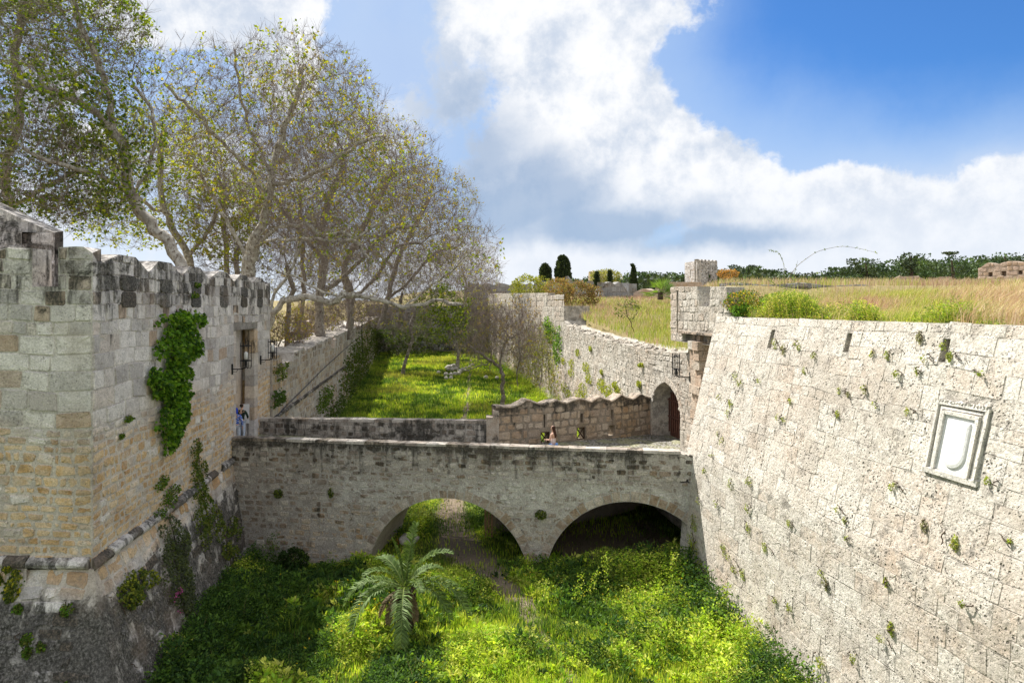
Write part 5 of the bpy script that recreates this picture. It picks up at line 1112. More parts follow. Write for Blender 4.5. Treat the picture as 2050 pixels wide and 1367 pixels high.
# tall flowering weeds standing clear of the rest
def weed(x, y, h, lab, cols=GY, z0=None, name='tall_weed', n=34, r=.2, size=(.05, .1)):
    z = moat_z(x, y) if z0 is None else z0; m_ = MB(); q = np.random.default_rng(int(abs(x*100)+y*37)); root = empty(name, (x, y, z), lab, 'weed'); ln = q.normal(0, .12, 2)
    pts = [(x+ln[0]*t*t, y+ln[1]*t*t, z+h*t) for t in np.linspace(0, 1, 6)]; m_.tube(pts, [.014, .013, .011, .009, .007, .004], 4, A=(.14, .2, .04, 1))
    for b_ in range(5):
        a = q.uniform(0, 2*PI); t = q.uniform(.35, .85); p = np.array(pts[int(t*5)]); m_.tube([p, p+np.array((math.cos(a), math.sin(a), 1.2))*.12, p+np.array((math.cos(a), math.sin(a), 1.6))*.2*h], [.007, .006, .003], 3, A=(.16, .22, .04, 1))
    m_.build('stem', M['leaf'], root); l_ = MB(); k = int(n*h*3); t = q.uniform(.15, 1.05, k)[:, None]; P_ = np.array((x, y, z))+np.concatenate([ln*t*t, t*h], 1)+q.normal(0, r*.6, (k, 3))*(1.15-.7*t)
    leaves(l_, P_, q.normal(size=(k, 3))+np.array((0, 0, .4)), q.uniform(*size, k), cvar(k, cols, q, .25), q, .55); l_.build('leaves', M['leaf'], root); return root
wl_ = ['tall pale weed rising highest before the dark arch', 'slender weed left of the tallest one before the dark arch', 'leaning weed by the foot of the sunlit bastion', 'bushy weed close to the bastion corner', 'upright weed on the sunny slope below the pier', 'light green weed among the lower right herbs', 'broad weed at the shadow edge', 'weed with pale tips near the battered wall foot']
for lab, (px, py, Yw, h_) in zip(wl_, ((1213, 1150, 22.9, 1.5), (1180, 1165, 22.6, 1.0), (1345, 1150, 22.8, 1.5), (1385, 1120, 23.9, 1.5), (1085, 1200, 22.0, 1.0), (1300, 1240, 20.6, 1.1), (1155, 1180, 22.2, 1.1), (1440, 1220, 20.8, 1.2))):
    weed((px-1025)/F_PX*Yw, Yw, h_, lab)
weed(-9.9+.35, 21.4, .9, 'dark bushy weed against the battered foot', GD); weed(-9.2, 26.3, 1.3, 'dark bushy weed beside the bridge abutment', GD, n=60, r=.4)
weed(.3, 28.6, 1.0, 'bright sprig growing at the pier inside the large arch', GY, n=60, r=.45)
poppy = MB(); pp_ = Wp(1353, 1316, 18.9); q = np.random.default_rng(2); leaves(poppy, np.tile(pp_, (7, 1)), q.normal(size=(7, 3))+np.array((0, 0, .5)), .055, cvar(7, [(.75, .03, .01)], q, .1), q, .95); poppy.tube([(pp_[0], pp_[1], pp_[2]-.6), pp_], .004, 3, A=(.1, .2, .02, 1))
tag(poppy.build('poppy', M['leaf']), 'single red poppy flower in the bright herbs near the bastion', 'flower')
rpr = empty('red_flowering_plant', (-4.62, 27.6, -9.7), 'small red flowering plant beside the grey rock under the arch', 'plant'); rp = MB(); pp_ = np.array(Wp(797, 1088, 27.6)); pp_[2] = moat_z(pp_[0], pp_[1])+.3; q = np.random.default_rng(3); leaves(rp, pp_+q.normal(0, .06, (40, 3)), q.normal(size=(40, 3))+np.array((0, 0, .5)), .05, cvar(40, [(.42, .03, .03), (.35, .08, .03), (.08, .12, .02), (.06, .1, .02)], q, .2), q, .8); rp.build('blossoms', M['leaf'], rpr); rp = MB(); rp.tube([pp_-np.array((0, 0, .3)), pp_], .01, 4, A=(.2, .1, .05, 1)); rp.build('stem', M['leaf'], rpr)

# ------------------------------------------------------------------ palm in the foreground
pb_ = (-3.22, 20.4, moat_z(-3.22, 20.4)); palm = empty('palm', pb_, 'young date palm with arching feathery fronds in front of the large arch', 'palm'); pc = np.array((-3.22, 20.4, -8.42))
tk = MB(); tk.tube([(pb_[0], pb_[1], pb_[2]-.1), (pc[0]-.02, pc[1], pc[2]-.5), tuple(pc-np.array((0, 0, .1)))], [.24, .22, .12], 10); q = np.random.default_rng(9)
for k in range(60):
    a = q.uniform(0, 2*PI); z_ = q.uniform(pb_[2]+.1, pc[2]-.1); p = np.array((pc[0]+.2*math.cos(a), pc[1]+.2*math.sin(a), z_)); tk.tube([p, p+np.array((math.cos(a)*.13, math.sin(a)*.13, .16))], [.05, .02], 4)
tk.build('trunk', M['dark_bark'], palm)
fr_ = [((.18, .3, 1.75), .5, 1.9), ((.75, .0, 1.45), .9, 1.9), ((-.25, -.1, 1.6), .5, 1.6), ((1.15, -.35, .75), 1.3, 2.5), ((1.0, -.5, .55), 1.3, 2.0), ((-1.15, -.2, .75), 1.2, 2.1), ((-.8, -.8, .6), 1.35, 2.3), ((.12, -1.2, .6), 1.55, 2.4), ((-.55, .5, 1.0), 1.0, 1.7), ((.8, .7, .9), 1.1, 1.8), ((-.2, 1.0, .9), 1.0, 1.7), ((.55, -.9, 1.1), .9, 1.4), ((-.75, -.35, 1.2), .9, 1.5), ((-1.2, .4, .35), 1.3, 1.9)]
fr_ += [((-.5, -1.0, -.1), 1.2, 1.2), ((-.9, -.5, -.2), 1.0, 1.1), ((.6, -.9, -.2), 1.1, 1.1)]
for i, (d, droop, L_) in enumerate(fr_):
    d = unit(np.array(d, float)); m_ = MB(); n = 40; pts = [pc.copy()]; v = d.copy()
    for k in range(n): v = unit(v+np.array((0, 0, -1.0))*droop*2.1/n*(.3+1.2*k/n)); pts.append(pts[-1]+v*L_/n)
    pts = np.array(pts); m_.tube(pts[::4], np.linspace(.022, .004, len(pts[::4])), 5, A=(.22, .27, .08, 1)); T_ = unit(np.gradient(pts, axis=0)); side = unit(np.cross(T_, np.array((0, 0, 1.0)))); upv = np.cross(side, T_)
    tt = np.linspace(.10, .99, 74)*n; ii = tt.astype(int).clip(0, n-1); f = (tt-ii)[:, None]; B_ = pts[ii]*(1-f)+pts[ii+1]*f
    for sg in (-1, 1):
        ll = .36*np.sin(np.linspace(.35, 2.75, 74))[:, None]**.7*(L_/2.2); dv_ = unit(side[ii]*sg*.85+T_[ii]*.62+upv[ii]*.38+q.normal(0, .12, (74, 3))); S_ = np.cross(dv_, upv[ii]); S_ = unit(S_)
        P1 = B_+dv_*ll*.55; P2 = B_+dv_*ll+np.array((0, 0, -.06))*ll/.3; w = .017
        V = np.stack([B_-S_*w*.5, B_+S_*w*.5, P1+S_*w, P1-S_*w, P2+S_*.002, P2-S_*.002], 1); k6 = np.arange(74)[:, None]*6
        m_.add(V.reshape(-1, 3), np.concatenate([np.array([[0, 1, 2, 3]])+k6, np.array([[3, 2, 4, 5]])+k6]), A=np.repeat(cvar(74, [(.14, .10, .05), (.20, .15, .08)] if i > 13 else [(.12, .19, .05), (.17, .25, .08), (.08, .13, .03)], q, .2), 6, 0))
    m_.build('frond', M['palm'], palm)

# ------------------------------------------------------------------ ivy and hanging growth on the walls
def uz2(face, px, py):
    u = np.linspace(0, face.len, 6000); z = u*0-3.0
    for _ in range(8): P_ = face.at(u, z, 0.0); z = np.clip((615-py)/F_PX*P_[:, 1], -10, 3)
    P_ = face.at(u, z, 0.0); e = np.maximum(1.0, np.abs(P_[:, 0]/P_[:, 1]*F_PX+1025-px))+np.where(P_[:, 1] < 1, 1e6, 0)+.05*P_[:, 1]; i = int(e.argmin()); return float(u[i]), float(z[i])
def ivy(name, lab, cat, face, ell_, n, size, cols, seed, thick=(.03, .3), stems=6, w=None, drop=1.0, group=None):
    q = np.random.default_rng(seed); pts = []; areas = np.array([rx*ry for (_, _, rx, ry) in ell_]); cnt = (n*areas/areas.sum()).astype(int)+1; m_ = MB(); first = None; uzs = []
    for (px, py, rx, ry), c_ in zip(ell_, cnt):
        u0, z0 = uz2(face, px, py); Yd = face.at(np.array(u0), np.array(z0), np.array(0.0))[1]; tn = face.normal(u0); u1, _ = uz2(face, px+rx, py); du = abs(u1-u0); dz = ry/F_PX*Yd; uzs.append((u0, z0, dz))
        a = q.uniform(0, 2*PI, c_*3); r = q.uniform(0, 1, c_*3)**.6; uu = u0+du*r*np.cos(a); zz_ = z0+dz*r*np.sin(a); nz_ = fbm(np.stack([uu, zz_, 0*uu], 1), 2.2, seed, 3); k = (nz_+.22*(1-r) > .46) | (n < 260); uu, zz_, nz_, r = uu[k][:c_], zz_[k][:c_], nz_[k][:c_], r[k][:c_]
        d_ = thick[0]+(thick[1]-thick[0])*np.sqrt(np.clip(1-r**2, 0, 1))*(.4+.9*sst(nz_, .4, .65))*q.uniform(.6, 1, len(r)); pts.append((face.at(uu, zz_, d_), face.sn[np.clip(np.searchsorted(face.cu, uu, 'right')-1, 0, len(face.L)-1)]))
    P_ = np.concatenate([p for p, _ in pts]); N_ = np.concatenate([b for _, b in pts]); N_ = np.concatenate([N_, 0*N_[:, :1]], 1)
    c0_ = P_[P_[:, 2].argmin()]; root = empty(name, tuple(c0_), lab, cat, group)
    for k in range(stems):
        st_ = MB()
        u0, z0, dz = uzs[k % len(uzs)]; uu = u0+q.normal(0, .15); zz_ = np.linspace(z0+dz*.9, z0-dz*.9, 7); st_.tube(face.at(uu+np.cumsum(q.normal(0, .05, 7)), zz_, .03+q.uniform(0, .06, 7)), .012, 4); st_.build('stem', M['dark_bark'], root)
    leaves(m_, P_, N_*.6+q.normal(0, .55, P_.shape)+np.array((0, 0, -.7*drop)), q.uniform(*size, len(P_)), cvar(len(P_), cols, q, .3, w), q, .8); m_.build('leaves', M['leaf'], root); return root
IG = [(.08, .18, .015), (.13, .27, .02), (.04, .10, .012), (.20, .33, .03)]
ivy('ivy_clump', 'big bright green ivy clump hanging on the bastion side wall', 'ivy', fL, [(350, 650, 38, 34), (375, 640, 28, 24), (345, 700, 38, 40), (372, 690, 32, 36), (330, 770, 38, 50), (355, 770, 26, 40), (340, 830, 32, 40), (335, 880, 16, 26), (310, 760, 20, 40)], 6500, (.09, .17), IG, 1, (.05, .42), 12)
OL = [(.09, .14, .025), (.14, .19, .03), (.20, .22, .04), (.06, .09, .02)]
ivy('hanging_creeper', 'long narrow olive creeper trailing below the ivy beside the ledge', 'creeper', fL, [(388, 905, 12, 28), (395, 960, 16, 50)], 900, (.05, .10), OL, 2, (.03, .22), 4)
ivy('hanging_creeper', 'yellowish creeper hanging lowest under the ledge near the bridge', 'creeper', fB, [(403, 1010, 19, 50), (400, 1060, 14, 40), (432, 1045, 14, 38)], 1400, (.05, .10), OL, 3, (.03, .25), 4)
ivy('hanging_creeper', 'dark creeper filling the corner between bastion and bridge', 'creeper', fL, [(474, 985, 14, 42), (480, 1010, 12, 35)], 900, (.06, .12), [(.05, .09, .015), (.08, .13, .02)], 4, (.03, .3), 3)
dusty_ = ivy('wall_bush', 'dusty grey green bush spilling down the stained battered foot', 'bush', fB, [(345, 1085, 28, 55), (350, 1150, 30, 60), (365, 1200, 18, 36)], 3000, (.04, .10), [(.10, .12, .07), (.14, .16, .10), (.06, .08, .04), (.12, .15, .04)], 5, (.02, .3), 5)
ivy('wall_bush', 'yellow green bush rooted under the ledge of the battered foot', 'bush', fB, [(258, 1165, 32, 22), (250, 1195, 20, 30), (285, 1160, 18, 16)], 1100, (.05, .10), OL+[(.30, .32, .03)], 6, (.03, .35), 4)
ivy('wall_bush', 'yellow flowered creeper draped over the ledge at the left edge', 'bush', fL, [(25, 1130, 34, 14), (40, 1160, 20, 40), (5, 1145, 20, 20)], 900, (.05, .10), OL+[(.5, .45, .03)], 7, (.1, .4), 4)
ivy('wall_bush', 'green growth at the foot of the bastion beside the bridge', 'bush', fB, [(455, 1095, 14, 40), (465, 1060, 10, 26)], 700, (.06, .11), OL, 8, (.03, .3), 3)
for k, (px, py, s_) in enumerate(((40, 1215, 9), (140, 1215, 12), (60, 1275, 12), (85, 1290, 8), (130, 1375, 12), (60, 1300, 10), (340, 985, 16), (322, 965, 14), (333, 1008, 18), (250, 838, 6), (240, 872, 4), (385, 590, 6), (390, 570, 5), (315, 1030, 10))):
    f_ = fB if py > 1010 and (px > 200 or py > 1150) else fL
    labs = ['small green tuft on black stained wall far left', 'rounded green plant high on the blackened foot', 'green tuft in the middle of the blackened foot', 'little tuft right of the blackened middle', 'yellowish tuft at the bottom edge of the blackened foot', 'dark tuft low on the blackened foot', 'dry tuft on the plaster streak below the ivy', 'brownish tuft left of the plaster streak', 'bushy dry tuft just above the ledge', 'tiny plant in an upper joint beside the ivy', 'tiniest sprig between ochre stones', 'thin sprig below a battlement notch', 'sprig trailing from a battlement notch', 'flat tuft growing out of the ledge']
    ivy('wall_tuft', labs[k], 'tuft', f_, [(px, py, s_, s_)], 60+s_*8, (.04, .09), OL+IG[:2], 20+k, (.02, .16), 1)
pk = MB(); q = np.random.default_rng(4)
for (px, py) in ((338, 1182), (342, 1186), (330, 1200), (337, 1226), (332, 1190)):
    u0, z0 = uz2(fB, px, py); p = fB.at(np.array(u0), np.array(z0), np.array(.3)); leaves(pk, p+q.normal(0, .04, (8, 3)), q.normal(size=(8, 3)), .05, cvar(8, [(.55, .10, .35)], q, .2), q, .9)
pk.build('blossoms', M['leaf'], dusty_)
# counterscarp growth
ivy('wall_ivy', 'dark ivy covering the far part of the counterscarp wall', 'ivy', fC, [(735, 690, 26, 40), (715, 730, 24, 45), (700, 770, 22, 40), (750, 680, 14, 45)], 3800, (.14, .26), [(.06, .10, .015), (.09, .14, .02), (.12, .14, .03)], 60, (.03, .5), 6)
ivy('wall_bush', 'round bush growing from the counterscarp beside the door', 'bush', fC, [(549, 797, 12, 18)], 500, (.07, .13), [(.05, .10, .02), (.08, .14, .02)], 61, (.05, .5), 3)
ivy('wall_bush', 'green bush under the string course of the counterscarp', 'bush', fC, [(648, 790, 15, 20), (640, 810, 10, 16)], 700, (.09, .16), [(.08, .14, .02), (.12, .18, .02)], 62, (.05, .5), 3)
ivy('wall_bush', 'dark bush low on the counterscarp near the far parapet', 'bush', fC, [(668, 815, 20, 24), (655, 830, 16, 14)], 700, (.09, .16), [(.05, .09, .015), (.08, .12, .02)], 63, (.05, .6), 3)
ivy('wall_bush', 'dry growth on the broken top beside the lantern', 'bush', fC, [(560, 735, 14, 10), (556, 752, 8, 14)], 400, (.06, .12), OL, 64, (.0, .35), 3)
# curtain wall growth
CY = [(.30, .33, .04), (.38, .38, .06), (.20, .26, .03), (.28, .22, .08)]
ivy('wall_ivy', 'broad faded creeper covering the far curtain wall', 'ivy', fG, [(1060, 700, 40, 60), (1040, 750, 36, 60), (1095, 690, 26, 50), (1075, 770, 30, 40), (1110, 750, 14, 50)], 5200, (.09, .17), CY+[(.26, .20, .10), (.24, .24, .12)], 70, (.02, .3), 8)
ivy('wall_ivy', 'greener creeper patch below the end of the slotted wall', 'ivy', fG, [(1102, 665, 12, 22), (1118, 690, 9, 40), (1096, 650, 9, 18)], 1300, (.10, .18), IG, 71, (.03, .3), 3)
for k, (px, py, s_) in enumerate(((1157, 705, 6), (1145, 727, 7), (1174, 735, 9), (1144, 745, 7), (1129, 722, 6), (1180, 757, 9), (1206, 770, 12), (1234, 770, 6), (1168, 780, 12), (1220, 785, 12), (1280, 768, 5), (1286, 730, 4), (1130, 775, 9), (1160, 795, 12), (1183, 697, 4), (1140, 790, 9), (1120, 800, 10), (1206, 744, 4), (1238, 782, 8))):
    ivy('wall_tuft', 'yellow green tuft sprouting from the curtain wall above the zigzag parapet', 'tuft', fG, [(px, py, s_*.8, s_*1.2)], 40+s_*14, (.07, .13), CY[:3], 80+k, (.02, .2), 1, group='tufts on the curtain wall')
# tufts on the sunlit bastion
tl_ = [(1549, 683, 5), (1553, 690, 5), (1568, 695, 9), (1598, 688, 8), (1632, 710, 5), (1748, 705, 6), (1777, 708, 7), (1842, 672, 9), (1853, 715, 6), (1895, 690, 7), (1902, 712, 8), (1799, 745, 7), (1840, 740, 6), (1969, 745, 5), (1680, 780, 5), (1700, 787, 5), (1733, 775, 7), (1472, 750, 7), (1484, 765, 6), (1442, 793, 4), (1462, 805, 8), (1457, 825, 6), (1559, 833, 5), (1583, 800, 6), (1570, 838, 4), (1677, 825, 7), (1754, 808, 5), (1820, 820, 6), (1446, 880, 5), (1464, 965, 9), (1502, 960, 8), (1427, 910, 4), (1436, 1005, 6), (1499, 1015, 7), (1498, 1053, 8), (1448, 1095, 10), (1460, 1113, 6), (1471, 1138, 6), (1487, 1147, 8), (1531, 1092, 8), (1580, 1045, 6), (1679, 1016, 5), (1692, 1040, 5), (1695, 1075, 4), (1788, 970, 6), (1793, 965, 4), (1852, 1050, 9), (1913, 1084, 11), (1775, 1162, 7), (1654, 1165, 10), (1650, 1145, 7), (1553, 1200, 7), (1582, 1212, 7), (1932, 1205, 6), (1785, 1255, 11), (1768, 1275, 6), (1648, 1320, 10), (1540, 1250, 6), (1712, 1315, 7), (2025, 1080, 5), (1980, 960, 6), (1412, 940, 5), (1400, 1000, 6), (1390, 1045, 12), (1383, 1075, 12), (1395, 1095, 10), (1402, 1125, 9), (1415, 1150, 9), (1437, 865, 4), (1520, 760, 5), (1610, 740, 5)]
sp_ = {0: 'plant growing in the leftmost wall slot', 7: 'dusty tuft high above the coat of arms', 10: 'grassy tuft hanging in the rightmost wall slot', 47: 'bushy tuft low below the coat of arms', 54: 'bright yellow green tuft near the bottom of the bastion', 56: 'round olive tuft lowest on the bastion wall', 49: 'dry grey green tuft in the middle of the bastion wall', 63: 'leafy shrub on the bastion corner beside the dark arch', 31: 'tiny tuft just above the bridge end'}
for k, (px, py, s_) in enumerate(tl_):
    dry = k in (2, 7, 46, 49, 15); ivy('wall_tuft', sp_.get(k, 'small green tuft sprouting from a joint of the sunlit bastion wall'), 'tuft', fR, [(px, py, s_*np.random.default_rng(k).uniform(.35, .75), s_*np.random.default_rng(k+9).uniform(.7, 1.5)), (px+s_*.3, py+s_*.9, s_*.35, s_*.9)], int(10+s_*s_*np.random.default_rng(k+3).uniform(.6, 1.6)), (.02, .05), [(.22, .24, .12), (.30, .28, .16)] if dry else [(.30, .38, .05), (.42, .46, .09), (.20, .28, .04), (.36, .32, .16)], 120+k, (.01, .14), 1, group=None if k in sp_ else 'tufts on the bastion wall')
ivy('wall_tuft', 'green plant on the spandrel between the two arches', 'tuft', fN, [(1083, 1028, 12, 9)], 220, (.04, .09), OL, 300, (.01, .15), 1)
ivy('wall_tuft', 'small plant high on the left part of the bridge wall', 'tuft', fN, [(557, 986, 9, 9)], 200, (.04, .09), OL, 301, (.01, .15), 1)
ivy('wall_tuft', 'faint green plant above the left arch haunch', 'tuft', fN, [(662, 985, 6, 10)], 120, (.04, .08), OL, 302, (.01, .12), 1)

# ------------------------------------------------------------------ dry grass on the right-hand bastion and the meadow behind the curtain wall
nr = np.random.default_rng(88)
dg = MB()
def field(n, x0, x1, y0, y1, f): 
    x = nr.uniform(x0, x1, n); y = nr.uniform(y0, y1, n); k = (x > np.where(y < 25.2, 11.4-.15*y+.25, RX(y)+1.2)) & (nr.random(n) < f(x, y)); x, y = x[k], y[k]; return np.stack([x, y, zfield2(x, y)], 1)
def zfield2(x, y): return zfield(x, y)
STR = [(.50, .41, .24), (.60, .51, .34), (.42, .34, .18), (.48, .33, .23), (.42, .42, .17)]; GRN = [(.24, .33, .05), (.36, .42, .07), (.46, .46, .13)]
def fcol(P, nr, pg):
    n = len(P); g = (fbm(P, .5, 33, 3)+nr.normal(0, .06, n)) < pg; c = np.array(STR)[nr.integers(0, 5, n)]; pk_ = fbm(P, .4, 60, 2) > .55; c[pk_] = np.array([(.44, .29, .21)]); c[g] = np.array(GRN)[nr.integers(0, 3, g.sum())]; c = c*(1+nr.uniform(-.2, .2, (n, 1))); return np.concatenate([c, np.ones((n, 1))], 1)
P = field(120000, 7.5, 24, 5, 31, lambda x, y: np.where(x < 11.4-.15*y+3.5, 1, .55))
col_ang = P[:, 0]/P[:, 1]; pg = .44+.22*sst(-col_ang, -.42, -.36)+.12*np.sin(col_ang*14)
near = sst(col_ang, .55, .68); hh = nr.uniform(.22, .50, len(P))*(.75+.5*fbm(P, .6, 19, 3)*1.6*.6)*(1+.8*near*sst(fbm(P, .9, 12, 2), .35, .6)); lean = nr.normal(0, .3, (len(P), 3))+np.array((.25, -.1, 0)); lean[:, 2] = 0
c = fcol(P, nr, pg); blades(dg, P, hh, nr.uniform(.005, .009, len(P)), lean*hh[:, None]*1.6, c, nr, c*np.array((1.15, 1.05, .95, 1)))
dg.build('dry_grass', M['dry']); tag(bpy.data.objects['dry_grass'], kind='stuff')
mg_ = MB(); P = field(150000, 4, 60, 31, 100, lambda x, y: np.clip(34/y, .1, 1)*np.where(x < y*.27, 1, .5))
hh = nr.uniform(.25, .6, len(P))*np.minimum(1.5, P[:, 1]/35); pg = np.where(P[:, 0] < P[:, 1]*.26, .66-.004*(P[:, 1]-34), .38); lean = nr.normal(0, .3, (len(P), 3)); lean[:, 2] = 0; c = fcol(P, nr, pg); blades(mg_, P, hh, .0095*P[:, 1]/26, lean*hh[:, None]*1.3, c, nr, c)
mg_.build('meadow_grass', M['dry']); tag(bpy.data.objects['meadow_grass'], kind='stuff')
# herbs and bushes on the bastion edge
eb = MB(); P = field(9000, 7.2, 13, 8, 26, lambda x, y: np.clip(1.6-(x-(11.4-.15*y)), 0, 1)*np.where(x/y < .40, 1, .10+.4*(fbm(np.stack([x, y, 0*x], 1), .5, 44, 2) > .5))); c = cvar(len(P), [(.15, .25, .03), (.24, .34, .04), (.34, .36, .05)], nr, .25); herbs(eb, P, nr.uniform(.12, .40, len(P))*np.where(P[:, 0]/P[:, 1] < .41, 1.3, .9), .2, 12, (.03, .07), c, nr)
for (k_, x0_, x1_, h0_, h1_) in ((900, .315, .37, .30, .85), (1700, .345, .47, .25, .95), (900, .43, .56, .15, .7), (500, .58, .74, .15, .6)):
    a_ = nr.triangular(x0_, (x0_+x1_)/2, x1_, k_); y_ = (11.4+nr.exponential(.8, k_)+.3)/(a_+.15); P = np.stack([a_*y_, y_, zfield2(a_*y_, y_)], 1); nn_ = fbm(P, 1.5, 81, 3)
    edge_ = 1-np.abs((a_-x0_)/(x1_-x0_)*2-1)**2; keep_ = nn_ > .40; P = P[keep_]; hh_ = (h0_+(h1_-h0_)*sst(nn_[keep_], .42, .62)*edge_[keep_])*nr.uniform(.5, 1.1, len(P)); c = cvar(len(P), [(.17, .27, .03), (.28, .36, .04), (.42, .42, .09), (.12, .2, .03), (.48, .42, .18)], nr, .3)
    herbs(eb, P, hh_, .17, 18, (.025, .075), c, nr, stem=False); blades(eb, P, hh_*1.25, .008, nr.normal(0, .25, P.shape)*np.array((1, 1, 0)), c, nr)
eb.build('edge_herbs', M['leaf']); tag(bpy.data.objects['edge_herbs'], kind='stuff')
def bush(name, lab, c, r, n, size, cols, seed, cat='bush', mat='leaf', stem=True, droop=0.0, group=None, z0=None, w=None):
    q = np.random.default_rng(seed); c = np.array(c, float); r = np.array(r, float)*np.ones(3); base = np.array((c[0], c[1], c[2]-r[2] if z0 is None else z0)); root = empty(name, tuple(base), lab, cat, group); m_ = MB()
    v = unit(q.normal(size=(n*3, 3))); rr = q.uniform(.35, 1, (n*3, 1))**.5; nz_ = fbm(v*r+c, 1.6/float(r.mean())*1.2, seed, 3); lump = .72+.65*nz_[:, None]; P_ = c+v*r*rr*lump; keep = fbm(P_, 2.6/float(r.mean()), seed+3, 3) > .43; P_ = P_[keep][:n]; v = v[keep][:n]
    leaves(m_, P_, v*.5+q.normal(0, .6, P_.shape)+np.array((0, 0, .2-droop)), q.uniform(*size, len(P_)), cvar(len(P_), cols, q, .3, w), q, .7)
    if stem:
        for k in range(7):
            s2 = MB()
            p = P_[q.integers(len(P_))]; s2.tube([base+q.normal(0, .03, 3)*r, (base+p)/2+q.normal(0, .06, 3)*r, p], [.03*float(r.mean())**.5, .02*float(r.mean())**.5, .008], 5); s2.build('stem', M['dark_bark'], root)
    m_.build('leaves', M[mat], root); return root
bush('rose_bush', 'dark thorny rose bush with red and yellow specks at the turret edge', Wp(1490, 606, 24.2), (.75, .6, .42), 2600, (.04, .08), [(.10, .19, .03), (.15, .26, .03), (.06, .11, .02), (.35, .16, .05), (.55, .42, .04)], 1)
bush('green_bush', 'fresh green bush hanging over the bastion edge next to the turret', Wp(1487, 622, 23.8), (.42, .3, .22), 1300, (.04, .08), [(.13, .26, .04), (.18, .34, .05)], 2)
bush('green_bush', 'tall bright green weeds beside the rose bush on the bastion', Wp(1570, 606, 23.4), (.8, .5, .35), 1500, (.04, .10), [(.16, .30, .04), (.22, .36, .05), (.30, .36, .06)], 3)
bush('dark_bush', 'dark bush at the foot of the bridge wall left of the large arch', (-8.4, 26.0, -9.75), (.55, .4, .55), 2200, (.06, .12), [(.03, .06, .015), (.05, .09, .02), (.025, .045, .012)], 41)
# bramble with arching shoot
bm = empty('bramble', Wp(1573, 590, 26), 'leggy bramble with a long arching thorny shoot against the sky', 'bramble'); bmb = MB(); bl = MB(); q = np.random.default_rng(6)
for pts_, r_ in (([(1573, 590), (1580, 555), (1600, 530), (1640, 502), (1690, 491), (1730, 496), (1765, 504)], .012), ([(1573, 590), (1572, 560), (1574, 530), (1567, 505), (1545, 498)], .012), ([(1575, 580), (1590, 560), (1598, 540), (1606, 520)], .008), ([(1575, 580), (1600, 555), (1640, 545), (1660, 548)], .008), ([(1572, 580), (1550, 565), (1540, 555)], .008)):
    P_ = np.array([Wp(a, b, 26) for a, b in pts_]); t = np.linspace(0, len(P_)-1, 26); P_ = np.stack([np.interp(t, np.arange(len(P_)), P_[:, i]) for i in range(3)], 1); P_[1:-1] = (P_[:-2]+P_[1:-1]*2+P_[2:])/4; P_[:, 1] += np.linspace(0, .4, 26); bmb.tube(P_, np.linspace(r_, .004, 26), 4)
    m_ = 60 if r_ > .01 and pts_[3][0] < 1600 else 34; i = q.integers(2, 26, m_); leaves(bl, P_[i], q.normal(size=(m_, 3)), q.uniform(.04, .09, m_), cvar(m_, [(.14, .22, .04), (.22, .28, .05)], q), q, .6)
bmb.build('stems', M['grey_bark'], bm); bl.build('leaves', M['leaf'], bm)
# sapling in the meadow
sp0 = Wp(1277, 690, 44); plant_tree('sapling', 'thin leafy sapling standing alone in the bright meadow', 'sapling', sp0, [([Wp(1268, 660, 44), Wp(1258, 635, 44), Wp(1250, 612, 44)], .02)], [(Wp(1258, 620, 44), (.8, .6, .7), 1)], 601, natt=60, leafn=1.5, twig=1.5, step=.2, kill=.3, infl=2, tip=.008, bark='dark_bark', tl=(.1, .3), leaf=(.07, .12), leafcols=[(.10, .14, .03), (.16, .2, .04)], rmax=.03)
# ------------------------------------------------------------------ far buildings and trees on the right
def fwall(name, lab, cat, pts, zb, zt, mat, thick=1.2, rowh=(.5, .8), bw=(.7, 1.6), wear=None, holes=(), seed=0, group=None, du=.7, side=1):
    f = Face(pts, side); w_ = wear or (lambda V, u, z: np.stack([.25+.3*(fbm(V, .2, seed, 3)-.5), 0*u, .1+0*u], 1)); z = zt if callable(zt) else (lambda u: np.interp(u, *np.array(zt).T)); root = empty(name, (pts[0][0], pts[0][1], zb), lab, cat, group); m_ = MB()
    wall_with_holes(m_, f, 0, f.len, cst(zb), z, thick, list(holes), du, 4, w_, (.5, .5, .7, 1)); R = rects(f.len, zb, float(np.max(z(np.linspace(0, f.len, 300)))), rowh, bw, rng, breaks=list(f.cu[1:-1]), holes=[h[:4] for h in holes])
    stones(m_, f, rect_loops(R, rng, .04, .03, seed=seed), rng, d=(0, .05), bevel=.05, wear=w_, zclip=z, holes=[h[:4] for h in holes], seed=seed+1); m_.build('wall', M[mat], root); return root, f
def swal(base, amp, per, ph=0): return lambda u: base+amp*np.abs(np.sin((u+ph)*PI/per))**.7
fwall('battlement_wall', 'long grey battlemented wall seen low beyond the slotted parapet', 'wall', [Wp(930, 600, 118)[:2], Wp(1062, 600, 116)[:2]], -1, swal(3.6, .55, 2.6), 'far', seed=300)
fwall('battlement_wall', 'grey wall with wavy swallowtail battlements below the tall cypresses', 'wall', [Wp(1069, 600, 114)[:2], Wp(1196, 600, 112)[:2]], -1, lambda u: np.where(np.abs(u-5.6) < .45, 5.2, swal(3.9, .6, 1.7)(u))-.06*np.maximum(0, u-8), 'far', seed=302)
fwall('battlement_wall', 'shaded projecting wall block with wavy top left of the fan palm', 'wall', [Wp(1190, 600, 100)[:2], Wp(1201, 600, 96)[:2], Wp(1256, 600, 98)[:2], Wp(1262, 600, 104)[:2], Wp(1275, 600, 104)[:2]], -1, lambda u: np.where(u < 4.3, 2.6, np.where(u < 8.6, swal(3.1, .55, 1.6)(u), np.where(u < 11.5, 2.3, 3.6))), 'far', seed=304)
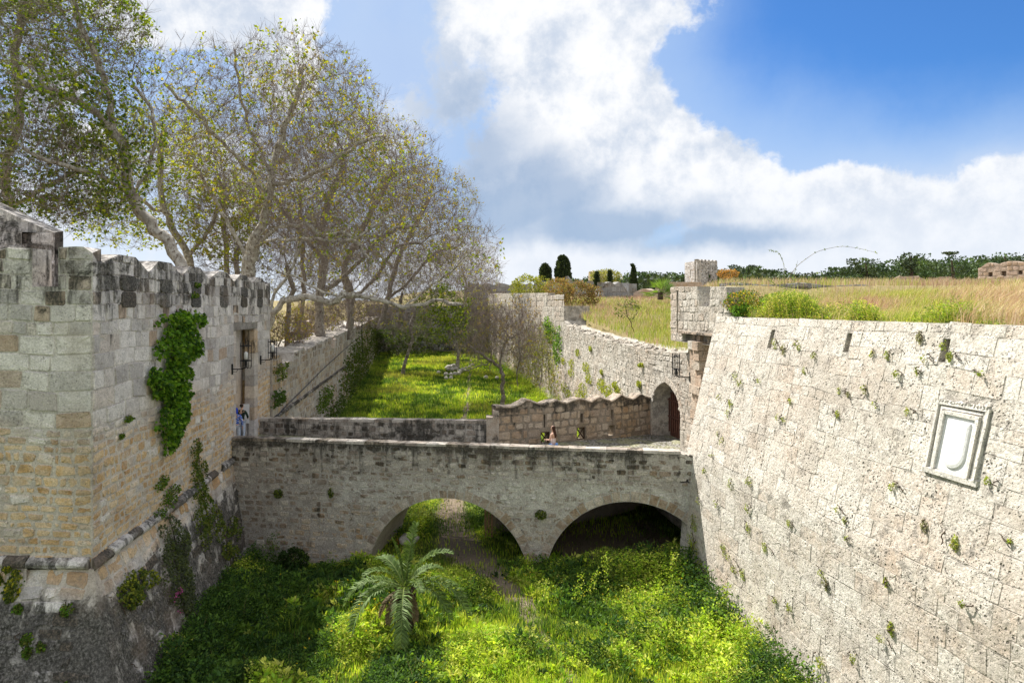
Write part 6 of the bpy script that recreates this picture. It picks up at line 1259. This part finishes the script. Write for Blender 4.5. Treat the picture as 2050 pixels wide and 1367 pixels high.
fwall('field_wall', 'pale sunlit ruined wall behind the fan palm', 'wall', [Wp(1268, 600, 98)[:2], Wp(1352, 600, 92)[:2]], -.5, lambda u: 2.1+.25*np.sin(u*1.3)+.5*sst(u, .5, 2.5), 'ruin', seed=306)
fwall('field_wall', 'low pale boundary wall left of the square tower', 'wall', [Wp(1312, 570, 128)[:2], Wp(1402, 570, 124)[:2]], 2, lambda u: 4.75-.02*u, 'ruin', seed=308)
fwall('palace_ruin', 'far pale palace block with jagged battlements between the trees', 'building', [Wp(1178, 560, 190)[:2], Wp(1187, 560, 186)[:2], Wp(1212, 560, 190)[:2]], 3, lambda u: np.where((u > 1.2) & (u < 1.9), 8.6, 9.6+.4*np.abs(np.sin(u*2.2))), 'ruin', seed=310)
# square tower
a0, a1, a2 = Wp(1371, 560, 154), Wp(1396, 560, 148), Wp(1436, 560, 152)
ft = Face([a0[:2], a1[:2], a2[:2]], 1); L1 = ft.cu[1]; Lt = ft.len
hl = [(L1*.5-.35, L1*.5+.35, 6.6, 8.3, .8), (L1+2.0, L1+2.9, 7.0, 8.8, .8)]
_, _f = fwall('square_tower', 'lone square stone tower with arched openings rising on the skyline', 'tower', [a0[:2], a1[:2], a2[:2]], 4.5, lambda u: np.where(u < L1, 10.1, 10.2+.28*(np.sin(u*5.2) > 0)), 'left', .9, (.3, .45), (.4, .9), lambda V, u, z: np.stack([.12+.25*(fbm(V, .3, 4, 3)-.5)+np.where(u > L1, .22, 0), 0*u, .1+0*u], 1), hl, 312, None, .3)
q = MB(); c_ = np.array((a0[0]+a2[0]-a1[0], a0[1]+a2[1]-a1[1])); P_ = [(*a0[:2], 9.9), (*a1[:2], 9.9), (*a2[:2], 9.9), (*c_, 9.9), (*a0[:2], 4.5), (*c_, 4.5), (*a2[:2], 4.5)]; P_ = [(x+(.0), y+.1, z) for x, y, z in P_]; q.add(P_, [(0, 1, 2, 3), (4, 5, 3, 0), (5, 6, 2, 3)]); q.build('roof', M['ruin'], _)
tr_ = _
r_, f_ = fwall('pink_ruin', 'pinkish ruined wall with square windows at the right edge', 'building', [Wp(1958, 550, 62)[:2], Wp(2075, 550, 58)[:2]], .5, lambda u: 3.55+.42*sst(u, .2, .9)+.1*np.sin(u*3), 'ruin', seed=314, rowh=(.3, .45), bw=(.4, .9), holes=[(.85, 1.2, 2.75, 3.15, .5), (1.9, 2.3, 2.75, 3.2, .5), (3.2, 3.55, 2.85, 3.2, .5)], du=.2)
fwall('inner_parapet', 'low dark edged inner parapet crossing the dry grass behind the rose bush', 'wall', [Wp(1440, 580, 34)[:2], Wp(1600, 580, 32)[:2], Wp(1775, 580, 33)[:2]], -1, lambda u: 1.18+.06*np.sin(u*2)-.02*u, 'far', seed=316, rowh=(.25, .35), bw=(.4, .8), thick=.6)
fwall('field_wall', 'low crumbling pale wall in front of the pines', 'wall', [Wp(1790, 560, 50)[:2], Wp(1905, 560, 48)[:2]], -.5, lambda u: 2.15+.15*np.sin(u*2)+.1*np.sin(u*5), 'ruin', seed=318, rowh=(.25, .35), bw=(.4, .8), thick=.8)
fwall('field_wall', 'thin pale wall in the dry grass right of the square tower', 'wall', [Wp(1440, 560, 80)[:2], Wp(1560, 560, 76)[:2]], 0, lambda u: 2.7+.12*np.sin(u)+.03*u, 'ruin', seed=320, rowh=(.3, .4), bw=(.5, 1), thick=.8)
# cypresses and other single trees
def conifer(name, lab, px, top, bot, wpx, Y_, prof, cols, seed, cat='cypress', n=2600):
    q = np.random.default_rng(seed); x, _y, zt_ = Wp(px, top, Y_); zb = Wp(px, bot, Y_)[2]-1.5; H = zt_-zb; R_ = wpx/2/F_PX*Y_; root = empty(name, (x, Y_, zb), lab, cat); t = q.uniform(.02, 1, n); r = R_*np.interp(t, *np.array(prof).T); a = q.uniform(0, 2*PI, n); rr = q.uniform(.55, 1, n)**.5
    P_ = np.stack([x+r*rr*np.cos(a), Y_+r*rr*np.sin(a), zb+H*t], 1); nz_ = fbm(P_, 1.1, seed, 3); P_[:, 0] += (nz_-.5)*R_*.7; P_[:, 1] += (nz_-.5)*R_*.5
    m_ = MB(); D_ = np.stack([np.cos(a)*.5, np.sin(a)*.5, 1+0*a], 1)+q.normal(0, .3, (n, 3)); leaves(m_, P_, D_, q.uniform(.35, .7, n)*(Y_/130), cvar(n, cols, q, .3), q, .6)
    tkk = MB(); tkk.tube([(x, Y_, zb), (x, Y_, zb+H*.85)], [R_*.2, R_*.05], 7); tkk.build('trunk', M['dark_bark'], root); m_.build('crown', M['darkleaf'], root)
CYP = [(0, .5), (.1, .8), (.35, 1), (.6, .92), (.85, .65), (.97, .35), (1, .1)]; DG = [(.030, .050, .022), (.045, .07, .03), (.022, .035, .018), (.06, .085, .035)]
conifer('cypress', 'shorter dark cypress left of the tallest one', 1092, 531, 562, 21, 135, CYP, DG, 1); conifer('cypress', 'tallest broad dark cypress on the skyline', 1127, 515, 563, 29, 135, CYP, DG, 2, n=4200)
conifer('cypress', 'slim black cypress in front of the palace ruin', 1195, 547, 575, 7, 105, CYP, DG, 3, n=900); conifer('cypress', 'small thin cypress right of the palace ruin', 1221, 545, 562, 5, 120, CYP, DG, 4, n=500)
conifer('spruce', 'pointed spruce standing above the pine wood', 1268, 532, 575, 17, 125, [(0, 1), (.3, .8), (.6, .5), (.85, .25), (1, .03)], DG, 5, 'spruce', 1200)
# pine wood
wood = MB(); q = np.random.default_rng(21)
def pine_pts(x, Y_, zt_, r, H, n, q):
    out = []
    for k in range(max(3, int(r*1.4))):
        c = np.array((x, Y_, zt_-H*.5))+q.normal(0, 1, 3)*np.array((r*.45, r*.4, H*.22)); s_ = r*q.uniform(.35, .6); v = unit(q.normal(size=(n//4, 3))); out.append(c+v*np.array((s_, s_, s_*.6))*q.uniform(.6, 1, (n//4, 1)))
    P_ = np.concatenate(out); P_[:, 2] = np.minimum(P_[:, 2], zt_); return P_
pr_ = np.array([(1135, 556), (1165, 554), (1215, 552), (1240, 550), (1262, 549), (1300, 541), (1335, 540), (1362, 546), (1380, 546), (1440, 536), (1462, 531), (1500, 532), (1530, 531), (1560, 540), (1600, 546), (1640, 543), (1665, 535), (1720, 524), (1735, 517), (1760, 526), (1790, 530), (1805, 515), (1822, 505), (1840, 508), (1860, 512), (1885, 515), (1905, 512), (1950, 514), (1975, 509), (2010, 504), (2030, 510), (2070, 512), (2200, 510)])
for k in range(330):
    px = q.uniform(1130, 2190); Y_ = q.uniform(185, 270) if px < 1640 else q.uniform(120, 175); top = np.interp(px, pr_[:, 0], pr_[:, 1])+abs(q.normal(0, 5))+2; x, _y, zt_ = Wp(px, top, Y_); r = q.uniform(3, 5.5)*(Y_/200); P_ = pine_pts(x, Y_, zt_, r, r*1.5, 150, q)
    cb = np.array(DG)[q.integers(0, 4)]*q.uniform(.8, 1.5)*np.array((1, 1.1, .9)); leaves(wood, P_, q.normal(size=P_.shape)+np.array((0, 0, .5)), q.uniform(.45, .9, len(P_))*(Y_/200), cvar(len(P_), [tuple(cb), tuple(cb*1.4)], q, .3), q, .8)
x = q.uniform(0, 1, 26000); Y_ = q.uniform(150, 290, 26000); px = 1130+x*1070; zt_ = (615-np.interp(px, pr_[:, 0], pr_[:, 1])-14)/F_PX*Y_; P_ = np.stack([(px-1025)/F_PX*Y_, Y_, 2+(zt_-2)*q.uniform(0, 1, 26000)], 1)
leaves(wood, P_, q.normal(size=P_.shape), q.uniform(.7, 1.5, len(P_)), cvar(len(P_), DG, q, .3), q, .8)
wood.build('pine_wood', M['darkleaf']); tag(bpy.data.objects['pine_wood'], kind='stuff')
for lab, px, top, Y_, r in (('tallest pine of the wood on the right skyline', 1822, 503, 118, 3.0), ('pine with ragged top left of the tallest', 1733, 516, 120, 2.4), ('broad pine beside the pink ruin', 1905, 509, 112, 3.4), ('pine at the right end of the skyline', 2012, 502, 115, 3.4), ('dark pine right of the square tower', 1500, 531, 180, 3.6), ('small pine standing right of the square tower gap', 1464, 532, 180, 2.8)):
    x, _y, zt_ = Wp(px, top, Y_); root = empty('pine_tree', (x, Y_, 2), lab, 'pine'); P_ = np.concatenate([pine_pts(x, Y_, zt_, r, r*1.8, 500, q), pine_pts(x, Y_, zt_-r*1.3, r*1.2, r*1.6, 400, q)]); m_ = MB(); leaves(m_, P_, q.normal(size=P_.shape)+np.array((0, 0, .5)), q.uniform(.25, .5, len(P_)), cvar(len(P_), DG, q, .35), q, .8)
    t_ = MB(); t_.tube([(x, Y_, 2), (x+.3, Y_, (2+zt_)/2), (x, Y_, zt_-1)], [.35, .25, .08], 7); t_.build('trunk', M['dark_bark'], root); m_.build('crown', M['darkleaf'], root)
# bushes beyond the slotted wall
bush('autumn_bush', 'rusty brown bush behind the end of the slotted wall', Wp(1155, 592, 74), (2.6, 1.6, 1.6), 4200, (.12, .22), [(.26, .15, .07), (.20, .12, .06), (.30, .22, .08), (.14, .16, .05)], 31, z0=-.6)
bush('autumn_bush', 'reddish bush behind the middle of the slotted wall', Wp(1118, 578, 80), (1.8, 1.4, 1.3), 2400, (.12, .22), [(.28, .16, .07), (.30, .2, .08), (.2, .2, .05)], 32, z0=-.6)
bush('yellow_bush', 'yellow green bush behind the left of the slotted wall', Wp(1060, 576, 86), (2.6, 1.6, 1.6), 3600, (.13, .24), [(.30, .32, .05), (.38, .36, .06), (.2, .24, .04)], 33, z0=-.4)
bush('yellow_bush', 'pale yellow tree behind the palace ruin', Wp(1213, 556, 125), (2.8, 2, 1.6), 2000, (.2, .35), [(.34, .32, .12), (.26, .28, .08)], 34, z0=1.5)
bush('orange_bush', 'small orange bush right of the square tower', Wp(1456, 549, 140), (2.0, 1.2, 1.0), 900, (.2, .35), [(.45, .24, .08), (.36, .22, .08)], 35, z0=2.5)
# fan palm behind the meadow
fpx = Wp(1322, 600, 80); fp = empty('fan_palm', fpx, 'spiky green fan palm at the far edge of the meadow', 'palm'); q = np.random.default_rng(12); pc_ = np.array(Wp(1322, 585, 80)); m_ = MB()
tkk = MB(); tkk.tube([fpx, tuple(pc_)], [.35, .3], 8); tkk.build('trunk', M['dark_bark'], fp)
for k in range(34):
    a = q.uniform(0, 2*PI); e = q.uniform(-.25, 1.4); d = np.array((math.cos(a)*math.cos(e), math.sin(a)*math.cos(e), math.sin(e))); c0_ = pc_+np.array((0, 0, -.35))+d*q.uniform(.5, 1.3); s_ = unit(np.cross(d, (0, 0, 1.0)+q.normal(0, .1, 3))); 
    for j in range(11):
        t = (j-5)/5*1.1; v = unit(d*math.cos(t)+s_*math.sin(t)+np.array((0, 0, -.15))); w_ = np.cross(v, s_)*.0+s_*.03; m_.add([c0_, c0_+v*.6+w_, c0_+v*1.25*q.uniform(.8, 1.1), c0_+v*.6-w_*1.2+np.array((0, 0, .05))], [(0, 1, 2, 3)], A=(*(np.array((.13, .22, .04))*q.uniform(.6, 1.5)), 1))
    m_.tube([pc_, c0_], .02, 3, A=(.12, .16, .04, 1))
m_.build('fronds', M['palm'], fp)
# ------------------------------------------------------------------ lanterns
def lantern(lab, wall, out, z_arm, cage_h, cage_w, side_vec, glassy=True):
    """iron cage lamp on a curved bracket; wall = point on the wall, out = horizontal vector to the cage axis"""
    w = np.array(wall, float); o = np.array(out, float); c = w+o; root = empty('lantern', tuple(w), lab, 'lantern', 'iron lanterns on wall brackets')
    b = MB(); on = unit(o); b.box(w+on*.02, (.05, .09, .42), math.atan2(on[1], on[0])); b.tube([w, w+o*.55, w+o*.8+np.array((0, 0, .01)), c+np.array((0, 0, .06)), c+np.array((0, 0, .2))], .022, 6); b.tube([w+np.array((0, 0, -.1)), w+o*.35+np.array((0, 0, -.1)), w+o*.45], .010, 4); b.build('bracket', M['iron'], root)
    z0 = c[2]+.22; cg = MB(); cg.tube([c+np.array((0, 0, .12)), c+np.array((0, 0, .38))], .05, 8); n = 8
    for zz_ in (z0+.12, z0+cage_h*.78): cg.tube([c+np.array((math.cos(a)*cage_w/2, math.sin(a)*cage_w/2, zz_-c[2])) for a in np.linspace(0, 2*PI, 17)], .016, 4)
    for k in range(n):
        a = 2*PI*k/n; x, y = math.cos(a)*cage_w/2, math.sin(a)*cage_w/2; cg.tube([c+np.array((x, y, z0-.02-c[2]-.1)), c+np.array((x, y, z0+cage_h*.88-c[2]))], .012, 4); cg.tube([c+np.array((x, y, z0+cage_h*.86-c[2])), c+np.array((x, y, z0+cage_h*.95-c[2]))], [.014, .002], 4)
        cg.tube([c+np.array((0, 0, .1)), c+np.array((x*.8, y*.8, .02)), c+np.array((x, y, .1))], .008, 3)
    cg.tube([c+np.array((0, 0, z0+cage_h*.74-c[2])), c+np.array((0, 0, z0+cage_h*1.12-c[2]))], [.018, .003], 5)
    for k in range(4): a = PI/4*k; cg.tube([c+np.array((math.cos(a)*cage_w/2, math.sin(a)*cage_w/2, z0+cage_h*.78-c[2])), c-np.array((math.cos(a)*cage_w/2, math.sin(a)*cage_w/2, -(z0+cage_h*.78-c[2])))], .008, 3)
    cg.build('cage', M['iron'], root)
    if glassy: g = MB(); g.tube([c+np.array((0, 0, .38)), c+np.array((0, 0, .46)), c+np.array((0, 0, .66)), c+np.array((0, 0, .70))], [.05, .075, .075, .03], 10); g.build('glass', M['glass'], root, smooth=True)
lantern('black iron cage lantern on the near side of the bastion door', (-11.22, 27.2, -2.48), (.55, .04, 0), -2.5, .92, .44, None)
lantern('black iron cage lantern on the far side of the bastion door', (-11.69, 31.55, -2.45), (.55, .04, 0), -2.5, .80, .40, None)
lantern('black iron cage lantern above the pointed gate', (7.62, 29.0, -2.98), (-.62, -.02, 0), -2.9, .86, .32, None, False)
# cables on the counterscarp
cbm = MB(); pts = []
for px, py in ((548, 838), (566, 818), (600, 785), (650, 735), (700, 690), (718, 676)):
    u_, z_ = uz2(fC, px, py); pts.append(fC.at(np.array(u_), np.array(z_), np.array(.06)))
cbm.tube(pts, .03, 4); tag(cbm.build('wall_cable', M['iron']), 'thin dark cable running up along the counterscarp wall', 'cable')
dpm = MB(); u_, z_ = uz2(fC, 724, 640); dpm.tube([fC.at(np.array(u_), np.array(z), np.array(.1)) for z in (-1.6, -3.4, -6.0)], .07, 5); tag(dpm.build('drain_pipe', M['iron']), 'dark vertical pipe near the far end of the counterscarp', 'pipe')
# notice board
nb = empty('notice_board', (-12.0, 30.42, -5.9), 'white notice board standing in the doorway behind the visitors', 'notice board'); m_ = MB(); m_.box((-11.98, 30.42, -4.76), (.42, .03, .86), .05); m_.build('panel', M['white'], nb)
m_ = MB(); m_.tube([(-12.14, 30.44, -5.95), (-12.14, 30.44, -5.1)], .02, 5); m_.tube([(-11.84, 30.46, -5.95), (-11.84, 30.46, -5.1)], .02, 5); m_.build('legs', M['iron'], nb)
# ------------------------------------------------------------------ stones
M['ball'] = plain_mat('limestone_ball', (.48, .45, .40), .9, var=.25, scale=5, bump=.03)
q = np.random.default_rng(31); ball_me = None
balls = [(893, 750), (901, 752), (909, 751), (917, 750), (897, 744), (905, 745), (913, 743), (921, 745), (901, 739), (909, 737), (894, 737), (926, 741), (933, 737), (939, 735), (878, 746), (973, 756), (995, 757), (903, 757), (893, 757), (945, 731)]
bl_ = ['lone stone ball left of the heap', 'lone stone ball on the open grass right of the heap', 'stone ball nearest the small bare tree']
for i, (px, py) in enumerate(balls):
    Yb = 79.0
    for _ in range(5): x_ = (px-1025)/F_PX*Yb; Yb = -(moat_z(x_, Yb)+.2)*F_PX/(py-615)
    if ball_me is None:
        m_ = MB(); V = []; n_ = 10
        for a in range(n_+1):
            for b in range(14): th = PI*a/n_; ph = 2*PI*b/14; V.append((math.sin(th)*math.cos(ph), math.sin(th)*math.sin(ph), math.cos(th)))
        V = np.array(V); V *= (1+.12*(fbm(V, 1.5, 5, 3)-.5))[:, None]; V[:, 2] = np.maximum(V[:, 2], -.92); Q = [(a*14+b, a*14+(b+1) % 14, (a+1)*14+(b+1) % 14, (a+1)*14+b) for a in range(n_) for b in range(14)]; m_.add(V, Q); o = m_.build('stone_ball', M['ball'], smooth=True); ball_me = o.data
    else: o = bpy.data.objects.new('stone_ball', ball_me); COL.objects.link(o)
    s_ = q.uniform(.21, .29); z_ = moat_z(x_, Yb); lift = .3 if i in (4, 5, 6, 8, 9) else 0
    o.location = (x_, Yb, z_+s_*.85+lift); o.scale = (s_, s_, s_); o.rotation_euler = tuple(q.uniform(0, 3, 3))
    if i == 14: tag(o, bl_[0], 'stone ball')
    elif i == 15: tag(o, bl_[1], 'stone ball')
    elif i == 16: tag(o, bl_[2], 'stone ball')
    else: tag(o, 'weathered catapult ball of the heap lying on the moat grass', 'stone ball', 'stone balls heaped on the grass')
def rock(name, lab, c, r, seed, flat=.6, sub=14):
    m_ = MB(); V = []
    for a in range(sub+1):
        for b in range(sub*2): th = PI*a/sub; ph = PI*b/sub; V.append((math.sin(th)*math.cos(ph), math.sin(th)*math.sin(ph), math.cos(th)))
    V = np.array(V); V = V*(1+.9*(fbm(V, 1.3, seed, 4)-.5))[:, None]*np.array(r)+np.array(c); Q = [(a*sub*2+b, a*sub*2+(b+1) % (sub*2), (a+1)*sub*2+(b+1) % (sub*2), (a+1)*sub*2+b) for a in range(sub) for b in range(sub*2)]
    m_.add(V, Q, A=(.5, .3, 0, 1), B=(.1, 0, .3, 1)); tag(m_.build(name, M['rock'], smooth=True), lab, 'rock')
rock('boulder', 'grey upright rock standing beside the path under the arch', (-4.2, 27.7, -9.45), (.36, .28, .24), 3); rock('flat_stone', 'flat pale stone lying left of the path under the arch', (-4.35, 25.9, -9.6), (.38, .24, .15), 4)
rock('boulder', 'dark boulder on the shaded grass below the green tree', (Wp(905, 705, 88)[0], 88, moat_z(-7.7, 88)+.2), (.9, .6, .45), 5); rock('flat_stone', 'low dark stone beside the boulder in the shade', (Wp(925, 708, 86)[0], 86, moat_z(-6.3, 86)+.1), (.6, .5, .3), 6)
bs_ = [('standing_block', 'pale standing stone slab left of the promenade trunk', (Wp(608, 670, 62)[0], 62, -2.3), (1.1, .5, 2.0)), ('standing_block', 'white marker slab right of the promenade trunk', (Wp(642, 664, 64)[0], 64, -2.4), (.55, .3, 1.5)), ('low_block', 'low pale block on the bank near the walker', (Wp(640, 690, 55)[0], 55, -2.9), (2.4, 1.2, .7))]
for nm, lab, c, s_ in bs_:
    m_ = MB(); q = np.random.default_rng(len(lab)); m_.box(c, s_, .2, A=(.8, .2, 0, 1), B=(0, 0, .5, 1)); m_.V[0] += q.normal(0, .05, m_.V[0].shape); tag(m_.build(nm, M['ruin'] if 'white' not in lab else M['marble']), lab, 'stone block')

# ------------------------------------------------------------------ people
def skinobj(name, V, E, Rr, mat, parent, sub=1, root_i=0):
    me = bpy.data.meshes.new(name); me.from_pydata([tuple(v) for v in V], E, []); o = bpy.data.objects.new(name, me); COL.objects.link(o); me.materials.append(mat)
    sk = o.modifiers.new('Skin', 'SKIN'); sk.use_smooth_shade = True; sk.branch_smoothing = .4
    lay = me.skin_vertices[0].data
    for i, r in enumerate(Rr): lay[i].radius = (r, r) if np.isscalar(r) else r; lay[i].use_root = (i == root_i)
    sb = o.modifiers.new('Subdivision', 'SUBSURF'); sb.levels = sub; sb.render_levels = sub
    if parent: o.parent = parent; o.matrix_parent_inverse = parent.matrix_basis.inverted()
    return o
HUM = dict(pelvis=(0, 0, .92), waist=(0, 0, 1.06), chest=(0, 0, 1.28), neck=(0, 0, 1.44), neck2=(0, .005, 1.49), head=(0, .02, 1.57), head2=(0, .015, 1.66))
SKINM = plain_mat('skin', (.56, .34, .25), .6, var=.05, spec=.4)
def cloth(name, col): return plain_mat(name, col, .85, var=.12, scale=14, bump=.004)
def person(lab, loc, rz, H=1.68, arms=None, legs=None, top=None, trousers=None, hair=None, hairlong=False, shoes=(.05, .04, .04), short=False, bare=False, hat=None, skirt=False, pattern=None):
    """one continuous skinned body (torso, head, limbs, fingers) with clothing and hair as children"""
    s = H/1.75; root = empty('person', loc, lab, 'person'); root.rotation_euler = (0, 0, rz)
    J = {k: np.array(v)*s for k, v in HUM.items()}; arms = arms or {}; legs = legs or {}
    V = []; R_ = []; E = []; ix = {}
    def add(k, p, r, par=None): V.append(np.array(p, float)); R_.append(r); ix[k] = len(V)-1; (E.append((ix[par], ix[k])) if par else None)
    add('pelvis', J['pelvis'], (.135*s, .10*s)); add('waist', J['waist'], (.115*s, .085*s), 'pelvis'); add('chest', J['chest'], (.145*s, .095*s), 'waist'); add('neck', J['neck'], .055*s, 'chest'); add('neck2', J['neck2'], .05*s, 'neck'); add('head', J['head'], (.075*s, .09*s), 'neck2'); add('head2', J['head2'], (.07*s, .085*s), 'head'); add('nose', J['head']+np.array((0, .105, .01))*s, .012*s, 'head'); add('crown', J['head2']+np.array((0, -.01, .05))*s, .045*s, 'head2')
    for sd in (-1, 1):
        n = 'LR'[sd > 0]; add('sh'+n, np.array((sd*.17, 0, 1.38))*s, .052*s, 'chest'); a = arms.get(n, [(sd*.24, .02, 1.12), (sd*.25, .10, .88)]); add('el'+n, np.array(a[0])*s, .038*s, 'sh'+n); add('wr'+n, np.array(a[1])*s, .026*s, 'el'+n)
        d = unit(np.array(a[1])-np.array(a[0])); pl = np.array(a[1])+d*.05; add('pm'+n, pl*s, (.036*s, .018*s), 'wr'+n); sidev = unit(np.cross(d, (0, 0, 1.0)) if abs(d[2]) < .9 else np.array((0, 1.0, 0)))
        for f in range(4):
            b = pl+d*.035+sidev*(f-1.5)*.020; L_ = (.065, .078, .072, .055)[f]; add(f'f{f}{n}', b*s, .0095*s, 'pm'+n); add(f'g{f}{n}', (b+d*L_*.55+np.array((0, 0, -.006)))*s, .0085*s, f'f{f}{n}'); add(f'h{f}{n}', (b+unit(d+np.array((0, 0, -.5)))*L_)*s, .007*s, f'g{f}{n}')
        add('t'+n, (pl+sidev*-.035)*s, .011*s, 'pm'+n); add('tt'+n, (pl+sidev*-.055+d*.04)*s, .009*s, 't'+n)
        l = legs.get(n, [(sd*.095, .01, .50), (sd*.10, -.02, .09)]); add('hp'+n, np.array((sd*.085, 0, .88))*s, .085*s, 'pelvis'); add('kn'+n, np.array(l[0])*s, .058*s, 'hp'+n); add('an'+n, np.array(l[1])*s, .038*s, 'kn'+n); add('he'+n, (np.array(l[1])+np.array((0, -.01, -.05)))*s, .035*s, 'an'+n); add('to'+n, (np.array(l[1])+np.array((sd*.01, .16, -.065)))*s, .028*s, 'he'+n)
    body = skinobj('body', V, E, R_, SKINM, root, 2)
    def sub(name, keys, grow, mat, end=None):
        vv = []; rr = []; ee = []; m_ = {}
        for k in keys: m_[ix[k]] = len(vv); vv.append(V[ix[k]]); r = R_[ix[k]]; rr.append(tuple((np.array(r)*np.ones(2))+grow*s))
        for a, b in E:
            if a in m_ and b in m_: ee.append((m_[a], m_[b]))
        return skinobj(name, vv, ee, rr, mat, root, 1)
    if top is not None:
        ks = ['pelvis', 'waist', 'chest', 'neck'] if not bare else ['pelvis', 'waist', 'chest']
        if not bare: ks += ['shL', 'elL', 'shR', 'elR'] + ([] if short else ['wrL', 'wrR'])
        sub('top', ks, .016, top)
    if trousers is not None: sub('trousers' if not short or skirt else 'shorts', ['pelvis', 'hpL', 'hpR', 'knL', 'knR']+([] if short and not skirt and trousers.name.startswith('short') else ['anL', 'anR']), .014, trousers)
    sub('shoes', ['heL', 'toL'], .012, cloth('shoe', shoes)) ; sub('shoes', ['heR', 'toR'], .012, cloth('shoe', shoes))
    if hair is not None:
        hm = cloth('hair', hair); hv = [J['head2']+np.array((0, -.015, .045))*s, J['head2']+np.array((0, -.03, -.02))*s, J['head']+np.array((0, -.05, -.04))*s]; hr = [.070*s, (.088*s, .09*s), (.075*s, .065*s)]
        if hairlong: hv += [J['neck']+np.array((0, -.08, -.02))*s, J['chest']+np.array((0, -.11, .03))*s, J['chest']+np.array((0, -.115, -.08))*s]; hr += [(.085*s, .05*s), (.085*s, .035*s), (.05*s, .02*s)]
        skinobj('hair', hv, [(i, i+1) for i in range(len(hv)-1)], hr, hm, root, 2)
    if hat is not None: skinobj('hood', [J['head2']+np.array((0, -.01, .07))*s, J['head2']+np.array((0, -.02, 0))*s, J['head']+np.array((0, -.04, -.05))*s, J['neck']+np.array((0, -.05, 0))*s], [(0, 1), (1, 2), (2, 3)], [.06*s, (.098*s, .11*s), (.09*s, .09*s), (.10*s, .08*s)], hat, root, 2)
    # eyes and mouth
    fm = MB(); hd = J['head']
    for sd in (-1, 1): c = hd+np.array((sd*.03, .088, .035))*s; fm.box(c, (.018*s, .006, .008*s), A=(.2, .2, .2, 1))
    fm.box(hd+np.array((0, .088, -.035))*s, (.035*s, .006, .007*s)); f_ = fm.build('face', cloth('face_detail', (.12, .05, .045)), None); f_.parent = root
    for ch in root.children: ch.matrix_parent_inverse.identity()
    return root
zdk = lambda x, y: float(deckz(x, y))+.02
person('woman with long brown hair and bare shoulder in blue jeans on the bridge', (1.58, 26.0, zdk(1.58, 26.0)), math.radians(60), 1.60, arms={'L': [(-.22, .04, 1.14), (-.12, .26, 1.12)], 'R': [(.23, .02, 1.13), (.12, .24, 1.08)]}, legs={'L': [(-.09, .10, .5), (-.09, .10, .09)], 'R': [(.09, .02, .5), (.09, -.14, .10)]}, top=cloth('pale_top', (.62, .50, .46)), trousers=cloth('jeans', (.10, .22, .50)), hair=(.045, .018, .010), hairlong=True, bare=True, shoes=(.5, .5, .5))
xd = lambda px, Yp: ((px-1025)/F_PX*Yp, Yp, zdk(-12, Yp))
person('visitor in dark green jacket and pale trousers reading the board in the doorway', xd(484, 29.7), math.radians(-10), 1.70, top=cloth('green_jacket', (.018, .035, .025)), trousers=cloth('pale_trousers', (.48, .55, .66)), hair=(.03, .02, .015), arms={'L': [(-.26, .05, 1.14), (-.15, .24, 1.05)], 'R': [(.26, .05, 1.14), (.15, .24, 1.05)]})
mt_, tt_, ot_ = new_mat('patterned_cloth'); g_ = tt_.add('ShaderNodeNewGeometry'); v_ = tt_.voro(g_.outputs['Position'], 22); cc_ = tt_.mix(tt_.sstep(v_, .3, .4), (.75, .78, .82), (.03, .10, .45)); b_ = tt_.add('ShaderNodeBsdfPrincipled'); tt_.l.new(cc_, b_.inputs['Base Color']); b_.inputs['Roughness'].default_value = .85; tt_.l.new(b_.outputs[0], ot_.inputs[0])
person('visitor in blue hood and blue patterned white coat beside the door jamb', xd(472.5, 28.7), math.radians(10), 1.68, top=mt_, trousers=cloth('pale_trousers_b', (.5, .55, .62)), hat=cloth('blue_hood', (.01, .05, .48)))
def pl_(px, py, Yp): x = (px-1025)/F_PX*Yp; return (x, Yp, zl(x, Yp)+.03)
person('walker in white shirt and dark shorts on the promenade seen from behind', pl_(585, 700, 58), math.radians(15), 1.78, top=cloth('white_shirt', (.75, .77, .80)), trousers=cloth('shorts_dark', (.03, .03, .035)), short=True, hair=(.35, .25, .14), legs={'L': [(-.10, .10, .5), (-.10, .06, .09)], 'R': [(.10, 0, .5), (.10, -.16, .12)]}, hat=cloth('sun_hat', (.6, .52, .38)))
person('distant walker with bare legs and brown clothes on the promenade', pl_(622, 650, 84), math.radians(170), 1.72, top=cloth('brown_shirt', (.30, .16, .12)), trousers=cloth('shorts_brown', (.25, .16, .12)), short=True, hair=(.04, .03, .02))
person('distant walker in bright red shirt among the trees', pl_(667, 660, 90), math.radians(185), 1.72, top=cloth('red_shirt', (.60, .03, .06)), trousers=cloth('white_trousers', (.7, .7, .7)), hair=(.04, .03, .02))
